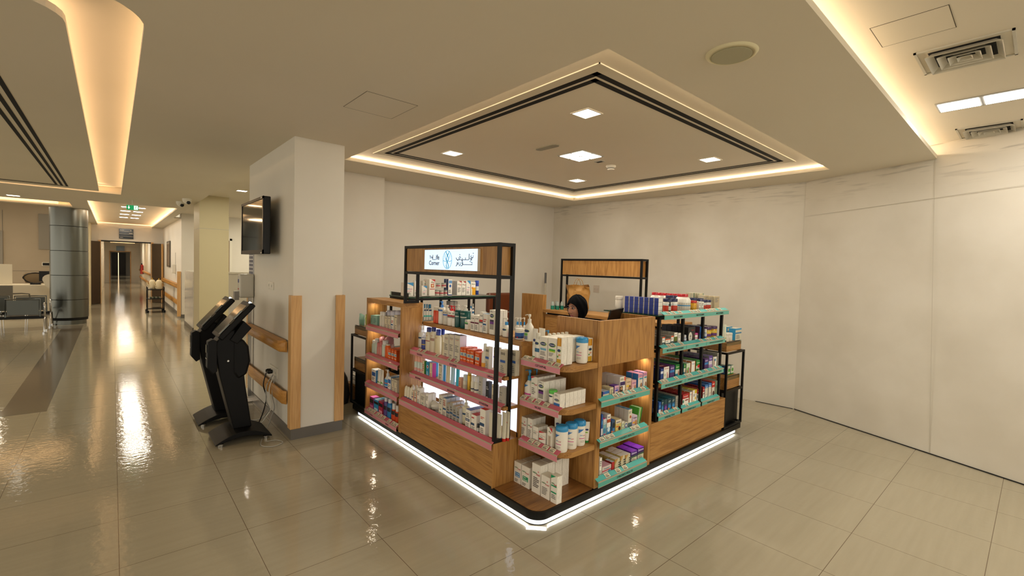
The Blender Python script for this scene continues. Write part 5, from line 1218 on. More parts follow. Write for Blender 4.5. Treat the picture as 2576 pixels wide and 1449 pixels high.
 'box_redtall2': ('tall red and white box', 'd8d0c4', 'c8402c', '8a2018', [('r', 0, 1, .62, 1, 'c42a20'), ('e', .6, .2, .3, .18, '4a2420')]+[('r', .12, .8, .80, .86, 'f0e0d8')]),
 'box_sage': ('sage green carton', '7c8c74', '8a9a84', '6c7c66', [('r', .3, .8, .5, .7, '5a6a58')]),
 'box_greenedge': ('cream box with green edge', 'd0c8ac', 'c8c4b0', 'c0b89c', [('r', 0, .06, 0, 1, '1f7a5a'), ('r', .9, 1, 0, 1, '1f7a5a'), ('r', .3, .7, .35, .42, '8a6ab0'), ('r', .7, .85, .35, .42, 'd03028')]),
 'box_tan2': ('tan carton with small print', 'c0b090', 'c8b898', 'cfc4a8', L(.5, .9, 4)),
 'box_bluestripe': ('white card pack with blue stripes', 'd4d0bc', 'c8c4b4', '2f8fc0', [('r', 0, 1, .86, 1, '2f9ad0'), ('r', 0, 1, .55, .66, '2f7cb0')]+L(.1, .45, 3)),
 'box_leaf': ('white box with green leaf', 'd8dcc8', '2a6a5a', '1f4a7a', [('e', .6, .5, .34, .22, '4a9a2a'), ('r', 0, 1, 0, .12, '3f9a4a')]),
}
BOXES['stack_seb_small'] = BOXES['box_seb_small']; BOXES['stack_seb_red'] = BOXES['box_seb_redsm']
MESH = {}
def box_mesh(style, w, d, h):
    key = (style, round(w, 3), round(d, 3), round(h, 3))
    if key in MESH: return MESH[key]
    _, body, top, side, dec = BOXES[style]; b = MB(); x = w/2
    sm = printed(body) if side == 'p' else M(side)
    g = .0007
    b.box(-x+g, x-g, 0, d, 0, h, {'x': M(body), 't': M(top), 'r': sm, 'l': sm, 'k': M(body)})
    b.box(-x+.1*w, x-.1*w, .004, d-.004, h, h+.0006, M(top))
    e = .0005; k = 0
    for q in dec:
        k += 1; e = .0003+.00022*k
        if q[0] == 'r': b.quad((-x+w*q[1], -e, h*q[3]), (-x+w*q[2], -e, h*q[3]), (-x+w*q[2], -e, h*q[4]), (-x+w*q[1], -e, h*q[4]), M(q[5]))
        elif q[0] == 'e':
            n = 18; b.add([(-x+w*(q[1]+q[3]*cos(2*pi*i/n)), -e, h*(q[2]+q[4]*sin(2*pi*i/n))) for i in range(n)], [tuple(range(n))], M(q[5]))
        elif q[0] == 'd': b.add([(-x+w*(q[1]+a), -e, h*(q[2]+c)) for a, c in ((-q[3], 0), (0, -q[4]), (q[3], 0), (0, q[4]))], [(0, 1, 2, 3)], M(q[5]))
        elif q[0] == 'c':
            if q[1] == 'tl': b.add([(-x, -e, h), (-x, -e, h*(1-q[3])), (-x+w*q[2], -e, h)], [(0, 1, 2)], M(q[4]))
            else: b.add([(x, -e, h), (x-w*q[2], -e, h), (x, -e, h*(1-q[3]))], [(0, 1, 2)], M(q[4]))
        elif q[0] == 't': b.text(q[1], lambda X_, Y_, q=q, e=e: (-x+w*(q[2]+(q[3]-q[2])*X_), -e, h*(q[4]+(q[5]-q[4])*Y_)), M(q[6]))
    me = b.mesh(style); MESH[key] = me; return me
# containers: (noun phrase, category, shape, body, cap, bands[(z0,z1,col)], extra)
CONT = {
 'orange_bottle': ('orange sun lotion bottle', 'bottle', 'round', 'e0481a', 'd8cfc0', [], {'cap': .22}),
 'blueband_pump': ('white pump bottle with blue band', 'bottle', 'pump', WHT, '3f86d8', [(.56, .64, '3f7ac8')], {'bz': .72, 'txt': 'URIAGE'}),
 'cream_pump': ('cream pump bottle with blue band', 'bottle', 'pump', 'd6d0c2', 'e0dccf', [(.48, .55, '3a6cc4')], {'bz': .74, 'txt': 'URIAGE'}),
 'red_pump': ('white bottle with red pump and red band', 'bottle', 'pump', WHT, 'c8181c', [(.46, .54, 'b0282c'), (.40, .46, '7a7a76')], {'bz': .74, 'txt': 'ACM'}),
 'green_pump': ('dark green pump bottle', 'bottle', 'pump', '0c4f4c', 'd8d6cc', [(.46, .51, 'c4c8c0')], {'bz': .76, 'txt': 'URIAGE', 'tc': 'c8d0cc'}),
 'pump_bluecollar': ('white pump bottle with blue collar', 'bottle', 'pump', WHT, 'e2ddd0', [], {'bz': .62, 'collar': '2f94d8', 'oval': 1, 'sh': 1}),
 'pump_white_big': ('big white pump bottle with blue oval', 'bottle', 'pump', WHT, 'e2ddd0', [], {'bz': .68, 'oval': 1, 'sh': 1, 'patch': '6fb44c'}),
 'jar_pink': ('white jar with pink label', 'jar', 'jar', WHT, WHT, [(.1, .55, 'd83a8a')], {}),
 'jar_berry': ('white jar with blue berry label', 'jar', 'jar', WHT, WHT, [(.1, .62, '2a5ca8'), (.12, .3, '1c3a70')], {'dot': 'd0283a'}),
 'pump_white': ('slim white pump bottle', 'bottle', 'pump', 'dcd6c8', 'e4e2de', [(.45, .52, '24486e')], {'bz': .7}),
 'pump_navy': ('small navy pump bottle with yellow line', 'bottle', 'pump', '1c2f86', 'dcdce0', [(.34, .38, 'd8b428'), (.62, .72, 'd6d6dc')], {'bz': .72}),
 'bottle_navycap': ('cream bottle with navy cap and red line', 'bottle', 'flat', 'dcd3bc', '1c2c70', [(.46, .49, 'a03038')], {'cap': .17, 'smile': 1}),
 'bottle_navycap2': ('cream bottle with navy cap and brown patch', 'bottle', 'flat', 'dcd3bc', '1c2c70', [(.50, .60, 'a88478')], {'cap': .15, 'smile': 1}),
 'pump_navyhead': ('cream bottle with big navy pump head', 'bottle', 'flat', 'dcd0ac', '1c3490', [], {'cap': .22, 'smile': 1}),
 'tube_cream': ('small cream tube', 'tube', 'tube', 'd8ccac', 'd0cabc', [], {}),
 'spray_sun': ('white sun spray with orange and blue base', 'bottle', 'spray', 'e4e0d0', 'd4d6cc', [(.10, .26, 'e8a030'), (0, .10, '3fb4d8')], {}),
 'bottle_peachcap': ('white bottle with long peach cap', 'bottle', 'round', 'c8d6cc', 'e8a890', [(.15, .3, 'e0a8a0')], {'cap': .36}),
 'tube_blue': ('bright blue tube', 'tube', 'tube', '2f96e0', '2f96e0', [], {}),
 'tube_ice': ('pale blue tube', 'tube', 'tube', 'a8cce0', 'd0e0e8', [], {}),
 'tube_cyan': ('cyan tube', 'tube', 'tube', '22aed0', '22aed0', [], {}),
 'bottle_clear': ('small frosted bottle with clear cap', 'bottle', 'round', 'cfc9b4', 'c8d4d4', [(.1, .4, 'b8b09a')], {'cap': .35}),
 'bottle_gold': ('gold oil bottle', 'bottle', 'round', 'a8862c', 'c0a040', [], {'cap': .25, 'metal': 1}),
 'bottle_serum': ('slim white serum bottle', 'bottle', 'round', 'dcd8c8', 'e4e2dc', [(.25, .32, '2a3450')], {'cap': .3}),
 'tube_round': ('rounded white tube with blue foot ring', 'tube', 'dome', 'e2dac4', 'e2dac4', [(.12, .17, '24408c')], {}),
 'pump_cream': ('cream pump bottle with navy label', 'bottle', 'pump', 'd6cfb4', 'd0cab4', [(.38, .45, '24486e')], {'bz': .68}),
 'dropper': ('tiny dark dropper bottle', 'bottle', 'round', '2a2420', '141414', [(.2, .6, 'c8c8c4')], {'cap': .3}),
 'dropper_big': ('small dark dropper bottle with white label', 'bottle', 'round', '1c1c1e', '0e0e10', [(.15, .42, 'd0ccc0')], {'cap': .35}),
 'tube_redcap': ('white tube standing on red cap', 'tube', 'tube', 'e0dac6', 'c8281e', [(.40, .50, '24486e'), (.60, .64, 'd05038')], {}),
 'tube_oval': ('white tube with blue oval and green foot', 'tube', 'tube', WHT, '2c8a3c', [(.52, .64, '2f7a3c'), (.46, .52, '8cc23c')], {'oval': 1}),
 'bottle_whitecap': ('white bottle with white cap and blue oval', 'bottle', 'flat', WHT, 'dedacb', [(.30, .44, '2f6a94')], {'cap': .2, 'oval': 1}),
 'bottle_whitecap2': ('white bottle with white cap', 'bottle', 'round', 'c4d4ca', 'dedede', [], {'cap': .22}),
 'foam_pump': ('white foam bottle with blue pump', 'bottle', 'pump', WHT, '2f8cc4', [(.12, .18, 'd0509a')], {'bz': .62, 'collar': '2f8cc4', 'sh': 1, 'corner': 1}),
 'jar_green': ('white jar with green lid', 'jar', 'jar', WHT, '4ab830', [], {'oval': 1}),
 'spray_white': ('slim white spray can', 'bottle', 'round', 'd8d2c4', 'e2e0dc', [], {'cap': .22}),
 'bottle_dome': ('white bottle with domed lilac cap', 'bottle', 'round', 'd8d2c8', 'd8d8e8', [], {'cap': .26, 'dome': 1}),
 'bottle_pink': ('pink lotion bottle', 'bottle', 'round', 'cc8078', 'c87070', [], {'cap': .3}),
 'bottle_pinkdome': ('bottle with pink domed cap', 'bottle', 'round', 'd8b0b0', 'c88a90', [], {'cap': .4, 'dome': 1}),
 'bottle_orange': ('orange sun lotion bottle, white foot', 'bottle', 'flat', 'e2601c', 'd8d0c0', [(.0, .06, 'd8d0c0')], {'cap': .08}),
 'tube_dental': ('white tube with blue and green print', 'tube', 'tube', WHT, WHT, [(.3, .55, '2f5ab8'), (.2, .3, '6ab04a')], {}),
 'pump_bluebottle': ('white pump bottle with blue label', 'bottle', 'pump', 'd6dade', 'e2e2e2', [(.18, .52, '2f94d8'), (0, .14, '1c4a9a'), (.3, .34, 'd0503a')], {'bz': .66, 'sh': 1}),
 'bottle_purple': ('purple mouthwash bottle', 'bottle', 'flat', '5a4a8c', 'dcdce4', [(.4, .6, '1c1c24')], {'cap': .2}),
 'bottle_blue': ('blue mouthwash bottle', 'bottle', 'flat', '2a7cb8', 'dcdce4', [(.4, .6, '1c2a34')], {'cap': .2}),
 'bottle_amber': ('amber gel bottle with white pump', 'bottle', 'flat', 'c8431a', 'dcd8d4', [(.42, .62, '1c1c1c')], {'cap': .32}),
 'jar_white': ('small white jar', 'jar', 'jar', 'd8d2c4', '8c9088', [(.3, .6, 'b8505a')], {}),
 'jar_plain': ('plain white jar', 'jar', 'jar', 'd8d2c4', 'd8d2c4', [], {}),
 'jar_blue': ('blue jar with blue lid', 'jar', 'jar', '1f3a8c', '2a4aa8', [(.3, .6, 'd8d8d0')], {}),
 'bottle_tealcap': ('white bottle with teal cap', 'bottle', 'flat', 'd6d0c0', '2a7ca0', [(.2, .3, '3fae9c')], {'cap': .25, 'oval': 1}),
 'jar_navylid_red': ('vitamin jar with navy lid and red label', 'jar', 'jar', WHT, '1a2450', [(.08, .5, 'c83a22'), (.5, .66, 'dce0e0')], {}),
 'jar_navylid': ('vitamin jar with navy lid', 'jar', 'jar', WHT, '1a2450', [(.1, .4, 'c8543a')], {}),
 'jar_navylid_tall': ('tall vitamin bottle with navy lid', 'jar', 'jar', WHT, '1a2450', [(.05, .55, 'c04a2a'), (.3, .55, '3a7a3a')], {}),
 'bottle_redcap': ('white vitamin bottle with red cap', 'bottle', 'wide', WHT, 'b81c2a', [], {}),
 'bottle_redcap_label': ('large labelled vitamin bottle with red cap', 'bottle', 'wide', WHT, 'b81c2a', [(.1, .5, 'c8c2b2'), (.3, .36, '2f8ac0')], {}),
 'jar_yellow': ('small yellow vitamin jar with red lid', 'jar', 'jar', 'd8a01c', 'b8281c', [], {}),
 'bottle_bluesmall': ('small blue bottle with white cap', 'bottle', 'round', '2a5ca8', 'dcdce0', [(.3, .6, 'd0d4dc')], {'cap': .35}),
 'bottle_magenta': ('white and magenta jar with magenta lid', 'jar', 'jar', WHT, 'b8207a', [(.35, .45, 'c04a8a'), (.0, .2, 'c0306a')], {}),
 'jar_purplelid': ('fruit gummy jar with purple lid', 'jar', 'jar', 'c89a28', '3a1450', [(.2, .42, '5a2470'), (.5, .62, 'd8c048')], {}),
 'tube_leaf': ('white tube with green leaf and dark foot', 'tube', 'tube', 'd8dcc8', '123f3c', [(.2, .45, '7ab04a')], {}),
 'tub_wipes': ('white wipes tub with blue lid', 'tub', 'tub', WHT, '2f8fc8', [], {}),
}
def oval_patch(b, fn, z, rz, ra):
    for k, (c, f) in enumerate((('a8c83c', 1.0), ('1c2f6b', .84))):
        s_ = lambda u: (max(0, 1-(2*u-1)**2))**.5
        arcp(b, fn, -ra*f, ra*f, lambda u: z-rz*f*s_(u), lambda u: z+rz*f*s_(u), c, .0006+.0006*k, 12)
def arcp(b, fn, a0, a1, lo, hi, col, e=.0008, n=8):
    vs = []
    for i in range(n+1): u = i/n; a = a0+(a1-a0)*u; vs += [fn(a, lo(u), e), fn(a, hi(u), e)]
    b.add(vs, [(2*i, 2*i+2, 2*i+3, 2*i+1) for i in range(n)], M(col), True)
def cont_mesh(style, w, h):
    key = (style, round(w, 3), round(h, 3))
    if key in MESH: return MESH[key]
    _, cat, shp, body, cap, bands, ex = CONT[style]; r = w/2; bm = M(body, .28); cm = M(cap, .28)
    if ex.get('metal'): bm = mat('gold_metal', 'a8822c', .25, .8)
    b = MB(); c = MB(); ry = r; yo = r
    if shp in ('round', 'spray'):
        zc = h*(1-ex.get('cap', .3)); 
        if shp == 'spray':
            b.loft([(0, r, r), (.50*h, r, r), (.62*h, r*.95, r*.95), (.70*h, r*.5, r*.5)], bm, 20, 0, yo); c.loft([(.70*h, r*.55, r*.55), (.97*h, r*.48, r*.48), (h, r*.35, r*.35)], cm, 16, 0, yo)
        else:
            b.loft([(0, r*.95, r*.95), (.01, r, r), (zc-.008, r, r), (zc, r*.8, r*.8)], bm, 20, 0, yo)
            f = .85
            if ex.get('dome'): c.loft([(zc, r*.92, r*.92), (zc+(h-zc)*.6, r*.9, r*.9), (zc+(h-zc)*.85, r*.7, r*.7), (h, r*.3, r*.3)], cm, 20, 0, yo)
            else: c.loft([(zc, r*f, r*f), (h-.003, r*f, r*f), (h, r*.7, r*.7)], cm, 18, 0, yo)
        R = r
    elif shp == 'flat':
        zc = h*(1-ex['cap']); ry = r*.62; yo = ry
        b.loft([(0, r*.92, ry*.92), (.008, r, ry), (zc-.022, r, ry), (zc-.008, r*.82, ry*.85), (zc, r*.5, ry*.7)], bm, 22, 0, yo, True, .75)
        c.loft([(zc, r*.62, ry*.8), (h-.004, r*.62, ry*.8), (h, r*.5, ry*.7)], cm, 18, 0, yo, True, .8)
    elif shp == 'pump':
        zb = h*ex['bz']; ry = r*.72 if ex.get('sh') else r*.9; yo = ry
        sh = ex.get('sh')
        if sh: b.loft([(0, r*.9, ry*.9), (.008, r, ry), (zb*.62, r, ry), (zb*.80, r*.86, ry*.9), (zb*.93, r*.52, ry*.6), (zb, r*.36, r*.36)], bm, 22, 0, yo)
        else: b.loft([(0, r*.95, ry*.95), (.006, r, ry), (zb-.006, r, ry), (zb, r*.85, ry*.85)], bm, 22, 0, yo)
        hp = h-zb; cr = r*(.36 if sh else .42)
        c.loft([(zb, cr, cr), (zb+hp*.42, cr*.96, cr*.96)], M(ex['collar'], .3) if 'collar' in ex else cm, 16, 0, yo)
        c.loft([(zb+hp*.42, cr*.42, cr*.42), (zb+hp*.74, cr*.42, cr*.42)], cm, 12, 0, yo)
        c.loft([(zb+hp*.72, cr*.7, cr*.7), (zb+hp*.96, cr*.72, cr*.72), (h, cr*.5, cr*.5)], cm, 14, 0, yo)
        c.tube([(0, yo, h-hp*.12), (-r*.55, yo-.004, h-hp*.08), (-r*1.0, yo-.006, h-hp*.18)], [.004, .0035, .003], cm, 8)
    elif shp == 'tube':
        ry = r*.55; yo = ry
        b.loft([(.10*h, r*.72, ry), (.3*h, r*.86, ry*.82), (.7*h, r*.97, ry*.4), (.97*h, r, .0022), (h, r, .002)], bm, 22, 0, yo)
        c.loft([(0, r*.78, ry*1.02), (.10*h, r*.76, ry*1.02)], cm, 20, 0, yo)
    elif shp == 'dome':
        b.loft([(0, r, r*.8), (.7*h, r*.98, r*.7), (.88*h, r*.8, r*.5), (.97*h, r*.45, r*.3), (h, r*.1, r*.1)], bm, 18, 0, r*.8); ry = r*.8; yo = ry
    elif shp == 'jar':
        zc = h*.78
        b.loft([(0, r*.92, r*.92), (.005, r*.96, r*.96), (zc-.006, r*.96, r*.96), (zc, r*.8, r*.8)], bm, 24, 0, yo)
        c.loft([(zc, r, r), (h-.003, r, r), (h, r*.93, r*.93)], cm, 24, 0, yo); R = r*.96
    elif shp == 'wide':
        zc = h*.84
        b.loft([(0, r*.95, r*.95), (.006, r, r), (zc*.78, r, r), (zc*.92, r*.85, r*.85), (zc, r*.6, r*.6)], bm, 22, 0, yo)
        c.loft([(zc, r*.66, r*.66), (h-.002, r*.66, r*.66), (h, r*.6, r*.6)], cm, 20, 0, yo)
    elif shp == 'tub':
        zc = h*.80
        b.loft([(0, r*.9, r*.9), (.01, r, r), (zc, r, r)], bm, 28, 0, yo)
        c.loft([(zc, r*1.04, r*1.04), (h-.018, r*1.05, r*1.05), (h-.006, r*.98, r*.98), (h, r*.75, r*.75)], cm, 28, 0, yo)
        c.box(-.012, .012, yo-r*1.07, yo-r*.95, zc+.004, zc+.012, cm)
    Rx = r*.96 if shp == 'jar' else r; Ry = ry if shp in ('flat', 'pump', 'tube', 'dome') else Rx
    def prof(z):
        if shp == 'tube': t = z/h; return (r*(.72+.28*t), max(.003, Ry*(1.12-1.15*t)))
        return (Rx, Ry)
    pw = .75 if shp == 'flat' else 1
    def fn(a, z, e): 
        px, py = prof(z); s_ = sin(a); c_ = cos(a)
        if pw != 1: s_ = math.copysign(abs(s_)**pw, s_); c_ = abs(c_)**pw
        return ((px+e)*s_, yo-(py+e)*c_, z)
    for k, (z0, z1, col) in enumerate(bands):
        full = shp in ('round', 'jar', 'spray', 'dome', 'wide', 'tub') or z0 < .01; am = pi if full else 1.1; n = 22 if full else 10
        vs = []
        for i in range(n+1):
            a = -am+2*am*i/n; vs += [fn(a, z0*h, .0005+.0003*k), fn(a, z1*h, .0005+.0003*k)]
        b.add(vs, [(2*i, 2*i+2, 2*i+3, 2*i+1) for i in range(n)], M(col), True)
    if ex.get('txt'):
        b.text(ex['txt'], lambda X_, Y_: fn(-.75+1.5*X_, h*(ex['bz']*.82+.05*Y_), .0009), M(ex.get('tc', '4a4a4a')))
    if ex.get('oval'): zz = h*(.38 if shp == 'pump' else .62); oval_patch(b, lambda a, z, e: fn(a, z, e), zz, h*.055, .75)
    if ex.get('smile'): oval_patch2 = None; b.add([fn(-.5+.1*i, h*(.70-.012*sin(pi*i/10)), .0009) for i in range(11)]+[fn(.5-.1*i, h*(.70-.026*sin(pi*(10-i)/10)), .0009) for i in range(11)], [tuple(range(22))], M('b02a30'))
    if ex.get('patch'): arcp(b, fn, -.7, .3, lambda u: h*.20, lambda u: h*.30, '6fb44c'); arcp(b, fn, -.7, .3, lambda u: h*.06, lambda u: h*.19, '7c88a4')
    if ex.get('corner'): arcp(b, fn, -.8, .35, lambda u: h*(.34+.12*u), lambda u: h*.47, '2f84d0')
    if ex.get('dot'): b.add([fn(.35+.2*cos(2*pi*i/10), h*(.2+.06*sin(2*pi*i/10)), .0016) for i in range(10)], [tuple(range(10))], M(ex['dot']))
    if shp == 'tub':
        arcp(b, fn, -.85, .15, lambda u: h*(.52+.16*u), lambda u: h*.68, '3f7cc0'); arcp(b, fn, -.7, .4, lambda u: h*.30, lambda u: h*.325, 'd0509a')
        b.text('seba', lambda X_, Y_: fn(-.6+.5*X_, h*(.42+.045*Y_), .001), M('3f94cc')); b.text('med', lambda X_, Y_: fn(-.05+.42*X_, h*(.405+.045*Y_), .001), M('c0284a'))
        for k in range(3): arcp(b, fn, -.5, .3, lambda u: h*(.22-.03*k), lambda u: h*(.23-.03*k), '9a968e')
    out = (b.mesh(style), c.mesh('cap') if c.v else None, 'pump_head' if shp == 'pump' else ('lid' if shp in ('jar', 'tub') else 'cap'))
    MESH[key] = out; return out
NOUN = {'bottle': 'bottle', 'jar': 'jar', 'tube': 'tube', 'tub': 'wipes_tub', 'box': 'carton'}
def place(style, x, y, z, w, h, d, rz, label, group, jit=0):
    if style in BOXES:
        o = bpy.data.objects.new('carton', box_mesh(style, w, d, h)); COL.objects.link(o); tag(o, label, 'box', group)
    else:
        cat = CONT[style][1]; bm, cm, cn = cont_mesh(style, w, h)
        nm = {'bottle': 'pump_bottle' if CONT[style][2] == 'pump' else 'bottle', 'jar': 'jar', 'tube': 'tube', 'tub': 'wipes_tub'}[cat]
        o = bpy.data.objects.new(nm, bm); COL.objects.link(o); tag(o, label, cat, group)
        if cm: c = bpy.data.objects.new(cn, cm); COL.objects.link(c); c.parent = o
    o.location = (x, y, z); o.rotation_euler = (0, 0, rz+jit); return o
def desc(style): return (BOXES[style] if style in BOXES else CONT[style])[0]
ORD = ['first', 'second', 'third', 'fourth', 'fifth', 'sixth', 'seventh', 'eighth', 'ninth', 'tenth', 'eleventh', 'twelfth', 'thirteenth', 'fourteenth', 'fifteenth', 'sixteenth', 'seventeenth', 'eighteenth', 'nineteenth', 'twentieth', '21st', '22nd', '23rd', '24th', '25th', '26th', '27th', '28th', '29th']
WHERE = {'bay_top': ('the ledge over the glowing panel', 'goods on the ledge over the glowing panel', 3.9), 'bay_one': ('the upper lit pink shelf', 'goods on the upper lit pink shelf', 9),
 'bay_two': ('the middle lit pink shelf', 'goods on the middle lit pink shelf', 9), 'bay_three': ('the bottom lit pink shelf', 'goods on the bottom lit pink shelf', 9),
 'corner_one': ('the top corner shelf', 'goods on the top corner shelf', 9), 'corner_two': ('the second corner shelf', 'goods on the second corner shelf', 9), 'corner_three': ('the third corner shelf', 'goods on the third corner shelf', 9), 'corner_floor': ('the corner deck', 'cartons on the corner deck', 9),
 'tower_one': ('the top tower shelf', 'goods on the top tower shelf', 9), 'tower_two': ('the second tower shelf', 'goods on the second tower shelf', 9), 'tower_three': ('the third tower shelf', 'goods on the third tower shelf', 9), 'tower_four': ('the lowest tower shelf', 'goods on the lowest tower shelf', 9),
 'glass_top': ('the back glass top', 'goods on the back glass top', 9), 'glass_mid': ('the back glass shelf', 'goods on the back glass shelf', 9),
 'kids_one': ('the top children\'s shelf', 'goods on the top children\'s shelf', 9), 'kids_two': ('the middle children\'s shelf', 'goods on the middle children\'s shelf', 9), 'kids_three': ('the lowest children\'s shelf', 'goods on the lowest children\'s shelf', 9),
 'rack_top': ('the rack\'s glass top', 'goods on the glass top of the rack', 9), 'case_right': ('the right end case top', 'goods on the right end case', 9), 'case_right_low': ('the right end case lower tray', 'goods in the right end case', 9)}
for a_, n_ in (('two', 'upper'), ('three', 'middle'), ('four', 'bottom')):
    for s_, m_ in (('a', 'left'), ('b', 'centre'), ('c', 'right')): WHERE['rack_%s_%s' % (a_, s_)] = ('the rack\'s %s %s bay' % (n_, m_), 'goods in the %s row of the vitamin rack' % n_, 9)
BACK = {'bay_one': 2.256, 'bay_two': 2.256, 'bay_three': 2.256, 'tower': 2.24, 'corner': 2.59, 'kids': 2.29, 'rack': 2.49}
rnd = random.Random(7)
def put_rows():
    for key, (plane, items) in ROWS.items():
        where, grp, _ = WHERE[key]
        items = sorted(items, key=lambda q: -q[0] if plane == 'x' else q[0])
        lim = next((v for k, v in BACK.items() if key.startswith(k)), None)
        for i, (c, v, z, w, h, st, rows, dep) in enumerate(items):
            w = min(w, .15)*.97; d = dep or max(.03, min(w*.85, .07))
            if key.startswith('rack_') and key != 'rack_top' and st in BOXES: d = .05
            if st in CONT: sp = {'flat': .62, 'pump': .9, 'tube': .62, 'dome': .8}.get(CONT[st][2], 1)*w; d = sp
            n = rows
            stack = st.startswith('stack_'); 
            if stack: st = {'stack_seb_small': 'box_seb_small', 'stack_seb_red': 'box_seb_redsm'}[st]; h = h/2
            for r_ in range(n):
                off = v+r_*(d+.004)
                if lim and r_ and off+d > lim: break
                if lim and not r_ and off+d > lim: d_ = max(.02, lim-off)
                else: d_ = d
                lab = '%s, %s from left on %s' % (desc(st), ORD[i], where)
                if r_: lab += ', row %d' % (r_+1)
                for lv in range(2 if stack else 1):
                    l2 = lab+((', lower one', ', upper one')[lv] if stack else '')
                    if len(l2.split()) > 16: l2 = l2.replace('with ', '').replace(' and', '')
                    if len(l2.split()) > 16: l2 = l2.replace(' logo', '').replace(' from left', '')
                    if len(l2.split()) > 16: l2 = l2.replace(' glowing', '').replace(' small', '')
                    j = rnd.uniform(-.02, .02) if r_ == 0 else 0
                    hh = h*(1 if r_ == 0 else 1)
                    if plane == 'x': place(st, off, c, z+lv*(h+.0012)+.0005, w, hh, d_, -pi/2, l2, grp)
                    else: place(st, c, off, z+lv*(h+.0012)+.0005, w, hh, d_, 0, l2, grp)
put_rows()
# pieces of the corner shelves that turn towards the right
for k, x in enumerate((2.33, 2.372, 2.414, 2.456, 2.498)):
    place('box_oval_small', x, 2.117, .7135, .061, .101, .04, -pi/2, 'squat white carton, %s behind the front one on the second corner shelf' % ORD[k], 'row of squat white cartons on the second corner shelf')
def place_c(style, cx, cy, z, w, h, rz, label, group=None):
    r = w/2; return place(style, cx+sin(rz)*r, cy-cos(rz)*r, z, w, h, w, rz, label, group)
place_c('tub_wipes', 2.487, 2.092, 1.0085, .082, .178, radians(-75), 'large white wipes tub with blue lid on the top corner shelf')
place('box_seb', 2.46, 2.15, 1.0085, .05, .165, .05, 0, 'white carton behind the wipes tub on the top corner shelf', None)
place('box_gold', 2.571, 2.085, 1.0085, .048, .165, .045, 0, 'gold-banded white box at the right end of the top corner shelf', None)
place('box_gold', 2.525, 2.15, 1.0085, .048, .168, .045, 0, 'gold-banded white box second from front at the right end, top corner shelf', None)
for k in range(5): place('bottle_whitecap', 2.36+.045*k, 2.30, 1.0085, .043, .185, .03, -pi/2, 'white-capped bottle behind the cartons, %s from left, top corner shelf' % ORD[k], 'white-capped bottles behind the cartons')
place('foam_pump', 2.40, 2.36, 1.0085, .05, .2, .03, -pi/2, 'green-collared pump bottle at the back of the top corner shelf', None)
for k, (x, y, s_, a_) in enumerate(((2.318, 2.10, 'nearest the strip', -75), (2.414, 2.10, 'in the middle of three', -45), (2.508, 2.105, 'rightmost of three', -10))):
    place_c('tub_wipes', x, y, .4155, .084, .178, radians(a_), 'white wipes tub with blue lid, %s on the third corner shelf' % s_, 'wipes tubs on the third corner shelf')
place('tube_oval', 2.574, 2.09, .4155, .042, .15, .03, radians(-40), 'small white tube right of the wipes tubs', None)
place('tube_oval', 2.578, 2.14, .4155, .042, .155, .03, radians(-20), 'second small white tube right of the wipes tubs, further back', None)
for k in range(4):
    fb = MB(); fb.box(-.003, .003, 0, .09, 0, .135, {'x': M(('4aa83a', 'e0e4e8', '7cc030', '1c5a3a')[k]), 'f': M(('7cc84a', 'd0d8e8', '9cd84a', '2a7a4a')[k])})
    o = fb.build('booklet', None, (0, 0, 0)); tag(o, ('green', 'white', 'bright green', 'dark green')[k]+' thin pack leaning at the right end of the middle children\'s shelf', 'booklet', 'thin packs leaning on the middle children\'s shelf')
    o.location = (3.16+.012*k, 2.06, .436); o.rotation_euler = (0, radians(9+1.5*k), 0)
place('tube_oval', 2.40, 2.22, .4155, .05, .215, .03, radians(-60), 'white tube with blue oval standing behind the wipes tubs', None)
# blue stacked packs and white jar at the left of the rack top
for k in range(7):
    b = MB(); b.box(-.021, .021, 0, .06, 0, .135, {'x': M('24388c'), 'b': M(WHT), 'r': M(WHT)})
    for q in range(1, 4): b.box(-.0215, .0215, -.0004, .06, .034*q-.001, .034*q+.001, M('141f5c'))
    b.box(-.021, -.018, -.0006, .0, 0, .135, M(WHT)); o = b.build('carton', None, (0, 0, 0)); tag(o, 'tall dark blue pack, %s from left on the rack glass top' % ORD[k], 'box', 'dark blue packs on the rack glass top')
    o.location = (3.435+.0035*k, 2.40-.047*k, 1.3045); o.rotation_euler = (0, 0, -pi/2)
place('jar_plain', 3.43, 2.50, 1.3045, .07, .13, .07, -pi/2, 'white tablet jar at the far left of the rack glass top', None)
# foil pouch and wet wipe pouches
def pouch(x, y, z, w, h, d, rz, c1, c2, label, grp=None, seed=1, rough=.35):
    rr = random.Random(seed); b = MB(); n, m_ = 9, 9; vs = []
    def P_(i, j, sgn):
        u = i/n; v = j/m_; bul = (sin(pi*u)*sin(pi*v))**.6; return ((u-.5)*w*(1-.1*sin(pi*v)), sgn*d/2*bul+d/2+rr.uniform(-.1, .1)*d*bul, v*h+(.06*h*sin(5*u) if j == m_ else 0))
    for sgn in (-1, 1):
        vs = [P_(i, j, sgn) for j in range(m_+1) for i in range(n+1)]
        fs = [(j*(n+1)+i, j*(n+1)+i+1, (j+1)*(n+1)+i+1, (j+1)*(n+1)+i) for j in range(m_) for i in range(n)]
        lo = [f for f in fs if f[0]//(n+1) < m_*.5]; hi = [f for f in fs if f[0]//(n+1) >= m_*.5]
        b.add(vs, lo, M(c1, rough), True); b.add(vs, hi, M(c2, rough), True)
    o = b.build('pouch', None, (0, 0, 0)); tag(o, label, 'pouch', grp); o.location = (x, y, z); o.rotation_euler = (0, 0, rz); return o
FO = pouch(2.06, 3.376, .4105, .13, .075, .10, -pi/2, 'a8a49a', 'd0ccc0', 'crumpled silver foil pouch on the bottom lit pink shelf', None, 3, .2)
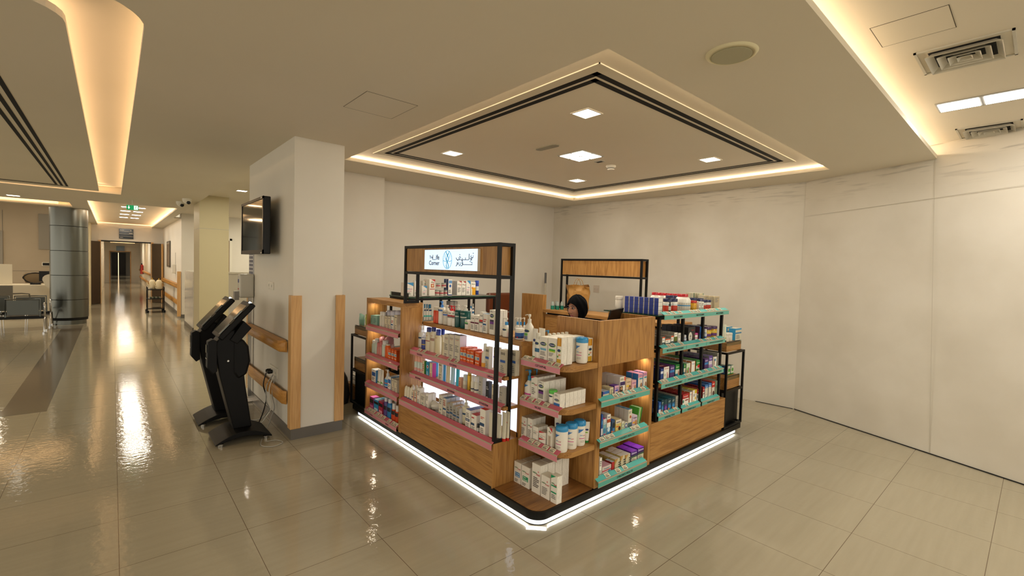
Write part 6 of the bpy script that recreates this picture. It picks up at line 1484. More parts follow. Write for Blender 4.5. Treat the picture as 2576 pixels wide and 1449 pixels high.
for k, (y, c, c2) in enumerate(((5.0, '8fc4b8', 'a8d8cc'), (4.90, '9ccaa0', 'b8d860'), (4.82, 'b8d048', 'c8dc50'))): pouch(2.10+.03*(k % 2), y, .9615, .10, .13, .05, -pi/2+.2, c, c2, ('mint green', 'pale green', 'lime green')[k]+' wipes pouch on the far left end case', None, k+5)
pouch(2.12, 4.86, .6015, .12, .17, .05, -pi/2, '8a7050', 'a08a66', 'brown paper pouch in the far left end case', None, 11); pouch(2.09, 4.80, .6015, .11, .09, .05, -pi/2, '1f8fb0', '2fa4c8', 'bright blue wipes pouch in the far left end case', None, 12)
# ================================================================ FURNISHINGS
# ---- television on the column
t = root('wall_television', 'black flat television on a wall arm on the big white column', 'television', (1.1, 5.43, 2.0))
o = MB().box(1.105, 1.165, 4.94, 5.925, 1.725, 2.283, SATIN).build('body', t); bevel(o, .008)
b = MB(); 
for q in ((4.94, 5.925, 1.725, 1.765), (4.94, 5.925, 2.258, 2.283), (4.94, 4.968, 1.725, 2.283), (5.897, 5.925, 1.725, 2.283)): b.box(1.096, 1.106, *q, SATIN)
b.build('bezel', t); MB().box(1.1015, 1.1045, 4.968, 5.897, 1.765, 2.258, SCREEN).build('screen', t)
MB().box(1.165, 1.20, 5.2, 5.66, 1.85, 2.15, BLACK).build('rear_housing', t)
b = MB(); b.box(1.20, 1.255, 5.33, 5.37, 1.8, 2.2, BLACK).box(1.20, 1.255, 5.50, 5.54, 1.8, 2.2, BLACK); b.build('wall_bracket', t)
MB().tube([(1.19, 5.12+.03*cos(k*.9), 1.86+.05*sin(k*.9)) for k in range(24)], .007, SATIN, 6).build('cable', t)
MB().box(1.0945, 1.096, 4.99, 5.03, 2.262, 2.279, WHITEP).box(1.0945, 1.096, 4.985, 5.02, 1.728, 1.742, WHITEP).build('label', t)
def plate(name, y0, y1, z0, z1, label, x=1.255, gangs=1, cat='socket'):
    t = root(name, label, cat, (x, (y0+y1)/2, z0)); b = MB(); b.box(x-.012, x, y0, y1, z0, z1, WHITEP); o = b.build('face_plate', t); bevel(o, .003)
    for g in range(gangs):
        c = y0+(y1-y0)*(g+.5)/gangs; zc = (z0+z1)/2
        MB().box(x-.0135, x-.012, c-.008, c+.008, zc-.012, zc+.012, GREYP).build('rocker', t)
    return t
plate('wall_switch', 5.17, 5.27, 1.36, 1.44, 'left white switch plate of the pair under the television', cat='switch'); plate('wall_switch', 5.275, 5.375, 1.365, 1.445, 'right white switch plate of the pair under the television', cat='switch')
plate('wall_socket', 4.98, 5.28, .475, .58, 'wide white socket plate with plugs near the floor rail', gangs=3)
for k, y in enumerate((5.22, 5.16)):
    t = root('power_plug', 'black plug in the column socket, %s' % ('further one' if k == 0 else 'nearer one'), 'plug', (1.24, y, .52)); MB().loft([(0, .02, .02), (.03, .022, .022), (.045, .014, .014)], SATIN, 14).build('body', t, (0, 0, 0)); t.children[0].rotation_euler = (0, -pi/2, 0)
def cable(pts, r, m, label):
    P_ = [Vector(p) for p in pts]; out = []
    for i in range(len(P_)-1):
        p0 = P_[max(0, i-1)]; p1 = P_[i]; p2 = P_[i+1]; p3 = P_[min(len(P_)-1, i+2)]
        for k in range(7):
            u = k/7; out.append(tuple(.5*((2*p1)+(-p0+p2)*u+(2*p0-5*p1+4*p2-p3)*u*u+(-p0+3*p1-3*p2+p3)*u**3)))
    out.append(tuple(P_[-1])); single('cable', MB().tube(out, r, m, 7), label, 'cable', tuple(pts[0]))
cable([(1.20, 5.22, .50), (1.17, 5.20, .38), (1.20, 5.21, .25), (1.16, 5.15, .12), (1.08, 5.05, .012), (1.0, 4.95, .01)], .006, SATIN, 'black cable from the further plug down to the floor')
cable([(1.235, 5.10, .50), (1.18, 5.10, .40), (1.17, 5.08, .25), (1.20, 5.1, .14), (1.13, 5.2, .03), (1.0, 5.35, .01), (.95, 5.45, .01)], .006, GREYP, 'grey cable hanging leftmost below the column socket')
cable([(1.235, 5.06, .50), (1.19, 5.05, .36), (1.21, 5.03, .2), (1.17, 5.05, .1), (1.12, 5.12, .012), (1.02, 5.28, .01)], .006, WHITEP, 'white cable hanging in the middle below the column socket')
cable([(1.235, 5.02, .50), (1.2, 4.98, .34), (1.22, 4.97, .2), (1.2, 5.0, .1), (1.15, 4.95, .012), (1.05, 4.9, .01)], .005, GREYP, 'thin grey cable hanging rightmost below the column socket')
cable([(1.04, 4.66, .008), (1.0, 4.50, .006), (1.08, 4.42, .006), (1.17, 4.47, .006), (1.14, 4.56, .006), (1.06, 4.58, .006)], .0035, GREYP, 'thin grey cable lying in a loop on the floor')
t = root('notice_poster', 'narrow printed notice strip under the television', 'poster', (1.25, 6.2, 1.5)); MB().box(1.246, 1.2545, 6.06, 6.28, 1.47, 1.78, mat('poster_paper', 'c9c9cc', .5)).build('sheet', t)
b = MB(); [b.box(1.2445, 1.246, 6.08+.066*c, 6.13+.066*c, 1.5+.045*r, 1.53+.045*r, mat('poster_ink', '4a4e66', .5)) for c in range(3) for r in range(6)]; b.box(1.2445, 1.246, 6.06, 6.28, 1.47, 1.485, mat('poster_blue', '24405a', .5)); b.build('printed_rows', t)
t = root('sanitiser_dispenser', 'grey-white hand sanitiser dispenser on a post at the far edge of the column', 'dispenser', (1.16, 6.1, 1.2))
o = MB().box(1.10, 1.25, 6.02, 6.14, 1.225, 1.50, mat('dispenser_body', 'c4c0b4', .35)).build('housing', t); bevel(o, .02, 3)
MB().box(1.055, 1.10, 6.04, 6.12, 1.20, 1.30, mat('dispenser_lever', '8e8a84', .35)).build('lever', t); MB().box(1.098, 1.0995, 6.05, 6.11, 1.40, 1.44, mat('label_navy', '2a3a7a', .4)).box(1.098, 1.0995, 6.05, 6.11, 1.32, 1.335, mat('label_red', 'b03a2a', .4)).build('label', t)
MB().box(1.20, 1.235, 6.06, 6.10, .06, 1.24, CHROME).box(1.12, 1.25, 6.0, 6.16, .0, .012, CHROME).build('post', t)
# ---- self service terminals
def terminal(dx, dy, label):
    t = root('service_terminal', label, 'self-service terminal', (.9+dx, 4.88+dy, 0), 'black self-service terminals by the column')
    T = lambda p: (p[0]+dx, p[1]+dy, p[2])
    # arched base plate
    b = MB(T); n = 14; x0, x1, y0, y1 = .675, 1.125, 4.66, 5.07; top = []; bot = []
    for i in range(n+1):
        u = i/n; x = x0+(x1-x0)*u; zt = .032+.078*sin(pi*u); zb = .018+.045*sin(pi*u); top.append((x, zt)); bot.append((x, zb))
    vs = [(x, y0, z) for x, z in top]+[(x, y1, z) for x, z in top]+[(x, y0, z) for x, z in bot]+[(x, y1, z) for x, z in bot]; m_ = n+1
    fs = []
    for i in range(n): fs += [(i, i+1, m_+i+1, m_+i), (2*m_+i+1, 2*m_+i, 3*m_+i, 3*m_+i+1), (i+1, i, 2*m_+i, 2*m_+i+1), (m_+i, m_+i+1, 3*m_+i+1, 3*m_+i)]
    fs += [(0, m_, 3*m_, 2*m_), (n, 2*m_+n, 3*m_+n, m_+n)]
    b.add(vs, fs, TBLK); bevel(b.build('base', t), .004)
    for fx, fy in ((.72, 4.69), (1.08, 4.69), (.72, 5.03), (1.08, 5.03)): MB(T).cyl(fx, fy, 0, .026, .022, CHROME, 16).build('foot', t)
    def prof(name, poly, ya, yb, m, bw=.006):
        b = MB(T); n = len(poly); vs = [(x, ya, z) for x, z in poly]+[(x, yb, z) for x, z in poly]
        b.add(vs, [tuple(range(n-1, -1, -1)), tuple(range(n, 2*n))]+[(i, (i+1) % n, (i+1) % n+n, i+n) for i in range(n)], m); o = b.build(name, t)
        if bw: bevel(o, bw)
        return o
    prof('column', [(.835, .10), (.985, .10), (.93, .50), (.90, .80), (.84, 1.02), (.76, 1.0), (.685, .90), (.72, .62)], 4.80, 5.0, TBLK, .01)
    prof('printer_housing', [(.87, .56), (.94, .60), (.97, .72), (.955, .86), (.91, .93), (.83, .93), (.83, .62)], 4.79, 5.01, TBLK, .02)
    prof('rear_box', [(.80, .93), (.86, .89), (.975, 1.03), (.91, 1.10)], 4.78, 5.02, TBLK)
    prof('card_reader', [(.625, .70), (.668, .64), (.70, .66), (.70, .93), (.665, .95), (.63, .93)], 4.76, 4.86, TBLK, .006)
    MB(T).box(.6215, .6245, 4.785, 4.835, .83, .90, mat('reader_display', '5a5a58', .2)).box(.6215, .6245, 4.785, 4.835, .775, .785, GREYP).build('reader_display', t)
    lk = MB().loft([(-.012, .013, .013), (0, .013, .013), (.004, .008, .008)], CHROME, 14).build('lock', t, (0, 0, 0)); lk.location = (.79-.9, 4.797-4.88, .74); lk.rotation_euler = (pi/2, 0, 0)
    # tilted touch screen
    A = Vector((.70, 0, .965)); B = Vector((.965, 0, 1.27)); d = (B-A).normalized(); nrm = Vector((-d.z, 0, d.x)); L_ = (B-A).length
    def slabp(name, u0, u1, v0, v1, h0, h1, m, par=t, bw=0):
        b = MB(T); c = []
        for hh in (h0, h1):
            for (u, v) in ((u0, v0), (u1, v0), (u1, v1), (u0, v1)): p = A+d*u+nrm*hh; c.append((p.x, v, p.z))
        b.add(c, [(3, 2, 1, 0), (4, 5, 6, 7), (0, 1, 5, 4), (1, 2, 6, 5), (2, 3, 7, 6), (3, 0, 4, 7)], m); o = b.build(name, par)
        if bw: bevel(o, bw, 3)
        return o
    slabp('screen_body', 0, L_, 4.745, 5.10, -.05, 0, TBLK, t, .012)
    slabp('screen_glass', .035, L_-.045, 4.80, 5.085, .0002, .002, mat('kiosk_screen', '1c1917', .09, spec=.5))
    slabp('side_bar', .20, .30, 4.755, 4.775, .001, .018, STEEL, t, .004); slabp('side_bar', .03, .15, 4.755, 4.775, .001, .014, STEEL, t, .004)
    slabp('scanner_light', L_-.012, L_+.002, 4.79, 4.83, -.012, .003, mat('scanner_glow', 'e8f4ff', .3, emit='d8f0ff', estr=5.))
    return t
terminal(0, 0, 'nearer black self-service terminal with tilted touch screen beside the column'); terminal(-.045, .68, 'further black self-service terminal behind the nearer one')
# ---- round steel column
t = root('round_column', 'round brushed steel column with dark joints by the reception', 'column', (-.79, 15.5, 0)); cx, cy, R_ = -.79, 15.55, .345
zs = [.18, .55, 1.10, 1.65, 2.20, 2.80]; zs = [.16, .60, 1.185, 1.77, 2.36, 2.80]
for i in range(5): MB().cyl(cx, cy, zs[i]+.006, zs[i+1]-.006, R_, STEEL, 64).build('steel_panel', t)
MB().cyl(cx, cy, .1, 2.8, R_-.012, DARK, 48).build('core', t); MB().cyl(cx, cy, 0, .16, R_-.04, STEEL, 64).build('base_ring', t)
# ---- waiting bench (seen from behind)
PERF = None
def perf():
    m, nt, b = nodes('perforated_steel', .4); b.inputs['Metallic'].default_value = .6
    tc = N(nt, 'ShaderNodeTexCoord'); mp = N(nt, 'ShaderNodeMapping'); mp.inputs['Scale'].default_value = (45, 45, 45); nt.links.new(tc.outputs['Object'], mp.inputs[0])
    v = N(nt, 'ShaderNodeTexVoronoi', Scale=1.0, Randomness=.0); nt.links.new(mp.outputs[0], v.inputs['Vector'])
    r = ramp(nt, [(.30, '141515'), (.36, '5c605e')]); nt.links.new(v.outputs[0], r.inputs[0]); nt.links.new(r.outputs[0], b.inputs['Base Color']); return m
PERF = perf(); STL2 = mat('bench_metal', '5c605e', .3, .9)
def bench(x1, y, label, k):
    t = root('waiting_bench', label, 'bench', (x1, y, 0), 'steel waiting benches by the reception')
    for i in range(3):
        a1 = x1-.06-.58*i; a0 = a1-.50
        bk = MB().box(a0+.02, a1-.02, y-.01, y+.01, .40, .70, PERF).build('backrest', t); MB().tube([(a0, y, .36), (a0, y, .725), (a1, y, .725), (a1, y, .36)], .014, STL2).build('backrest_frame', bk, (x1, y, 0))
        s_ = MB().box(a0+.02, a1-.02, y+.03, y+.47, .395, .415, PERF).build('seat', t)
    MB().box(x1-1.8, x1, y+.12, y+.18, .30, .36, BLACK).build('beam', t)
    for xx in (x1, x1-1.75):
        MB().tube([(xx, y-.05, .03), (xx, y+.02, .3), (xx, y+.12, .33), (xx, y+.3, .33), (xx, y+.45, .05)], .018, CHROME).build('leg', t)
        MB().tube([(xx, y+.1, .33), (xx, y+.0, .55), (xx, y+.03, .62), (xx, y+.12, .635), (xx, y+.38, .60)], .017, CHROME).build('armrest', t)
        MB().cyl(xx, y-.05, 0, .03, .03, CHROME, 14).build('foot', t); MB().cyl(xx, y+.45, 0, .03, .03, CHROME, 14).build('foot', t)
    return t
bench(-1.09, 13.8, 'nearer perforated steel waiting bench seen from behind', 0); bench(-1.08, 14.9, 'further steel waiting bench, behind the nearer one', 1)
# ---- reception
t = root('reception_desk', 'white reception desk with a swooping rounded wing behind the round column', 'desk', (-1.2, 18, 0)); WD = mat('desk_white', 'd8cfba', .35)
MB().box(-4.2, -1.0, 17.98, 18.02, .10, .82, WD).build('front_panel', t); MB().box(-4.2, -1.0, 18.0, 18.7, .80, .835, WD).build('worktop', t); MB().box(-4.2, -1.0, 18.05, 18.1, 0, .10, SKIRT).build('plinth', t)
pl = [(-1.44, .98), (-1.43, 1.05), (-1.39, 1.10), (-1.33, 1.13), (-1.2, 1.14), (-.55, 1.14), (-.55, .2), (-.95, .35), (-1.2, .62), (-1.38, .82)]
b = MB(); n = len(pl); b.add([(x, 17.80, z) for x, z in pl]+[(x, 17.88, z) for x, z in pl], [tuple(range(n)), tuple(range(2*n-1, n-1, -1))]+[(i, (i+1) % n, (i+1) % n+n, i+n) for i in range(n)], WD); b.build('curved_wing', t)
MB().box(-.72, -.56, 17.88, 19.9, .1, 1.10, WD).box(-.70, -.58, 17.9, 19.8, 0, .1, SKIRT).build('end_counter', t)
MB().box(-4.2, -2.05, 18.3, 18.34, .83, 1.38, WD).build('privacy_screen', t)
t = root('table_sign', 'small white notice standing on the reception counter end', 'sign', (-.66, 19, 1.1)); MB().box(-.70, -.60, 18.98, 19.0, 1.1, 1.33, WHITEP).build('sheet', t); MB().box(-.685, -.615, 18.975, 18.98, 1.2, 1.21, M('c05050')).box(-.685, -.635, 18.975, 18.98, 1.26, 1.27, M('c05050')).build('print', t)
t = root('computer_monitor', 'black computer monitor on the reception desk', 'monitor', (-1.3, 18.4, .835)); MB().box(-1.55, -1.05, 18.4, 18.43, .92, 1.2, SATIN).build('screen', t); MB().box(-1.32, -1.28, 18.42, 18.46, .837, 1.0, SATIN).box(-1.42, -1.18, 18.36, 18.5, .836, .85, SATIN).build('stand', t)
t = root('desk_telephone', 'dark telephone lying on the reception desk', 'telephone', (-1.62, 18.2, .835)); MB().box(-1.7, -1.5, 18.12, 18.3, .836, .87, SATIN).build('body', t); MB().box(-1.7, -1.65, 18.12, 18.3, .87, .895, SATIN).build('handset', t)
t = root('office_chair', 'mesh-backed office chair behind the reception desk', 'chair', (-1.7, 19.1, 0)); MM = mat('chair_mesh', '6c5a40', .6)
MB().loft([(.84, .20, .03), (.95, .24, .04), (1.07, .25, .04), (1.13, .20, .03)], MM, 24, -1.69, 19.2, True, .7).build('backrest', t)
MB().tube([(-1.69+.25*cos(a)*(1 if sin(a) > 0 else .9), 19.17, .98+.15*sin(a)) for a in [k*2*pi/24 for k in range(25)]], .014, SATIN).build('backrest_frame', t)
MB().box(-1.92, -1.46, 18.9, 19.35, .46, .52, SATIN).build('seat', t); MB().cyl(-1.69, 19.12, .08, .46, .03, SATIN).build('gas_lift', t)
b = MB(); [b.tube([(-1.69, 19.12, .09), (-1.69+.28*cos(k*2*pi/5), 19.12+.28*sin(k*2*pi/5), .05)], .02, SATIN) for k in range(5)]; b.build('star_base', t)
t = root('visitor_chair', 'grey plastic armchair in front of the reception desk', 'chair', (-1.9, 17.2, 0)); GP = mat('chair_grey', '6f6a5e', .4)
MB().box(-2.15, -1.9, 17.0, 17.04, .42, .86, GP).box(-2.15, -1.7, 17.0, 17.45, .42, .45, GP).build('shell', t)
MB().tube([(-2.0, 17.02, .65), (-1.75, 17.05, .66), (-1.62, 17.1, .64), (-1.60, 17.12, .45)], .018, GP).build('armrest', t)
b = MB(); [b.tube([(-2.1+.4*i, 17.05+.35*j, .42), (-2.12+.44*i, 17.03+.4*j, 0)], .012, CHROME) for i in (0, 1) for j in (0, 1)]; b.build('legs', t)
for l in ():
    pass
t = root('wall_thermostat', 'dark wall panel display on the beige reception wall', 'control panel', (-1.72, 22.5, 1.34)); MB().box(-1.82, -1.62, 22.46, 22.49, 1.28, 1.41, WHITEP).build('surround', t); MB().box(-1.80, -1.64, 22.455, 22.46, 1.30, 1.39, SATIN).build('display', t)
# ---- corridor things
t = root('direction_sign', 'dark blue glossy direction sign above the corridor doors', 'sign', (.38, 21.9, 2.35)); NV = mat('sign_navy', '14202c', .12); MB().box(.19, .59, 21.96, 21.999, 2.34, 2.70, NV).build('panel', t)
b = MB(); 
for z_ in (2.42, 2.51, 2.60): b.box(.19, .59, 21.955, 21.96, z_, z_+.006, WHITEP)
b.box(.47, .57, 21.955, 21.96, 2.53, 2.55, WHITEP).box(.51, .53, 21.955, 21.96, 2.62, 2.67, WHITEP).box(.21, .33, 21.955, 21.96, 2.64, 2.655, WHITEP).box(.21, .30, 21.955, 21.96, 2.37, 2.38, WHITEP); b.build('markings', t)
t = root('framed_poster', 'framed poster on the corridor wall above the trolley', 'poster', (1.45, 19.6, 1.4)); MB().box(1.43, 1.458, 18.9, 20.0, 1.38, 2.25, mat('poster_frame', '4a4238', .3)).build('frame', t); MB().box(1.425, 1.43, 18.95, 19.95, 1.43, 2.2, mat('poster_face', '8a7a6a', .15)).build('sheet', t)
t = root('soap_dispenser', 'small white dispenser on the corridor wall near the corner guard', 'dispenser', (1.44, 17.4, 1.25)); bevel(MB().box(1.36, 1.458, 17.25, 17.45, 1.22, 1.5, WHITEP).build('housing', t), .02); MB().box(1.45, 1.458, 17.3, 17.33, 1.5, 1.85, GREYP).build('back_plate', t)
t = root('fire_extinguisher', 'red fire extinguisher on the wall far down the corridor', 'fire extinguisher', (1.33, 35, .8)); RD = mat('extinguisher_red', 'a01818', .3); MB().loft([(.72, .085, .085), (1.2, .085, .085), (1.28, .04, .04)], RD, 18, 1.32, 35).build('cylinder', t); MB().box(1.29, 1.35, 34.96, 35.04, 1.28, 1.34, BLACK).build('valve', t); MB().tube([(1.32, 34.96, 1.3), (1.25, 34.93, 1.2), (1.23, 34.92, .9)], .012, BLACK).build('hose', t)
for y_, n_ in ((24.6, 'nearest'), (27.5, 'middle'), (31.5, 'furthest')): single('ceiling_light_bar', MB().box(-.05, 1.1, y_, y_+.35, 2.600, 2.618, mat('bar_glow', 'ffffff', .4, emit='ffdca0', estr=1.6)), 'glowing ceiling bar inside the corridor beyond the doors, the %s of three' % n_, 'ceiling light', (-.05, y_, 2.6))
t = root('ward_sign', 'second blue sign far down the corridor above the inner doorway', 'sign', (.4, 39.9, 2.1)); MB().box(.2, .62, 39.88, 39.95, 2.08, 2.4, mat('sign_blue', '3a5a74', .3)).build('panel', t)
t = root('exit_sign', 'tiny far green exit sign inside the corridor', 'exit sign', (.4, 28, 2.5)); MB().box(.36, .58, 28, 28.03, 2.42, 2.55, GRN).build('panel', t); MB().box(.46, .48, 28.01, 28.02, 2.55, 2.8, WHITEP).build('hanger', t)
t = root('service_trolley', 'black three-tier service trolley with a tea service in the corridor', 'trolley', (1.0, 17.8, 0)); x0, x1, y0, y1 = .80, 1.20, 17.65, 18.15
for z_ in (.12, .42, .70): 
    MB().box(x0, x1, y0, y1, z_, z_+.015, mat('trolley_glass', '2a2a28', .15)).build('shelf', t)
b = MB()
for z_ in (.12, .42, .70): [b.bar(*q, .018, BLACK) for q in (((x0, y0, z_), (x1, y0, z_)), ((x0, y1, z_), (x1, y1, z_)), ((x0, y0, z_), (x0, y1, z_)), ((x1, y0, z_), (x1, y1, z_)))]
b.build('frame', t)
for x in (x0, x1):
    for y in (y0, y1): MB().box(x-.01, x+.01, y-.01, y+.01, .07, .78, BLACK).build('post', t); MB().loft([(0, .035, .035), (.07, .035, .035)], BLACK, 14, x, y).build('castor', t)
IV = mat('ivory_ceramic', 'd8cba8', .25); GD = mat('gold_trim', 'b8902a', .3, .8)
for x, y, s_ in ((.93, 17.98, 'left'), (1.08, 17.78, 'right')):
    t = root('coffee_pot', 'ivory coffee pot with gold knob, %s of two on the trolley' % s_, 'pot', (x, y, .716)); MB().loft([(.716, .07, .07), (.76, .095, .095), (.84, .075, .075), (.92, .085, .085), (.98, .06, .06), (1.0, .03, .03)], IV, 20, x, y).build('body', t); MB().loft([(1.0, .01, .01), (1.03, .016, .016), (1.05, .006, .006)], GD, 12, x, y).build('knob', t)
    MB().tube([(x-.06, y-.05, .80), (x-.12, y-.06, .86), (x-.13, y-.06, .93)], [.02, .014, .01], IV).build('spout', t); MB().tube([(x+.07, y, .92), (x+.13, y, .9), (x+.12, y, .8), (x+.08, y, .77)], .009, IV).build('handle', t)
for k in range(4): single('coffee_cup', MB().loft([(.716, .02, .02), (.76, .034, .034)], WHITEP, 12, .85+.04*(k % 2), 17.75+.09*k), 'small cup on the trolley top, %s from the front' % ORD[k], 'cup', (.85, 17.75, .716), 'cups on the trolley')
for k in range(6): single('wrapped_sweet', MB().loft([(.436, .01, .01), (.455, .032, .028), (.48, .01, .01)], M('b8b4a0') if k % 2 else M('4a5a40'), 10, .88+.045*k, 17.8+.03*(k % 2)), 'small round item on the trolley middle tier, %s from left' % ORD[k], 'ornament', (.88+.045*k, 17.8, .436), 'small round items on the trolley middle tier')
# ---- things behind the stand
SK = mat('kraft_paper', 'a97c3c', .6)
def crumple(m):
    nt = m.node_tree; b = nt.nodes['Principled BSDF']; tc = N(nt, 'ShaderNodeTexCoord'); v = N(nt, 'ShaderNodeTexVoronoi', Scale=11.0); nt.links.new(tc.outputs['Object'], v.inputs['Vector'])
    bp = N(nt, 'ShaderNodeBump', Strength=.9, Distance=.03); nt.links.new(v.outputs[0], bp.inputs['Height']); nt.links.new(bp.outputs[0], b.inputs['Normal'])
crumple(SK); SKD = mat('kraft_inside', '8a5c24', .8)
t = root('paper_bag', 'large crumpled kraft paper bag with string handles on the back counter', 'bag', (4.86, 4.19, 1.10))
rr = random.Random(4); b = MB(); bw, bd, bh = .15, .085, .35; ring = []
pts2 = [(-1, -1), (-.5, -1), (0, -1), (.5, -1), (1, -1), (1, 0), (1, 1), (.5, 1), (0, 1), (-.5, 1), (-1, 1), (-1, 0)]
lv = 8; vs = []
for j in range(lv+1):
    for i, (a, c) in enumerate(pts2):
        k_ = .010*sin(3.1*i+j*1.7)+rr.uniform(-.022, .022); hz = bh*j/lv+(0 if j < lv else .02*sin(i*1.3))
        vs.append((a*(bw*(.93+.10*j/lv))+k_*(0 if j == 0 else 1), c*(bd*(1 if j < lv else 1.05))+k_*(0 if j == 0 else 1), hz))
n = len(pts2); b.add(vs, [(j*n+i, j*n+(i+1) % n, (j+1)*n+(i+1) % n, (j+1)*n+i) for j in range(lv) for i in range(n)]+[tuple(range(n-1, -1, -1))], SK)
b.add([(x*.985, y*.97, z-.001) for x, y, z in vs[n*(lv-4):]], [(j*n+(i+1) % n, j*n+i, (j+1)*n+i, (j+1)*n+(i+1) % n) for j in range(4) for i in range(n)], SKD)
o = b.build('bag_body', t, (0, 0, 0)); o.rotation_euler = (0, 0, radians(-38)); md = o.modifiers.new('u', 'SUBSURF'); md.levels = 2; md.render_levels = 2
for s_ in (-1, 1):
    h_ = MB().tube([(-.06+.12*k/12, s_*.085, bh-.06+.155*sin(pi*k/12)**.6) for k in range(13)], .0035, SK).build('string_handle', t, (0, 0, 0)); h_.rotation_euler = (0, 0, radians(-38))
for k, (x, y) in enumerate(((4.68, 4.50), (4.72, 4.44), (4.76, 4.50), (4.80, 4.43))):
    t = root('sample_bottle', 'small glass bottle with green liquid on the back counter, %s of four' % ORD[k], 'bottle', (x, y, 1.10), 'green liquid bottles on the back counter')
    MB().cyl(x, y, 1.10, 1.155, .026, mat('green_liquid', '1c7a64', .15), 14).build('liquid', t); MB().loft([(1.155, .026, .026), (1.19, .024, .024), (1.2, .016, .016), (1.215, .016, .016)], mat('clear_top', '9aa49c', .15), 14, x, y).build('bottle_neck', t)
t = root('mop_handle', 'white mop handle leaning in the corner of the room', 'mop', (5.45, 5.35, 0)); MB().tube([(5.36, 5.3, .02), (5.68, 5.65, 1.42)], .014, mat('pole_white', 'b8b09c', .4)).build('pole', t); MB().tube([(5.68, 5.65, 1.42), (5.72, 5.69, 1.60)], [.018, .02], mat('mop_grip', '5c5a58', .5)).build('grip', t); MB().box(5.26, 5.46, 5.26, 5.34, .0, .06, GREYP).build('mop_head', t)
plate_t = root('wall_socket', 'white double-pole socket on the back wall behind the seated person', 'socket', (6.2, 4.95, 1.25)); MB().box(6.135, 6.165, 4.84, 4.96, 1.30, 1.42, mat('socket_beige', 'c4b6a6', .4)).build('face_plate', plate_t); MB().box(6.130, 6.136, 4.86, 4.872, 1.355, 1.365, GREYP).box(6.130, 6.136, 4.928, 4.94, 1.355, 1.365, GREYP).build('screw', plate_t)
t = root('leather_chair', 'tall brown leather chair at the back opening of the stand', 'chair', (4.3, 5.1, 0)); LE = mat('brown_leather', '5c2c14', .32)
for z0, z1 in ((1.02, 1.30), (.52, 1.01)): 
    o = MB().box(4.02, 4.46, 5.12, 5.20, z0, z1, LE).build('backrest_cushion', t); bevel(o, .03, 4)
bevel(MB().box(4.02, 4.46, 4.68, 5.12, .46, .55, LE).build('seat', t), .03, 3); MB().cyl(4.24, 4.9, .09, .46, .03, CHROME).build('gas_lift', t)
b = MB(); [b.tube([(4.24, 4.9, .1), (4.24+.27*cos(k*2*pi/5+.3), 4.9+.27*sin(k*2*pi/5+.3), .05)], .02, BLACK) for k in range(5)]; b.build('star_base', t)
t = root('backpack', 'dark backpack slumped on the floor behind the far left end case', 'bag', (1.95, 5.3, 0)); MB().loft([(0, .16, .13), (.1, .18, .15), (.3, .15, .12), (.44, .08, .07), (.48, .03, .03)], mat('bag_fabric', '1c1613', .8), 20, 1.97, 5.42, True, .8).build('body', t); MB().tube([(2.0, 5.28, .1), (1.93, 5.25, .25), (1.98, 5.29, .42)], .015, mat('bag_fabric', '1c1613', .8)).build('strap', t)
t = root('paper_stack', 'stack of papers on a low oak shelf behind the far left end case', 'papers', (2.25, 5.4, .3)); [MB().box(2.2, 2.45, 5.25, 5.5, .20+.05*k, .215+.05*k, WHITEP).build('sheet_pile', t) for k in range(3)]
single('low_shelf', MB().box(2.18, 3.2, 5.25, 5.6, .16, .195, WX).box(2.2, 2.25, 5.3, 5.6, 0, .16, WX).box(3.1, 3.15, 5.3, 5.6, 0, .16, WX), 'low oak shelf behind the far left end case', 'shelf', (2.18, 5.25, 0))

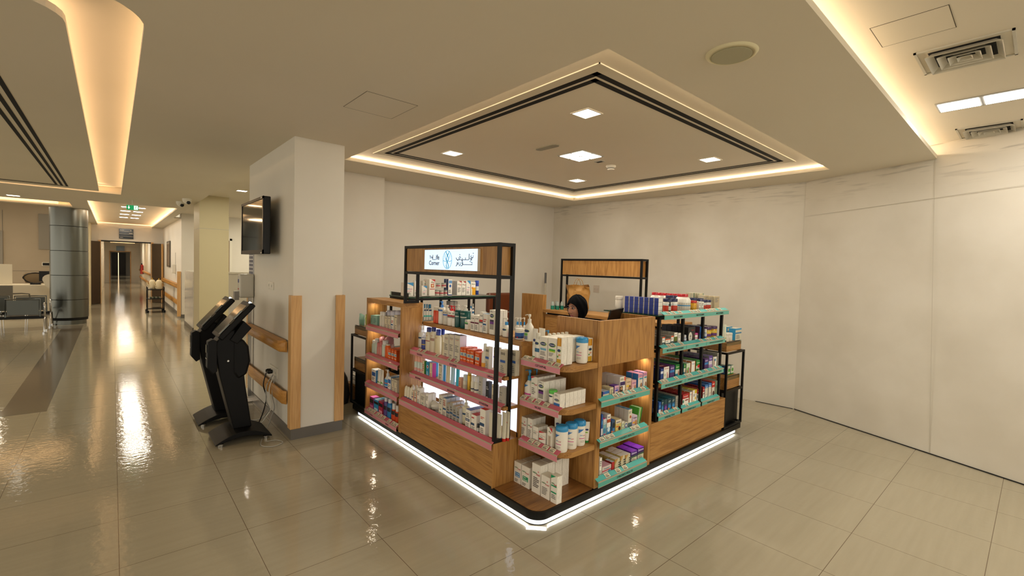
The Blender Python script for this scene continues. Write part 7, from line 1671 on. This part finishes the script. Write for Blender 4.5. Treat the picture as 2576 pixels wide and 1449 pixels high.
# ================================================================ PERSON
def person():
    t = root('person', 'person in black headscarf and pale coat seated behind the oak parapet, face turned left', 'person', (3.50, 3.03, 0))
    skin = mat('skin', 'a8785a', .55); lip = mat('lips', '96504a', .5); brow = mat('brow', '2a1a14', .7); coat = mat('coat', 'c8d4dc', .7); scarf = mat('scarf_black', '020204', .95, spec=.15)
    HZ = 1.268
    # head: facing -y locally, then turned to -x
    def skinmod(name, pts, edges, m, sub=2):
        me = bpy.data.meshes.new(name); me.from_pydata([p[:3] for p in pts], edges, []); me.materials.append(m)
        o = bpy.data.objects.new(name, me); COL.objects.link(o); o.parent = t
        md = o.modifiers.new('s', 'SKIN'); md.use_smooth_shade = True
        for i, p in enumerate(pts): me.skin_vertices[0].data[i].radius = (p[3], p[4] if len(p) > 4 else p[3]); me.skin_vertices[0].data[i].use_root = (i == 0)
        o.modifiers.new('u', 'SUBSURF').render_levels = sub; o.modifiers['u'].levels = sub
        return o
    def bodypts(gr=0):
        P_ = [(0, .02, .55, .15+gr, .12+gr), (0, .0, .72, .13+gr, .10+gr), (0, 0, .90, .15+gr, .10+gr), (0, .0, 1.02, .14+gr, .095+gr), (0, -.005, 1.10, .055+gr, .05+gr), (0, -.01, 1.18, .048, .048)]
        E_ = [(0, 1), (1, 2), (2, 3), (3, 4), (4, 5)]
        for s_ in (-1, 1):
            k = len(P_); P_ += [(s_*.15, .0, .985, .050+gr), (s_*.20, -.02, .82, .043+gr), (s_*.20, -.16, .72, .036+gr), (s_*.13, -.27, .76, .028+gr)]; E_ += [(3, k), (k, k+1), (k+1, k+2), (k+2, k+3)]
            if not gr:
                h = k+3; P_.append((s_*.12, -.37, .76, .030, .016)); E_.append((h, len(P_)-1)); pa = len(P_)-1
                for f_, (fx, fl) in enumerate(((-.026, .065), (-.009, .075), (.009, .07), (.025, .058))):
                    q = len(P_); P_ += [(s_*.12+fx, -.395, .757, .0085), (s_*.12+fx*1.15, -.395-fl*.5, .750, .0080), (s_*.12+fx*1.2, -.395-fl, .735, .0070)]; E_ += [(pa, q), (q, q+1), (q+1, q+2)]
                q = len(P_); P_ += [(s_*.12-s_*.035, -.355, .75, .010), (s_*.12-s_*.055, -.38, .742, .009), (s_*.12-s_*.06, -.405, .738, .008)]; E_ += [(h, q), (q, q+1), (q+1, q+2)]
            k = len(P_); P_ += [(s_*.10, -.05, .52, .085+gr), (s_*.12, -.42, .52, .06+gr), (s_*.12, -.44, .12, .042+gr), (s_*.12, -.54, .05, .035+gr)]; E_ += [(0, k), (k, k+1), (k+1, k+2), (k+2, k+3)]
        return P_, E_
    P_, E_ = bodypts(); body = skinmod('body', P_, E_, skin)
    # sculpted head joined into the body thing as its own continuous surface
    nu, nv = 96, 80; vs = []; fs = []; ms = []
    g = lambda x, z, x0, z0, sx, sz: math.exp(-((x-x0)/sx)**2-((z-z0)/sz)**2)
    def headpt(th, ph):
        # th: azimuth from face direction, ph elevation
        x = sin(th)*cos(ph); y = -cos(th)*cos(ph); z = sin(ph)
        wx, wy, wz = .074, .093, .115
        if z < 0: wx *= 1-.30*(-z)**1.6; wy_ = wy*(1-.12*(-z)**2)
        else: wy_ = wy
        X_, Y_, Z_ = x*wx, y*wy_, z*wz
        if y < 0:
            f = max(0, -y)**.5
            Y_ += .006*(1-abs(x))*f*(1 if z > -.5 else .6)
            d_ = .030*g(X_, Z_, 0, -.018, .0105, .018)+.014*g(X_, Z_, 0, .010, .008, .026)+.006*g(X_, Z_, .013, -.026, .008, .008)+.006*g(X_, Z_, -.013, -.026, .008, .008)
            d_ += .006*g(X_, Z_, 0, .046, .040, .012)-.013*g(X_, Z_, .031, .020, .015, .012)-.013*g(X_, Z_, -.031, .020, .015, .012)
            d_ += .008*g(X_, Z_, 0, -.052, .020, .0075)-.004*g(X_, Z_, 0, -.0525, .024, .002)+.007*g(X_, Z_, 0, -.062, .016, .006)+.012*g(X_, Z_, 0, -.094, .020, .016)+.007*g(X_, Z_, .040, -.012, .022, .022)+.007*g(X_, Z_, -.040, -.012, .022, .022)
            Y_ -= d_*f
        return X_, Y_, Z_
    for j in range(nv+1):
        ph = -pi/2+pi*j/nv
        for i in range(nu): vs.append(headpt(2*pi*i/nu, ph))
    hb = MB()
    base = len(hb.v); 
    for j in range(nv):
        for i in range(nu): fs.append((j*nu+i, j*nu+(i+1) % nu, (j+1)*nu+(i+1) % nu, (j+1)*nu+i))
    sk, lp, br = [], [], []
    for f in fs:
        c = [sum(vs[k][q] for k in f)/4 for q in range(3)]
        if c[1] < -.05 and ((c[0]/.025)**2+((c[2]+.0565)/.0095)**2) < 1: lp.append(f)
        else: sk.append(f)
    hb.v = list(vs)
    for grp_, m in ((sk, skin), (lp, lip)):
        k = hb.mi(m)
        for f in grp_: hb.f.append(list(f)); hb.m.append(k); hb.sm.append(True)
    R3_ = Matrix.Rotation(radians(-90-4), 4, 'Z') @ Matrix.Rotation(radians(5), 4, 'X')
    def headpart(b, name):
        o = b.build(name, t, (0, 0, 0)); o.location = (0, -.0, HZ); o.rotation_euler = R3_.to_euler(); return o
    headpart(hb, 'face')
    for s_ in (-1, 1):
        eb = MB(); eb.loft([(-.009, .002, .002), (-.006, .010, .008), (0, .0135, .010), (.006, .010, .008), (.009, .002, .002)], mat('eye_white', 'c8beb4', .2), 16, s_*.031, -.0745)
        eb.loft([(-.006, .0055, .003), (.006, .0055, .003)], mat('iris', '1c100a', .1), 14, s_*.031-.002, -.0835); eb.tube([(s_*.031-.016, -.080, .018+.001), (s_*.031-.006, -.0865, .0275), (s_*.031+.006, -.0865, .0275), (s_*.031+.016, -.080, .019)], .0022, brow, 6)
        for i in range(len(eb.v)): x, y, z = eb.v[i]; eb.v[i] = (x, y, z+.02) if abs(z) < .0095 else (x, y, z)
        headpart(eb, 'eye')
        bb = MB(); bb.tube([(s_*x_, y_, z_) for x_, y_, z_ in ((.012, -.0985, .042), (.022, -.0975, .0455), (.034, -.0925, .0465), (.044, -.084, .043), (.050, -.077, .039))], [.0018, .0034, .0034, .0026, .0012], brow, 8); headpart(bb, 'eyebrow')
    # headscarf: shell around head with an oval opening, falling to the shoulders
    sb = MB(); nu2, nv2 = 180, 130; vs = []; op = []
    for j in range(nv2+1):
        ph = -pi/2*.86+(pi/2*1.86)*j/nv2
        for i in range(nu2):
            th = 2*pi*i/nu2; x, y, z = headpt(th, ph); n_ = Vector((x/.074, y/.1, z/.115)).normalized()
            gr = .016+.014*max(0, z/.11)+.02*max(0, y/.09)*(1-.4*abs(z/.115))+.0025*sin(9*th+6*ph)
            X_, Y_, Z_ = sin(th)*cos(ph)*.074, -cos(th)*cos(ph)*.096, sin(ph)*.115
            q = ((X_/.0635)**2+((Z_+.012)/(.074 if Z_ > -.012 else .099))**2) if Y_ < 0 else 9
            op.append(q < 1); vs.append((x*(1+gr/.074*.9), (y if y > 0 else max(y, -.100)*.96)+n_.y*gr*.9, z+n_.z*gr))
    fs = [(j*nu2+i, j*nu2+(i+1) % nu2, (j+1)*nu2+(i+1) % nu2, (j+1)*nu2+i) for j in range(nv2) for i in range(nu2)]
    sb.add(vs, [f for f in fs if not all(op[k] for k in f)], scarf, True)
    sh = headpart(sb, 'headscarf'); md = sh.modifiers.new('t', 'SOLIDIFY'); md.thickness = .006; md.offset = -1
    cb = MB(); cb.loft([(1.0, .175, .13), (1.06, .15, .12), (1.12, .10, .10), (1.14, .080, .088), (1.165, .068, .072, 0, .012)], scarf, 40, 0, .012, False); o = cb.build('headscarf_drape', t, (0, 0, 0)); o.rotation_euler = (0, 0, radians(-76)); md = o.modifiers.new('t', 'SOLIDIFY'); md.thickness = .006
    P2, E2 = [], []
    P_, E_ = bodypts(.012); P_ = [p for p in P_]
    keep = [i for i, p in enumerate(P_) if not (i == 5)]; mp = {i: k for k, i in enumerate(keep)}
    co = skinmod('coat', [P_[i] for i in keep], [(mp[a], mp[c]) for a, c in E_ if a in mp and c in mp], coat)
    for o in (body, co): o.rotation_euler = (0, 0, radians(-76))
    s = root('stool', 'round stool under the seated person', 'stool', (3.50, 3.03, 0)); MB().cyl(3.5, 3.03, .40, .44, .17, SATIN, 24).build('seat', s); MB().cyl(3.5, 3.03, .03, .40, .03, CHROME).build('stem', s); MB().cyl(3.5, 3.03, 0, .03, .2, CHROME, 24).build('foot_plate', s)
person()
for o in bpy.data.objects:
    if '_o' in o: del o['_o']
